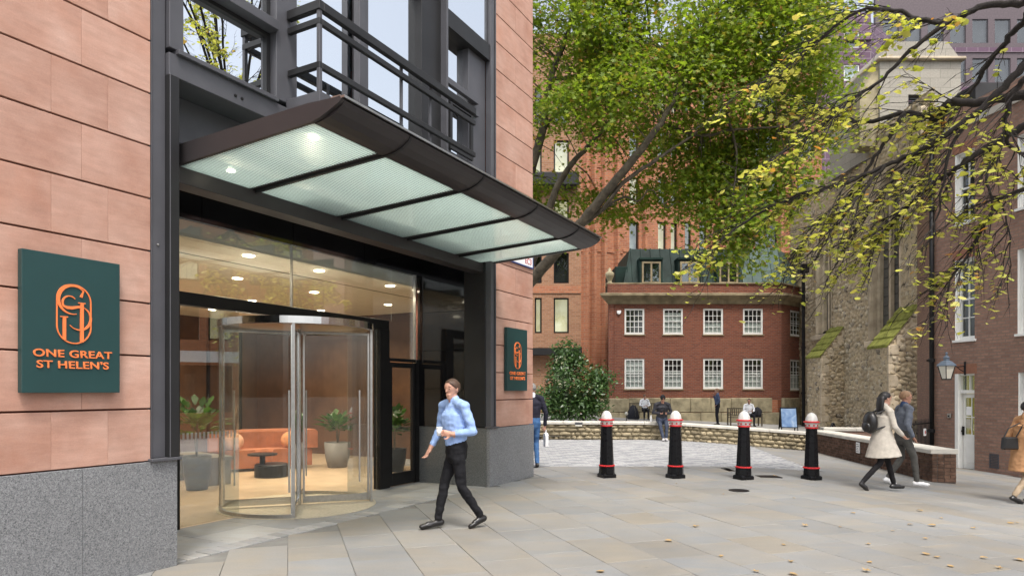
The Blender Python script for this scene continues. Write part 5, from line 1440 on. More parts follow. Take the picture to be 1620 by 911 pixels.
buttress(26.0, ozx(1405, 26), ozx(1468, 26) + 0.15, 1.3, hz(545, 26), hz(478, 26), up=12.6)
buttress(33.5, ozx(1299, 33.5), ozx(1346, 33.5) + 0.25, 1.5, hz(562, 33.5), hz(512, 33.5), up=12.8, fl=0.5)
# nearer strip of church wall beside the drainpipe
rubble('wall_return', ch, (ozx(1455, 25.0), 25.0), (ozx(1500, 25.0), 25.0), -0.8, 10.5, cell=0.20, step=0.045, depth=0.12)
# gable slope, bell turret of pale stone with louvres
gt = [(0.2, 0.0), (4.0, 0.0)]
m = MB(); m.prism([(16.3 - 16.2, 13.0 + 0.8), (16.45 - 16.2, 13.4 + 0.8), (17.0 - 16.2, 14.6 + 0.8), (17.0 - 16.2, 13.0 + .8)], 4.6, 5.0, 'y'); m.build('gable_coping', M['dressed'], ch)
TY = 30.0
tl = ozx(1392, TY); tr_ = ozx(1520, TY)
tw = wall('turret_wall', ch, (tl, TY), (tr_, TY), 12.2, hz(96, TY), M['ashlar'], [(ozx(1437, TY) - tl, ozx(1472, TY) - tl, hz(182, TY), hz(150, TY))], 0.4)
for i in range(5):
    z = hz(180, TY) + i * 0.17; B('louvre', M['metal_dark'], ch, (ozx(1437, TY) - tl, ozx(1472, TY) - tl, 0.08, 0.24, z, z + 0.05), loc=tw.location, rz=0)
wall('turret_side', ch, (tl - 0.35, TY + 4), (tl, TY), 12.2, hz(96, TY), M['ashlar'])
B('turret_cornice', M['dressed'], ch, (tl - 16.2 - 0.15, tr_ - 16.2 + 0.15, TY - 26 - 0.2, TY - 26 + 4, hz(97, TY) + 0.8, hz(92, TY) + 0.8), bevel=0.04)
m = MB(); m.prism([(tl - 16.2 + 0.05, hz(92, TY) + 0.8), (tr_ - 16.2 - 0.05, hz(92, TY) + 0.8), (tr_ - 16.2 - 0.6, hz(66, TY) + 0.8), (tl - 16.2 + 0.5, hz(66, TY) + 0.8)], TY - 26, TY - 26 + 3.8, 'y'); m.build('turret_parapet', M['ashlar'], ch)
m = MB(); m.prism([(ozx(1362, TY) - 16.2, hz(230, TY) + .8), (tl - 16.2 + 0.02, hz(230, TY) + .8), (tl - 16.2 + 0.02, hz(104, TY) + .8), (tl - 16.2 - 0.1, hz(104, TY) + .8), (ozx(1362, TY) - 16.2, hz(150, TY) + .8)], TY - 26 + 0.1, TY - 26 + 1.0, 'y'); m.build('turret_buttress', M['mossy'], ch)

# ------------------------------------------------------------------ things on the terrace
def a_board(loc, rz, w, h, facem, label, spread=0.5):
    o = empty('a_board', loc, rz, label, 'a-board', 'folding a-boards on the terrace')
    for sgn, mt in ((-1, facem), (1, M['black_iron'])):
        m = MB()
        def pt(x, z, off): return (x, sgn * (spread / 2 * (1 - z / h)) + off, z)
        t = 0.02
        for (xa, xb, za, zb_) in ((-w / 2, -w / 2 + 0.04, 0, h), (w / 2 - 0.04, w / 2, 0, h), (-w / 2 + 0.04, w / 2 - 0.04, h - 0.05, h), (-w / 2 + 0.04, w / 2 - 0.04, 0.14, 0.18)):
            m.hexa([pt(xa, za, -t), pt(xb, za, -t), pt(xb, za, t), pt(xa, za, t), pt(xa, zb_, -t), pt(xb, zb_, -t), pt(xb, zb_, t), pt(xa, zb_, t)])
        f = m.build('frame', M['black_iron'], o)
        m = MB(); m.hexa([pt(-w / 2 + .04, .18, -.01), pt(w / 2 - .04, .18, -.01), pt(w / 2 - .04, .18, .01), pt(-w / 2 + .04, .18, .01), pt(-w / 2 + .04, h - .05, -.01), pt(w / 2 - .04, h - .05, -.01), pt(w / 2 - .04, h - .05, .01), pt(-w / 2 + .04, h - .05, .01)])
        m.build('panel', mt, f)
    return o
blue = NT('blue poster'); bc = blue.ramp(blue.noise(2.2, 2, 0.4, None, 1.5), [(0.35, (0.13, 0.24, 0.46)), (0.55, (0.24, 0.36, 0.56)), (0.66, (0.44, 0.54, 0.66))]); blue = blue.set(bc, 0.4)
Y = 30.0; a_board((ozx(1247, Y), Y, tz(ozx(1247, Y))), R(-8), 0.72, 1.05, blue, 'a-board with pale blue poster beside the church wall')
Y = 23.5; a_board((ozx(1318, Y), Y, gz(ozx(1318, Y)) + 0.12), R(70), 0.5, 0.78, simple('orange board', (0.50, 0.24, 0.11), 0.6), 'wooden framed a-board by the church buttress', 0.55)
def bench(loc, rz, label):
    o = empty('park_bench', loc, rz, label, 'bench', 'timber benches against the house')
    for i in range(4): B('seat_slat', M['timber'], o, (-0.8, 0.8, -0.28 + i * 0.12, -0.18 + i * 0.12, 0.42, 0.45))
    B('back_rail', M['timber'], o, (-0.8, 0.8, 0.19, 0.22, 0.84, 0.90)); B('back_rail', M['timber'], o, (-0.8, 0.8, 0.19, 0.22, 0.50, 0.54))
    for i in range(15): x = -0.75 + i * 1.5 / 14; B('back_slat', M['timber'], o, (x - 0.025, x + 0.025, 0.195, 0.215, 0.54, 0.84))
    for x in (-0.8, 0.74):
        for y in (-0.28, 0.17): B('leg', M['timber'], o, (x, x + 0.06, y, y + 0.06, 0, 0.60 if y < 0 else 0.86))
        B('arm_rest', M['timber'], o, (x - 0.01, x + 0.07, -0.3, 0.2, 0.60, 0.64))
B1 = (ozx(1022, 36.2), 36.6, tz(ozx(1022, 36.2))); bench(B1, 0, 'timber bench under the man in white with a black bag')
B2 = (ozx(1180, 33.2), 33.4, tz(ozx(1180, 33.2))); bench(B2, 0, 'timber bench under the man in white beside the blue a-board')
# little items on the wall
o = empty('water_bottle', (ozx(1030.5, 21.6), 21.65, 0.585 + gz(ozx(1030, 21.6))), 0, 'small white bottle standing on the coping beside the seated man', 'bottle')
m = MB(); m.lathe([(0.034, 0), (0.036, 0.02), (0.036, 0.13), (0.02, 0.165), (0.02, 0.19)], 16); m.build('bottle_body', M['white_sign'], o, smooth=True)
m = MB(); m.lathe([(0.023, 0.188), (0.023, 0.215)], 12); m.build('cap', M['white_paint'], o)
o = empty('path_light', (ozx(991, 33), 33, tz(5.6)), 0, 'small black path light on the terrace by the shrub', 'lamp')
m = MB(); m.lathe([(0.05, 0), (0.05, 0.02), (0.02, 0.03), (0.02, 0.30)], 12); m.build('stake', M['black_iron'], o)
m = MB(); m.ball((0, 0, 0.38), 0.09, 12, 8); m.build('globe', M['rope_lamp'], o, smooth=True)

# ------------------------------------------------------------------ street to the right, seen only as reflections in the glazing
ops = []
sb = empty('street_office', (40, -20, -2.0), 0, 'brick fronted office block across the street to the right', 'building')
for i in range(14):
    x = 1.0 + i * 5.0
    ops += [(x, x + 3.8, 0.0, 3.4), (x, x + 1.6, 5.2, 8.2), (x + 2.2, x + 3.8, 5.2, 8.2), (x, x + 1.6, 9.4, 12.4), (x + 2.2, x + 3.8, 9.4, 12.4)]
sbw = wall('front_wall', sb, (38.0, 52.0), (42.0, -22.0), -2.4, 14.0, M['brick_orange'], ops, 0.4, M['white_paint'])
for i, o4 in enumerate(ops):
    window(sbw, sb, *o4, cols=2, rows=1, frame=0.12, rec=0.15, fm=M['black_frame'], midrail=False, back=M['lit_room'] if i % 3 == 0 else M['dark_room'])
B('fascia', M['white_paint'], sb, (0, 74, -0.15, -0.01, 3.6, 4.4), loc=sbw.location, rz=sbw.rotation_euler.z)
for i, (x, y) in enumerate(((8.6, 10.9), (10.6, 9.2), (12.8, 7.6))):
    o = copy_tree(bl0); o.location = (x, y, gz(x)); tag(o, ('black bollard', 'middle black bollard', 'farthest black bollard')[i] + ' on the street outside the frame', 'bollard', 'bollards on the street to the right')

# ------------------------------------------------------------------ foliage helpers
def leaf_cloud(name, pos, nrm, size, templ, mat, parent, fold=0.15, seed=0, droop=None):
    """pos (N,3), nrm (N,3) leaf normals, size (N,), templ (k,2): every leaf is one small polygon of its own"""
    g = np.random.default_rng(seed); N = len(pos)
    nrm = nrm / np.linalg.norm(nrm, axis=1, keepdims=True)
    rv_ = g.normal(size=(N, 3)) if droop is None else droop + g.normal(size=(N, 3)) * 0.35
    a = rv_ - nrm * (rv_ * nrm).sum(1, keepdims=True); a /= np.linalg.norm(a, axis=1, keepdims=True) + 1e-9
    b = np.cross(nrm, a); k = len(templ); T = np.asarray(templ)
    v = pos[:, None, :] + size[:, None, None] * (T[None, :, :1] * a[:, None, :] + T[None, :, 1:] * b[:, None, :] + (fold * (np.abs(T[:, 1]) - T[:, 0] ** 2 * 0.5))[None, :, None] * nrm[:, None, :])
    f = np.arange(N * k).reshape(N, k)
    return np_mesh(name, v.reshape(-1, 3), f, mat, parent)
def star(tips):     # lobed leaf outline
    out = []
    for i, (ang_, r) in enumerate(tips):
        out.append((r * math.cos(R(ang_)), r * math.sin(R(ang_))))
    return out
T_PLANE = star([(180, 0.30), (232, 0.48), (265, 0.22), (298, 0.60), (335, 0.28), (0, 0.68), (25, 0.28), (62, 0.60), (95, 0.22), (128, 0.48)])
T_ROUND = star([(180, 0.36), (215, 0.50), (265, 0.46), (315, 0.42), (0, 0.58), (45, 0.42), (95, 0.46), (145, 0.50)])
T_LONG = [(-0.5, 0.0), (-0.15, -0.20), (0.2, -0.18), (0.55, 0.0), (0.2, 0.18), (-0.15, 0.20)]

def bez(pts, n=10):
    """Catmull-Rom through points"""
    P = [Vector(p) for p in pts]; P = [P[0] * 2 - P[1]] + P + [P[-1] * 2 - P[-2]]
    out = []
    for i in range(1, len(P) - 2):
        for j in range(n):
            t = j / n; a, b, c, d = P[i - 1], P[i], P[i + 1], P[i + 2]
            out.append(0.5 * ((2 * b) + (c - a) * t + (2 * a - 5 * b + 4 * c - d) * t * t + (3 * b - a - 3 * c + d) * t ** 3))
    out.append(P[-2]); return out
def limb(m, pts, r0, r1, n=9, sub=8, wob=0.0, g=rnd, power=1.0):
    q = bez(pts, sub)
    if wob: q = [p + Vector((g.uniform(-1, 1), g.uniform(-1, 1), g.uniform(-1, 1))) * wob * (0 if i in (0,) else 1) for i, p in enumerate(q)]
    k = len(q); rr = [r0 + (r1 - r0) * (i / (k - 1)) ** power for i in range(k)]
    m.tube(q, rr, n); return q

# ------------------------------------------------------------------ big green plane tree behind the pier
pt = empty('plane_tree', (-1.2, 26.5, 0), 0, 'large green plane tree leaning out behind the stone pier', 'tree')
O = Vector((-1.2, 26.5, 0))
def L_(px, py, Y): return Vector(ray(px, py, Y)) - O
tm = MB()
trunk = limb(tm, [(0, 0, -0.2), (0.1, 0, 1.8), (0.35, -0.05, 3.6), L_(822, 465, 26.4)], 0.46, 0.30, 14, 8, 0.01)
tm.build('trunk', M['bark_plane'], pt, smooth=True)
limbs = [
    ([L_(822, 465, 26.4), L_(850, 433, 25.8), L_(905, 370, 24.6), L_(960, 303, 23.6), L_(1010, 242, 22.8), L_(1045, 195, 22.4), L_(1085, 120, 22.8), L_(1120, 40, 23.4)], 0.25, 0.04),
    ([L_(905, 370, 24.6), L_(955, 328, 24.0), L_(985, 290, 23.4), L_(1035, 255, 23.0), L_(1080, 225, 23), L_(1150, 180, 23.6), L_(1220, 130, 23.5)], 0.10, 0.025),
    ([L_(822, 465, 26.4), L_(846, 400, 26.2), L_(868, 330, 25.8), L_(893, 275, 25.6), L_(930, 232, 25.4), L_(965, 190, 25.6), L_(1000, 120, 26.6)], 0.20, 0.03),
    ([L_(815, 475, 26.4), L_(825, 330, 27), L_(858, 205, 27.5), L_(871, 125, 27.5), L_(890, 75, 27.5), L_(905, 30, 27.5), L_(930, -60, 27.5)], 0.22, 0.05),
    ([L_(871, 125, 27.5), L_(905, 122, 27), L_(960, 105, 26.5), L_(1030, 70, 26), L_(1100, 60, 25.5)], 0.09, 0.02),
    ([L_(862, 200, 27.5), L_(890, 175, 27), L_(930, 160, 26.6), L_(990, 150, 26), L_(1060, 140, 25.6)], 0.08, 0.02),
    ([L_(985, 290, 23.4), L_(960, 320, 23.6), L_(940, 345, 24.2), L_(925, 358, 24.1)], 0.05, 0.012),
    ([L_(955, 330, 25), L_(985, 312, 24.4), L_(1010, 318, 24.2), L_(1030, 300, 24), L_(1055, 330, 23.8)], 0.045, 0.01),
    ([L_(1120, 60, 24.0), L_(1124, 20, 24), L_(1150, 5, 24), L_(1190, -30, 24)], 0.07, 0.03),
    ([L_(1150, 180, 23.6), L_(1165, 240, 23.5), L_(1160, 310, 23.4), L_(1150, 380, 23.3)], 0.05, 0.012),
    ([L_(1045, 195, 24.2), L_(1110, 215, 23.8), L_(1160, 205, 23.4), L_(1230, 200, 23), L_(1290, 170, 22.8)], 0.07, 0.015)]
for pts_, r0, r1 in limbs:
    m = MB(); limb(m, pts_, r0, r1, 9, 6, 0.02); m.build('limb', M['bark_plane'], pt, smooth=True)
# clumps of leaves in the crown volume
g = np.random.default_rng(5)
ells = [((6.6, 26.0, 14.6), (4.9, 4.2, 5.6), 400), ((1.9, 27.0, 15.2), (3.2, 3.2, 4.6), 140), ((8.2, 24.2, 9.2), (2.6, 1.5, 2.0), 95), ((4.4, 27.2, 9.6), (3.4, 1.2, 1.2), 34),
        ((10.4, 25.2, 13.8), (1.9, 2.6, 4.6), 150), ((7.8, 23.4, 7.0), (0.9, 0.7, 1.4), 34), ((1.4, 28.0, 9.8), (1.2, 1.0, 2.2), 36), ((7.4, 26.5, 10.8), (3.6, 1.6, 1.4), 90), ((6.2, 26, 17.5), (5.2, 4.0, 3.0), 150), ((2.4, 26, 17.0), (3.4, 3.4, 3.4), 120), ((5.6, 22.6, 11.6), (3.4, 0.9, 2.2), 60), ((7.6, 22.4, 14.5), (3.4, 0.9, 3.0), 90), ((2.2, 23.6, 13.4), (2.0, 0.9, 2.4), 45)]
cl = []; 
for c, r, n in ells:
    k = 0
    while k < n:
        d = g.normal(size=3); d /= np.linalg.norm(d); rad = g.uniform(0.25, 1.0) ** (1 / 2.2)
        p = np.array(c) + d * rad * np.array(r)
        if mnoise.noise(Vector(p) * 0.42) < -0.14: continue
        cl.append(p); k += 1
cl = np.array(cl)
tw = MB()
tips = []
for pts_, r0, r1 in limbs: tips += [np.array(q + O) for q in bez(pts_, 5)]
tips = np.array(tips)
for p in cl[::2]:
    j = np.argmin(((tips - p) ** 2).sum(1)); q = tips[j]
    if np.linalg.norm(q - p) > 5.5: continue
    mid = (p + q) / 2 + np.array([0, 0, 0.25]); tw.tube([Vector(q) - O, Vector(mid) - O, Vector(p) - O], [0.022, 0.013, 0.005], 5)
tag(tw.build('twigs', M['bark_plane'], pt), kind='stuff')
P = []; Nn = []; S = []
for c in cl:
    n = int(g.uniform(46, 80)); sp = g.uniform(0.38, 0.70)
    q = c + g.normal(size=(n, 3)) * np.array([sp, sp, sp * 0.45])
    q[:, 2] -= 0.18 * ((q[:, :2] - c[:2]) ** 2).sum(1) / sp
    P.append(q); nn = g.normal(size=(n, 3)) * 0.55 + np.array([0.05, -0.35, 0.85]); Nn.append(nn); S.append(g.uniform(0.10, 0.215, n))
P = np.concatenate(P) - np.array(O); Nn = np.concatenate(Nn); S = np.concatenate(S)
print('plane leaves', len(P))
leaf_cloud('crown', P, Nn, S, T_PLANE, M['leaf_plane'], pt, 0.12, 2)

# ------------------------------------------------------------------ yellow leaved tree overhanging from the right
yt = empty('yellow_tree', (11.6, 9.0, gz(11.6)), 0, 'autumn tree with yellow leaves and dark branches overhanging from the right', 'tree')
O2 = Vector(yt.location)
def Y_(px, py, Y): return Vector(ray(px, py, Y)) - O2
tm = MB(); limb(tm, [(0, 0, -0.1), (-0.05, 0.05, 2.0), (-0.25, 0.1, 4.2), (-0.5, 0.2, 6.0), (-0.6, 0.2, 8.5), (-0.4, 0, 11)], 0.34, 0.07, 14, 8, 0.02); tm.build('trunk', M['bark_dark'], yt, smooth=True)
root1 = Vector((-0.25, 0.1, 4.4)); root2 = Vector((-0.5, 0.2, 6.0)); root3 = Vector((-0.55, 0.2, 7.4))
yl = [
    ([root2, Y_(1690, 160, 10.2), Y_(1620, 152, 10.5), Y_(1540, 162, 10.8), Y_(1500, 163, 11), Y_(1484, 188, 11.1), Y_(1432, 178, 11.2), Y_(1372, 194, 11.4), Y_(1330, 187, 11.5), Y_(1292, 172, 11.6)], 0.10, 0.020),
    ([root3, Y_(1680, 60, 9.8), Y_(1620, 105, 10), Y_(1575, 150, 10.2), Y_(1530, 190, 10.4), Y_(1460, 236, 10.7), Y_(1400, 262, 11), Y_(1330, 292, 11.2), Y_(1260, 312, 11.4), Y_(1200, 338, 11.6), Y_(1150, 372, 11.7), Y_(1130, 400, 11.7)], 0.075, 0.010),
    ([root2, Y_(1690, 185, 10.0), Y_(1625, 200, 10.2), Y_(1570, 228, 10.5), Y_(1520, 262, 10.7), Y_(1490, 282, 10.9), Y_(1440, 322, 11.1), Y_(1410, 360, 11.3), Y_(1380, 395, 11.4)], 0.085, 0.010),
    ([root3, Y_(1690, -20, 9.5), Y_(1620, 5, 9.8), Y_(1560, 10, 10), Y_(1500, 35, 10.2), Y_(1455, 32, 10.4), Y_(1420, 18, 10.6), Y_(1360, 18, 10.8), Y_(1300, 60, 11), Y_(1260, 98, 11.2), Y_(1210, 130, 11.3)], 0.07, 0.010),
    ([root3, Y_(1680, 10, 10), Y_(1615, 40, 10.5), Y_(1580, 80, 10.8), Y_(1545, 130, 11.2), Y_(1505, 185, 11.5), Y_(1460, 240, 11.8), Y_(1410, 290, 12), Y_(1370, 340, 12.2), Y_(1330, 400, 12.3)], 0.065, 0.010),
    ([root2, Y_(1680, 120, 9.2), Y_(1610, 140, 9.4), Y_(1590, 200, 9.6), Y_(1605, 238, 9.7), Y_(1640, 245, 9.8)], 0.055, 0.02),
    ([root1, Y_(1700, 330, 9.6), Y_(1630, 300, 9.8), Y_(1580, 320, 10), Y_(1545, 380, 10.2), Y_(1520, 420, 10.3), Y_(1500, 450, 10.4)], 0.05, 0.008),
    ([Y_(1400, 262, 11), Y_(1360, 310, 11), Y_(1320, 360, 11.1), Y_(1290, 410, 11.2)], 0.03, 0.006),
    ([Y_(1500, 35, 10.2), Y_(1440, 80, 10.4), Y_(1390, 130, 10.6), Y_(1340, 160, 10.8), Y_(1290, 210, 10.9), Y_(1220, 250, 11)], 0.04, 0.008),
    ([Y_(1432, 178, 11.2), Y_(1390, 240, 11.3), Y_(1350, 300, 11.4), Y_(1300, 345, 11.5), Y_(1270, 390, 11.5)], 0.04, 0.007),
    ([Y_(1530, 190, 10.4), Y_(1500, 250, 10.3), Y_(1485, 330, 10.3), Y_(1475, 390, 10.3)], 0.035, 0.006),
    ([Y_(1570, 228, 10.5), Y_(1560, 290, 10.3), Y_(1590, 340, 10.2), Y_(1600, 420, 10.1)], 0.03, 0.006)]
gr = random.Random(21)
# further limbs beyond the frame (they show mirrored in the upper windows)
for i in range(11):
    a = R(-160 + i * 31); up_ = gr.uniform(0.5, 1.3); Lh = gr.uniform(2.2, 3.8)
    e = root3 + Vector((math.cos(a) * Lh, math.sin(a) * Lh, up_ * 2.4 + 0.5)); mid = root3 * 0.5 + e * 0.5 + Vector((0, 0, 0.6))
    if (e + O2).y > 9.6 and (e + O2).x < 12: continue
    yl.append(([root3 + Vector((0, 0, gr.uniform(-0.8, 1.8))), mid, e, e + (e - mid) * 0.5], 0.07, 0.012))
# upper crown leaning over the square, above the frame
for i in range(13):
    e = Vector((gr.uniform(5.6, 10.2), gr.uniform(6.6, 9.8), gr.uniform(8.2, 13.0))) - O2
    st_ = root3 + Vector((0, 0, gr.uniform(-0.5, 2.5)))
    yl.append(([st_, st_.lerp(e, 0.5) + Vector((0, 0, 0.5)), e, e + Vector((-0.9, gr.uniform(-.5, .5), -0.3))], 0.05, 0.010))
LP = []; LN = []; LS = []
def twig(m, p, d, L, r, depth):
    pts = [p]; q = p.copy(); dd = d.normalized()
    k = 5
    for i in range(k):
        dd = (dd + Vector((gr.uniform(-.22, .18), gr.uniform(-.2, .2), gr.uniform(-.24, .12)))).normalized()
        q = q + dd * (L / k); pts.append(q.copy())
    m.tube(pts, [r * (1 - 0.75 * i / k) for i in range(k + 1)], 5 if depth else 6)
    if depth > 0:
        for i in range(1, k + 1):
            for _ in range(2 if depth > 1 else 1):
                if gr.random() < 0.85:
                    sd = (dd + Vector((gr.uniform(-.9, .5), gr.uniform(-.7, .7), gr.uniform(-.75, .45)))).normalized()
                    twig(m, pts[i], sd, L * gr.uniform(0.3, 0.6), r * 0.55, depth - 1)
    if depth <= 1:
        for i in range(1, k + 1):
            for _ in range((1 if gr.random() < 0.15 else 0) if depth == 0 else (1 if gr.random() < 0.16 else 0)):
                o_ = Vector((gr.uniform(-.06, .06), gr.uniform(-.06, .06), gr.uniform(-.09, .02)))
                LP.append(tuple(pts[i] + o_)); LN.append((gr.gauss(0, .35), gr.gauss(-.12, .35), 1.0)); LS.append(gr.choice([0.045, 0.06, 0.075, 0.09, 0.105, 0.13]))
tm2 = MB()
for pts_, r0, r1 in yl:
    m = MB(); q = limb(m, pts_, r0, r1, 9, 6, 0.022, gr, 0.8); m.build('limb', M['bark_dark'], yt, smooth=True)
    n = len(q)
    start = int(n * 0.3) if len(pts_) > 5 else int(n * 0.15)
    for i in range(start, n):
        t = (q[min(i + 1, n - 1)] - q[max(i - 1, 0)]).normalized(); fr = i / n
        if gr.random() < 0.60:
            d = (t * 0.9 + Vector((gr.uniform(-.7, .15), gr.uniform(-.6, .6), gr.uniform(-.75, .45))))
            twig(tm2, q[i], d, gr.uniform(0.45, 1.1), 0.011, 2 if gr.random() < 0.45 else 1)
tag(tm2.build('twigs', M['bark_dark'], yt), kind='stuff')
print('yellow leaves', len(LP))
leaf_cloud('foliage', np.array(LP), np.array(LN), np.array(LS), T_ROUND, M['leaf_yellow'], yt, 0.18, 4)

# ------------------------------------------------------------------ evergreen shrub behind the stone wall
sx, sy = ozx(908, 25.2), 25.2
sh = empty('evergreen_shrub', (sx, sy, tz(sx)), 0, 'dense glossy evergreen shrub behind the stone wall', 'shrub')
g = np.random.default_rng(31)
for i in range(9):
    a = g.uniform(0, 6.28); m = MB()
    m.tube([(0.3 * math.cos(a), 0.3 * math.sin(a), -0.05), (0.5 * math.cos(a), 0.4 * math.sin(a), 0.8), (1.1 * math.cos(a), 0.9 * math.sin(a), 1.9)], [0.035, 0.028, 0.012], 6); m.build('stem', M['bark_dark'], sh)
P = []; Nn = []; S = []
ell = [((0, 0, 1.75), (1.15, 1.1, 1.15), 150), ((-0.55, 0, 1.0), (0.85, 0.8, 0.6), 70), ((0.65, -0.1, 1.35), (0.75, 0.8, 0.8), 90), ((-0.25, 0, 2.6), (0.65, 0.65, 0.75), 60), ((0.2, 0, 0.85), (1.1, 0.9, 0.5), 60), ((1.15, 0, 2.0), (0.45, 0.5, 0.35), 18), ((-1.0, 0, 1.3), (0.4, 0.5, 0.4), 20)]
for c, r, n in ell:
    for _ in range(n):
        d = g.normal(size=3); d /= np.linalg.norm(d); p = np.array(c) + d * np.array(r) * g.uniform(0.35, 1.0) ** 0.5
        if p[2] < 0.25: continue
        k = int(g.uniform(14, 26)); q = p + g.normal(size=(k, 3)) * 0.13
        P.append(q); Nn.append(g.normal(size=(k, 3)) * 0.5 + d * 0.5 + np.array([0, -0.1, 0.6])); S.append(g.uniform(0.10, 0.17, k))
leaf_cloud('foliage', np.concatenate(P), np.concatenate(Nn), np.concatenate(S), T_LONG, M['leaf_bush'], sh, 0.15, 6)

# ------------------------------------------------------------------ fallen leaves on the paving
fl_px = [(1058, 856), (1141, 880), (1240, 862), (1252, 889), (1254, 909), (1374, 861), (1376, 890), (1371, 904), (1465, 877), (1483, 882), (1556, 883), (1580, 899), (1612, 886), (1464, 852), (1455, 808), (1489, 820), (1440, 830), (1412, 840), (1475, 832), (1330, 834), (1599, 828), (1608, 827), (1101, 833), (1274, 832), (1230, 725), (1260, 726), (1226, 753), (1070, 765), (950, 905), (1144, 782), (1256, 788), (1196, 905), (1504, 896), (1540, 836), (1350, 812)]
lt = []
for k in range(4):
    m = MB(); T = T_PLANE if k % 2 else T_ROUND
    m.add([(x * 0.06, y * 0.06, 0.006 + 0.012 * (abs(y) + 0.4 * x * x) * (1 + k * 0.3)) for x, y in T], [tuple(range(len(T)))]); lt.append(m.mesh('fallen_leaf', M['fallen']))
for i, (px, py) in enumerate(fl_px):
    o = bpy.data.objects.new('fallen_leaf', lt[i % 4]); COL.objects.link(o); p = G(px, py)
    o.location = (p[0], p[1], p[2] + 0.003); o.rotation_euler = (rnd.uniform(-.12, .12), rnd.uniform(-.12, .12), rnd.uniform(0, 6.28)); s_ = rnd.uniform(0.7, 1.5); o.scale = (s_, s_, s_)
    tag(o, 'small dry autumn leaf lying flat on the stone paving', 'leaf', 'fallen leaves scattered on the paving')

# ------------------------------------------------------------------ people
def cloth(name, col, vary=0.18, scale=14, rough=0.85): return simple(name, col, rough, vary=vary, scale=scale, bump=0.25, bscale=35, spec=0.2)
SKIN = simple('skin', (0.50, 0.27, 0.19), 0.5, vary=0.08, scale=9)
SKIN2 = simple('tanned skin', (0.42, 0.215, 0.145), 0.5, vary=0.08, scale=9)
HAIR_BROWN = simple('brown hair', (0.075, 0.04, 0.024), 0.6, vary=0.35, scale=60)
HAIR_BLACK = simple('black hair', (0.012, 0.010, 0.010), 0.45, vary=0.3, scale=60)
HAIR_FAIR = simple('sandy hair', (0.26, 0.15, 0.08), 0.6, vary=0.3, scale=60)
SHOE = simple('black leather', (0.012, 0.011, 0.011), 0.3, vary=0.2)

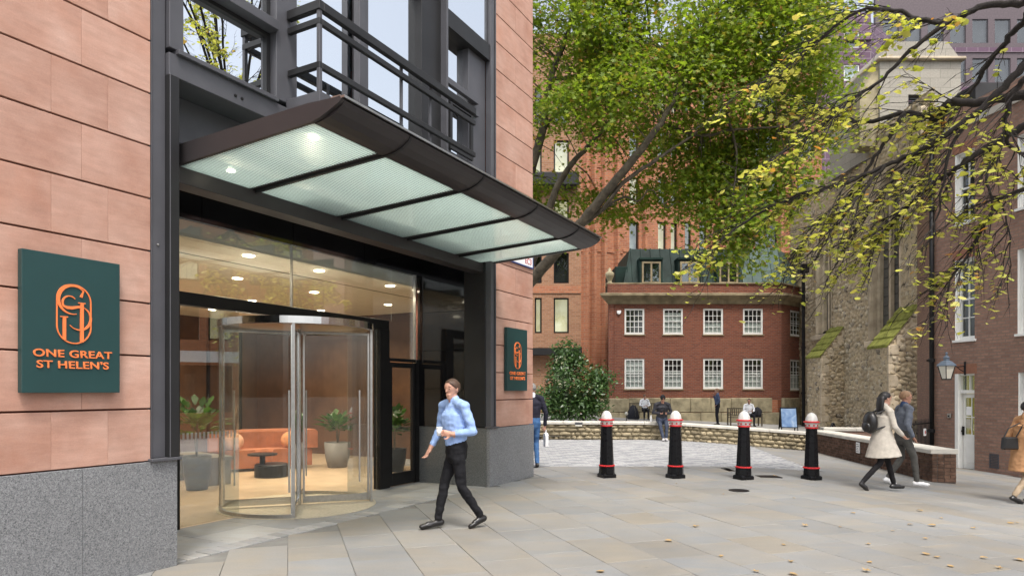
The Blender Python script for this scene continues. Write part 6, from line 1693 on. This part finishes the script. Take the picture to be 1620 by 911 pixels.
def person(loc, rz, pose, mats, label, voxel=0.014, scale=1.0, hair=None, hairstyle='short', extras=(), fingers=False, beard=False):
    """pose: dict of joints (x forward, y left, z up, metres). One remeshed body surface; hair and things carried are separate."""
    root = empty('person', loc, rz, label, 'person')
    root.scale = (scale, scale, scale)
    J = {k: Vector(v) for k, v in pose.items() if isinstance(v, tuple) and len(v) == 3 and k != 'more'}
    segs = []      # (p, q, rp, rq, mat)
    m = MB()
    def cap(a, b, ra, rb, mt, n=12, ell=None):
        a, b = Vector(a), Vector(b)
        k = 5
        if (b - a).length < 1e-4: b = a + Vector((0, 0, 1e-3))
        d = (b - a).normalized()
        pts = []; rr = []
        for w in (80, 50, 20): pts.append(a - d * ra * math.sin(R(w))); rr.append(ra * math.cos(R(w)))
        for i in range(1, k): pts.append(a.lerp(b, i / k)); rr.append(ra + (rb - ra) * i / k)
        for w in (20, 50, 80): pts.append(b + d * rb * math.sin(R(w))); rr.append(rb * math.cos(R(w)))
        if ell: rr = [(r * ell[1], r * ell[2]) for r in rr]
        m.tube(pts, rr, n, ell=[ell[0]] if ell else None)
        segs.append((a, b, ra, rb, mt))
    pel, che, nek, hd = J['pelvis'], J['chest'], J['neck'], J['head']
    side = (J['shL'] - J['shR']).normalized()
    hside = (J['hipL'] - J['hipR']).normalized()
    T, S_, B_, F_ = mats['top'], mats['skin'], mats['bottom'], mats['shoe']
    fat = pose.get('fat', 1.0)
    # pelvis and torso: wide ellipses
    cap(pel + Vector((0, 0, -0.06)), pel + Vector((0, 0, 0.04)), 0.125 * fat, 0.125 * fat, B_, 16, (hside, 1.32, 0.92))
    wst = pel.lerp(che, 0.40)
    cap(pel + (che - pel) * 0.16, wst, 0.122 * fat, 0.116 * fat, T, 16, (hside, 1.32, 0.95))
    cap(wst, che, 0.118 * fat, 0.130 * fat, T, 16, (side, 1.34, 0.95))
    cap(che, che.lerp(nek, 0.62), 0.128 * fat, 0.085, T, 16, (side, 1.38, 0.92))
    for sh in ('shL', 'shR'): cap(J[sh].lerp(nek, 0.65), J[sh], 0.060, 0.066, T)
    cap(nek + Vector((0, 0, -0.05)), nek.lerp(hd, 0.55), 0.056, 0.052, S_)
    # collar
    if mats.get('collar'): cap(nek + Vector((-0.01, 0, -0.015)), nek + Vector((-0.005, 0, 0.02)), 0.068, 0.064, mats['collar'])
    # arms
    for s in 'LR':
        sh, el, wr = J['sh' + s], J['el' + s], J['wr' + s]
        cap(sh, el, 0.062, 0.050, T); 
        cuff = el.lerp(wr, pose.get('cuff', 0.88))
        cap(el, cuff, 0.049, 0.040, T); cap(cuff, wr, 0.030, 0.027, S_)
        # hand: palm and five fingers
        d = (wr - el).normalized(); hd_ = J.get('hand' + s); d = (hd_ - wr).normalized() if hd_ else d
        up_ = Vector((0, 0, 1)); w = d.cross(up_)
        w = Vector((0, 1, 0)) if w.length < 0.1 else w.normalized()
        if 'palm' + s in J: w = J['palm' + s].normalized()
        nrm = d.cross(w).normalized()
        pc = wr + d * 0.05
        cap(wr + d * 0.02, wr + d * 0.085, 0.030, 0.034, S_, 10, (w, 1.15, 0.55))
        curl = pose.get('curl' + s, 0.5)
        for i, (off, L) in enumerate(((-0.030, 0.060), (-0.010, 0.074), (0.011, 0.070), (0.031, 0.055))):
            b0 = wr + d * 0.09 + w * off; d1 = (d * math.cos(curl) - nrm * math.sin(curl)); d2 = (d * math.cos(curl * 2) - nrm * math.sin(curl * 2))
            b1 = b0 + d1 * L * 0.5; b2 = b1 + d2 * L * 0.5
            cap(b0, b1, 0.0095, 0.009, S_, 8); cap(b1, b2, 0.009, 0.0075, S_, 8)
        sg = -1
        t0 = wr + d * 0.03 + w * 0.03 * sg; t1 = t0 + (d * 0.6 + w * 0.6 * sg - nrm * 0.4).normalized() * 0.04; t2 = t1 + (d * 0.9 - nrm * 0.4).normalized() * 0.03
        cap(t0, t1, 0.013, 0.011, S_, 8); cap(t1, t2, 0.010, 0.008, S_, 8)
    # legs
    for s in 'LR':
        hp, kn, an, to = J['hip' + s], J['kn' + s], J['an' + s], J['to' + s]
        lr = pose.get('leg', 1.0)
        cap(hp, kn, 0.088 * lr, 0.062 * lr, B_); mid = kn.lerp(an, 0.35); cap(kn, mid, 0.060 * lr, 0.058 * lr, B_); cap(mid, kn.lerp(an, 0.93), 0.058 * lr, 0.047 * lr, B_)
        cap(kn.lerp(an, 0.92), an, 0.036, 0.036, F_)
        f = (to - an); fl = Vector((f.x, f.y, f.z)); heel = an - fl.normalized() * 0.045 + Vector((0, 0, -0.035))
        heel.z = an.z - 0.035 - 0.0
        upv = Vector((0, 0, 1))
        cap(heel, an.lerp(to, 0.55) + Vector((0, 0, -0.014)), 0.041, 0.041, F_, 10); cap(heel + Vector((0, 0, -0.012)), an.lerp(to, 0.95) + Vector((0, 0, -0.012)), 0.030, 0.030, F_, 10); cap(an.lerp(to, 0.5) + Vector((0, 0, -0.02)), to, 0.040, 0.028, F_, 10, (f.cross(upv).normalized(), 1.12, 0.82))
    # head with face: cranium, jaw, nose, brow, ears
    fwd = J['face'].normalized() if 'face' in J else Vector((1, 0, 0)); lat = Vector((0, 0, 1)).cross(fwd).normalized(); upv = fwd.cross(lat).normalized()
    def hp_(f, l, u): return hd + fwd * f + lat * l + upv * u
    cap(hp_(-0.018, 0, 0.03), hp_(0.022, 0, 0.03), 0.083, 0.078, S_, 16, (lat, 0.90, 1.06))
    cap(hp_(0.018, 0, -0.01), hp_(0.048, 0, -0.085), 0.066, 0.034, S_, 14, (lat, 0.98, 0.9))
    cap(hp_(0.086, 0, 0.012), hp_(0.104, 0, -0.020), 0.008, 0.0115, S_, 8)
    cap(hp_(0.082, 0.03, 0.028), hp_(0.082, -0.03, 0.028), 0.013, 0.013, S_, 8)
    cap(hp_(0.078, 0.018, -0.058), hp_(0.078, -0.018, -0.058), 0.011, 0.011, mats.get('beard', S_) if beard else S_, 8)
    for l in (1, -1): cap(hp_(-0.008, l * 0.074, 0.018), hp_(-0.004, l * 0.076, -0.018), 0.014, 0.010, S_, 8)
    for e in mats.get('more', ()): cap(*e)
    # coat skirts, bags on the body etc.
    for (pts, radii, el_, mt) in pose.get('lofts', ()):
        m.tube([Vector(p) for p in pts], radii, 20, ell=[Vector(el_)])
        for a, b, ra, rb in zip(pts[:-1], pts[1:], radii[:-1], radii[1:]): segs.append((Vector(a), Vector(b), (ra[0] + ra[1]) / 2, (rb[0] + rb[1]) / 2, mt, pts[-1][2] - 0.015))
    me = m.mesh('body', [S_])
    tmp = bpy.data.objects.new('body_source', me); COL.objects.link(tmp)
    rm = tmp.modifiers.new('Remesh', 'REMESH'); rm.mode = 'VOXEL'; rm.voxel_size = voxel
    sm = tmp.modifiers.new('Smooth', 'SMOOTH'); sm.factor = 0.5; sm.iterations = 4 if voxel < 0.012 else 2
    dg = bpy.context.evaluated_depsgraph_get(); dg.update()
    bm_ = bpy.data.meshes.new_from_object(tmp.evaluated_get(dg)); bpy.data.objects.remove(tmp)
    # materials by nearest limb
    n = len(bm_.polygons); cen = np.empty(n * 3, np.float32); bm_.polygons.foreach_get('center', cen); cen = cen.reshape(-1, 3)
    best = np.full(n, 9.0); idx = np.zeros(n, int); ml = []
    for sg_ in segs:
        a, b, ra, rb, mt = sg_[:5]
        if mt not in ml: ml.append(mt)
        a_ = np.array(a); ab = np.array(b) - a_; t = np.clip(((cen - a_) @ ab) / (ab @ ab + 1e-9), 0, 1)
        d = np.linalg.norm(cen - a_ - t[:, None] * ab, axis=1) / (ra + (rb - ra) * t) 
        d = (np.linalg.norm(cen - a_ - t[:, None] * ab, axis=1) - (ra + (rb - ra) * t))
        if len(sg_) > 5: d = np.where(cen[:, 2] < sg_[5], 9.0, d)
        bt = d < best; best = np.where(bt, d, best); idx = np.where(bt, ml.index(mt), idx)
    # shoes never sink into the ground; cloth gets soft creases
    co = np.empty(len(bm_.vertices) * 3, np.float32); bm_.vertices.foreach_get('co', co); co = co.reshape(-1, 3)
    nr = np.empty(len(bm_.vertices) * 3, np.float32); bm_.vertices.foreach_get('normal', nr); nr = nr.reshape(-1, 3)
    cr = np.array([mnoise.noise(Vector((p[0] * 7, p[1] * 7, p[2] * 13))) + 0.6 * mnoise.noise(Vector((p[0] * 16, p[1] * 16, p[2] * 24))) for p in co]) if voxel < 0.02 else np.zeros(len(co))
    headz = np.linalg.norm(co - np.array(hd), axis=1) < 0.2
    co = co + nr * (np.where(headz, 0, cr) * pose.get('crease', 0.0085))[:, None]
    co[:, 2] = np.maximum(co[:, 2], 0.0)
    bm_.vertices.foreach_set('co', co.ravel())
    bm_.materials.clear()
    for mt in ml: bm_.materials.append(mt)
    bm_.polygons.foreach_set('material_index', idx.astype(np.int32)); bm_.polygons.foreach_set('use_smooth', np.ones(n, bool)); bm_.update()
    bo = bpy.data.objects.new('body', bm_); COL.objects.link(bo); bo.parent = root
    # face details
    if voxel < 0.02:
        for l in (1, -1):
            q = MB(); q.ball(tuple(hp_(0.078, l * 0.031, 0.012)), (0.011, 0.011, 0.008), 8, 6); q.build('eye', simple('eye', (0.05, 0.035, 0.03), 0.2, vary=0.1), root, smooth=True)
            q = MB(); q.tube([hp_(0.088, l * 0.016, 0.034), hp_(0.090, l * 0.032, 0.040), hp_(0.080, l * 0.05, 0.034)], [0.004, 0.005, 0.003], 6); q.build('eyebrow', hair or HAIR_BROWN, root)
    # hair
    if hair:
        q = MB(); vs = []; fs = []; nn, kk = 20, 12
        for i in range(kk + 1):
            th = math.pi * i / kk * 0.80
            for j in range(nn):
                w = 2 * math.pi * j / nn; cf = math.cos(w)
                lim = 0.325 + 0.185 * (1 - cf) + 0.09 * math.sin(w) ** 2
                tt = min(th, math.pi * lim) if hairstyle != 'hood' else th
                r = 1.0 + 0.07 * mnoise.noise(Vector((cf * 5, math.sin(w) * 5, th * 3)))
                vs.append(tuple(hp_(-0.008 + 0.100 * math.sin(tt) * cf * r, 0.0795 * math.sin(tt) * math.sin(w) * r, 0.034 + 0.091 * math.cos(tt) * r)))
        for i in range(kk):
            for j in range(nn): fs.append((i * nn + j, (i + 1) * nn + j, (i + 1) * nn + (j + 1) % nn, i * nn + (j + 1) % nn))
        q.add(vs, fs); ho = q.build('hair', hair, root, smooth=True); sd = ho.modifiers.new('Solid', 'SOLIDIFY'); sd.thickness = 0.009; sd.offset = 0.0
        if hairstyle == 'long':
            q = MB(); q.tube([hp_(-0.05, 0, 0.07), hp_(-0.085, 0, 0.0), hp_(-0.10, 0, -0.10), hp_(-0.105, 0, -0.20), hp_(-0.10, 0, -0.26)], [(0.05, 0.07), (0.05, 0.088), (0.045, 0.095), (0.04, 0.085), (0.02, 0.05)], 16, ell=[tuple(fwd)]); q.build('hair_length', hair, root, smooth=True)
    return root

WALK = dict(pelvis=(0, 0, 0.93), chest=(0.03, 0, 1.27), neck=(0.035, 0, 1.475), head=(0.055, 0, 1.605), shL=(0.03, 0.185, 1.40), shR=(0.03, -0.185, 1.40),
            hipL=(0.0, 0.09, 0.90), hipR=(0.0, -0.09, 0.90))
ST = dict(pelvis=(0, 0, 0.95), chest=(0.0, 0, 1.29), neck=(0.0, 0, 1.49), head=(0.02, 0, 1.62), shL=(0.0, 0.19, 1.42), shR=(0.0, -0.19, 1.42), hipL=(0, 0.09, 0.92), hipR=(0, -0.09, 0.92),
          knL=(0.03, 0.10, 0.50), anL=(-0.02, 0.10, 0.085), toL=(0.15, 0.13, 0.03), knR=(0.03, -0.10, 0.50), anR=(-0.02, -0.10, 0.085), toR=(0.15, -0.13, 0.03),
          elL=(-0.03, 0.25, 1.13), wrL=(0.06, 0.23, 0.90), elR=(-0.03, -0.25, 1.13), wrR=(0.06, -0.23, 0.90))

# 1. man in pale blue shirt striding left past the entrance, cup in hand
blue_shirt = cloth('pale blue shirt', (0.30, 0.43, 0.72)); blk = cloth('black trousers', (0.012, 0.012, 0.014), 0.3)
pose = dict(WALK); pose.update(
    hipL=(0.03, 0.09, 0.90), hipR=(-0.02, -0.09, 0.90),
    knR=(0.11, -0.10, 0.50), anR=(0.19, -0.10, 0.10), toR=(0.39, -0.11, 0.04),
    knL=(-0.02, 0.09, 0.49), anL=(-0.27, 0.09, 0.135), toL=(-0.13, 0.10, 0.03),
    shL=(0.0, 0.205, 1.415), shR=(0.07, -0.195, 1.415),
    elL=(-0.08, 0.27, 1.13), wrL=(0.13, 0.16, 1.10), handL=(0.24, 0.07, 1.12), palmL=(0, 0, 1), curlL=0.9,
    elR=(0.08, -0.29, 1.13), wrR=(0.21, -0.28, 0.91), curlR=0.45, cuff=0.72, face=(1, 0.42, -0.03), fat=1.1, crease=0.010)
mp = G(722, 835)
mn = person((mp[0], mp[1], 0.0), R(180 + 30), pose, dict(top=blue_shirt, bottom=blk, skin=SKIN, shoe=SHOE, collar=blue_shirt), 'man in pale blue shirt and black trousers striding past the entrance', 0.0085, 1.0, HAIR_BROWN)
cup = empty('coffee_cup', tuple(mn.matrix_basis @ Vector((0.245, 0.07, 1.085))), 0, 'white paper cup held by the man in the blue shirt', 'cup')
m = MB(); m.lathe([(0.027, 0), (0.036, 0.085), (0.032, 0.085)], 18); m.build('cup_body', M['white_sign'], cup, smooth=True)
m = MB(); m.lathe([(0.0385, 0.082), (0.0385, 0.092), (0.033, 0.10)], 18); m.build('lid', M['white_paint'], cup)

# 2. woman in cream coat walking right
cream = cloth('cream wool coat', (0.47, 0.43, 0.37), 0.12); tights = cloth('black tights', (0.012, 0.011, 0.012))
pose = dict(WALK); pose.update(
    hipL=(0.0, 0.085, 0.88), hipR=(0.0, -0.085, 0.88),
    knL=(0.16, 0.09, 0.50), anL=(0.27, 0.09, 0.10), toL=(0.45, 0.10, 0.055), knR=(-0.10, -0.09, 0.50), anR=(-0.42, -0.09, 0.17), toR=(-0.33, -0.10, 0.03),
    shL=(0.02, 0.165, 1.385), shR=(0.03, -0.165, 1.385), elL=(-0.06, 0.22, 1.12), wrL=(0.10, 0.20, 0.93), elR=(0.08, -0.22, 1.12), wrR=(0.25, -0.18, 0.98), leg=0.86, fat=0.95,
    crease=0.004, lofts=[([(0.02, 0, 1.30), (0.0, 0, 1.05), (0.0, 0, 0.85), (0.02, 0, 0.60)], [(0.19, 0.135), (0.175, 0.14), (0.22, 0.20), (0.265, 0.30)], (0, 1, 0), cream)])
p = G(1396, 776)
wm = person(p, R(4), pose, dict(top=cream, bottom=tights, skin=SKIN, shoe=SHOE, collar=cream), 'long haired woman in a cream coat and black tights walking right', 0.012, 0.955, HAIR_BLACK, 'long')
o = empty('backpack', tuple(wm.matrix_basis @ Vector((-0.16, 0, 1.02))), R(4), 'small black backpack on the woman in the cream coat', 'backpack')
m = MB(); m.ball((-0.06, 0, 0.17), (0.10, 0.15, 0.19), 16, 10); m.build('bag_body', SHOE, o, smooth=True)
m = MB(); m.ball((-0.13, 0, 0.10), (0.05, 0.11, 0.09), 12, 8); m.build('pocket', SHOE, o, smooth=True)
for s in (1, -1): m = MB(); m.tube([(-0.02, 0.09 * s, 0.05), (0.13, 0.15 * s, 0.12), (0.27, 0.13 * s, 0.27), (0.18, 0.10 * s, 0.395), (0.0, 0.08 * s, 0.32)], 0.016, 8); m.build('strap', SHOE, o)

# 3. man in grey beside her
grey = cloth('grey blue knit', (0.125, 0.14, 0.17)); gtr = cloth('grey trousers', (0.085, 0.082, 0.075)); navy = cloth('navy front', (0.035, 0.06, 0.13))
wsh = simple('white trainers', (0.72, 0.72, 0.72), 0.5, vary=0.05)
pose = dict(WALK); pose.update(
    knR=(0.15, -0.10, 0.52), anR=(0.20, -0.10, 0.09), toR=(0.39, -0.11, 0.04), knL=(0.03, 0.10, 0.50), anL=(-0.22, 0.10, 0.13), toL=(-0.08, 0.11, 0.03),
    elL=(-0.02, 0.27, 1.13), wrL=(0.14, 0.24, 0.93), elR=(-0.06, -0.26, 1.13), wrR=(0.06, -0.25, 0.90), face=(0.96, -0.25, 0), fat=1.05)
p = G(1428, 768)
person(p, R(-3), pose, dict(top=grey, bottom=gtr, skin=SKIN2, shoe=wsh, collar=navy), 'short haired man in grey top and white trainers beside the woman in cream', 0.012, 1.0, HAIR_FAIR)

# 4. person in tan coat at the right edge
tan = cloth('tan coat', (0.46, 0.25, 0.125), 0.1); btr = cloth('beige trousers', (0.38, 0.29, 0.20))
pose = dict(WALK); pose.update(
    knL=(0.10, 0.09, 0.50), anL=(0.14, 0.09, 0.09), toL=(0.32, 0.10, 0.04), knR=(0.0, -0.09, 0.50), anR=(-0.26, -0.09, 0.14), toR=(-0.13, -0.10, 0.03),
    elL=(-0.07, 0.25, 1.13), wrL=(0.02, 0.24, 0.90), elR=(-0.10, -0.25, 1.14), wrR=(0.06, -0.24, 0.93), leg=0.95,
    lofts=[([(0.02, 0, 1.32), (0.0, 0, 1.05), (0.0, 0, 0.85), (0.0, 0, 0.55)], [(0.20, 0.14), (0.18, 0.145), (0.21, 0.19), (0.23, 0.23)], (0, 1, 0), tan)])
p = G(1621, 796)
tp = person(p, R(2), pose, dict(top=tan, bottom=btr, skin=SKIN, shoe=SHOE, collar=tan), 'dark haired person in a tan coat cut off by the right edge', 0.012, 0.95, HAIR_BLACK)
o = empty('handbag', tuple(tp.matrix_basis @ Vector((-0.30, -0.05, 0.92))), R(2), 'black handbag carried by the person in the tan coat', 'handbag')
m = MB(); m.prism([(-0.13, 0), (0.13, 0), (0.11, 0.20), (-0.11, 0.20)], -0.05, 0.05, 'y'); m.build('bag_body', SHOE, o, bevel=0.02)
m = MB(); m.tube([(-0.10, 0, 0.19), (-0.02, 0, 0.34), (0.14, -0.03, 0.42), (0.2, -0.03, 0.40), (0.10, 0, 0.19)], 0.01, 8); m.build('strap', SHOE, o)

# 5. man in dark puffer jacket and beanie perched on the stone wall
puff = cloth('dark quilted jacket', (0.028, 0.028, 0.034), 0.3, 9, 0.45); jeans = cloth('dark blue joggers', (0.045, 0.055, 0.085)); beanie = cloth('black beanie', (0.012, 0.012, 0.014))
gsh = simple('grey trainers', (0.45, 0.43, 0.43), 0.6, vary=0.2, scale=12)
pose = dict(ST); pose.update(pelvis=(0, 0, 0.70), chest=(0.07, 0, 1.03), neck=(0.12, 0, 1.22), head=(0.18, 0, 1.335), face=(0.85, 0.0, -0.5), shL=(0.09, 0.20, 1.15), shR=(0.09, -0.20, 1.15),
    hipL=(0.03, 0.09, 0.68), hipR=(0.03, -0.09, 0.68), knL=(0.30, 0.10, 0.52), anL=(0.38, 0.07, 0.09), toL=(0.55, 0.06, 0.045), knR=(0.28, -0.10, 0.50), anR=(0.42, -0.03, 0.09), toR=(0.58, -0.06, 0.045),
    elL=(0.10, 0.29, 0.88), wrL=(0.30, 0.08, 0.86), elR=(0.10, -0.29, 0.88), wrR=(0.30, -0.08, 0.86), handL=(0.38, 0.0, 0.88), handR=(0.38, 0.0, 0.88), fat=1.12, curlL=0.9, curlR=0.9)
px_ = ozx(1047, 21.4); pz = gz(px_)
wallz = pz + 0.585
sm_ = person((px_ + 0.02, 21.50, pz), R(-92), pose, dict(top=puff, bottom=jeans, skin=SKIN2, shoe=gsh, collar=puff), 'man in dark quilted jacket and beanie sitting on the stone wall with a phone', 0.013, 1.0, beanie, 'hood')
o = empty('mobile_phone', tuple(sm_.matrix_basis @ Vector((0.40, 0, 0.90))), R(-92), 'dark phone held by the man sitting on the stone wall', 'phone')
B('case', M['black_frame'], o, (-0.005, 0.005, -0.037, 0.037, -0.05, 0.10), bevel=0.004); B('screen', M['black_gloss'], o, (-0.0065, -0.0051, -0.033, 0.033, -0.045, 0.095))

# 6. man in blue hooded top standing on the terrace
hood = cloth('blue hooded top', (0.075, 0.10, 0.17)); dk = cloth('dark trousers', (0.022, 0.022, 0.028))
pose = dict(ST); pose.update(elR=(0.04, -0.27, 1.15), wrR=(0.16, -0.13, 1.42), handR=(0.15, -0.07, 1.52), elL=(-0.05, 0.25, 1.14), wrL=(0.08, 0.20, 0.97), fat=1.05,
    more=())
Y = 33.0; x = ozx(1135, Y)
person((x, Y, tz(x)), R(172), pose, dict(top=hood, bottom=dk, skin=SKIN, shoe=SHOE, collar=hood), 'man in blue hooded top standing on the terrace with hand at his face', 0.019, 1.03, HAIR_FAIR)

# 7, 8. two men in white shirts seated on benches
SIT = dict(ST); SIT.update(pelvis=(0, 0, 0.55), chest=(-0.01, 0, 0.90), neck=(0.02, 0, 1.10), head=(0.06, 0, 1.23), face=(0.95, 0, -0.3), shL=(0.0, 0.19, 1.03), shR=(0.0, -0.19, 1.03), hipL=(0.04, 0.09, 0.54), hipR=(0.04, -0.09, 0.54),
    knL=(0.46, 0.11, 0.54), anL=(0.46, 0.11, 0.085), toL=(0.63, 0.13, 0.03), knR=(0.46, -0.11, 0.54), anR=(0.44, -0.11, 0.085), toR=(0.61, -0.13, 0.03),
    elL=(0.06, 0.27, 0.78), wrL=(0.27, 0.11, 0.72), elR=(0.06, -0.27, 0.78), wrR=(0.27, -0.11, 0.72), handL=(0.35, 0.03, 0.74), handR=(0.35, -0.03, 0.74))
wht = cloth('white shirt', (0.66, 0.68, 0.72), 0.06)
person((B1[0], B1[1] - 0.02, B1[2]), R(-90), SIT, dict(top=wht, bottom=dk, skin=SKIN2, shoe=SHOE, collar=wht), 'man in white shirt sitting on the left bench beside a black bag', 0.02, 1.0, HAIR_BROWN)
pose = dict(SIT); pose.update(face=(0.9, -0.4, 0.05))
person((B2[0] + 0.2, B2[1] - 0.02, B2[2]), R(-90), pose, dict(top=wht, bottom=dk, skin=SKIN2, shoe=SHOE, collar=wht), 'dark haired man in white shirt sitting on the right bench', 0.02, 1.0, HAIR_BLACK)
o = empty('rucksack', (B1[0] - 0.72, B1[1] - 0.55, tz(B1[0])), R(10), 'black bag slumped on the ground beside the left bench', 'bag')
m = MB(); m.lathe([(0.28, 0), (0.34, 0.12), (0.28, 0.45), (0.15, 0.72), (0.05, 0.80)], 14); m.build('bag_body', dk, o, smooth=True)
m = MB(); m.tube([(0, -0.15, 0.7), (0, -0.3, 0.5), (0, -0.34, 0.2)], 0.025, 8); m.build('strap', SHOE, o)
o = empty('rucksack', (B2[0] + 0.62, B2[1] - 0.05, tz(B2[0]) + 0.451), R(-15), 'black bag on the right bench beside the man in white', 'bag')
m = MB(); m.lathe([(0.22, 0), (0.25, 0.12), (0.2, 0.36), (0.1, 0.46), (0.03, 0.5)], 14); m.build('bag_body', dk, o, smooth=True)
m = MB(); m.tube([(0, -0.12, 0.42), (0, -0.24, 0.3), (0, -0.25, 0.1)], 0.02, 8); m.build('strap', SHOE, o)

# 9. person half hidden behind the far pier
jk = cloth('dark navy jacket', (0.022, 0.022, 0.035)); bj = cloth('blue jeans', (0.06, 0.14, 0.30))
pose = dict(ST); pose.update(wrR=(0.0, -0.27, 0.86), elR=(-0.05, -0.28, 1.12), knR=(0.08, -0.10, 0.5), anR=(-0.03, -0.10, 0.085), toR=(0.15, -0.12, 0.03), fat=1.08)
p = G(842, 739)
hp2 = person(p, R(100), pose, dict(top=jk, bottom=bj, skin=SKIN, shoe=SHOE, collar=wht), 'person in dark jacket and jeans half hidden behind the stone pier', 0.014, 1.0, simple('grey hair', (0.22, 0.21, 0.20), 0.8), 'short')
o = empty('carrier_bag', tuple(hp2.matrix_basis @ Vector((0.0, -0.29, 0.42))), R(100), 'small white carrier bag held by the person behind the pier', 'bag')
m = MB(); m.prism([(-0.09, 0), (0.09, 0), (0.11, 0.26), (0.03, 0.30), (-0.03, 0.30), (-0.11, 0.26)], -0.035, 0.035, 'y'); m.build('bag_body', M['white_sign'], o, bevel=0.012)
m = MB(); m.tube([(-0.05, 0, 0.28), (-0.02, 0, 0.36), (0.02, 0, 0.36), (0.05, 0, 0.28)], 0.006, 6); m.build('strap', M['white_sign'], o)
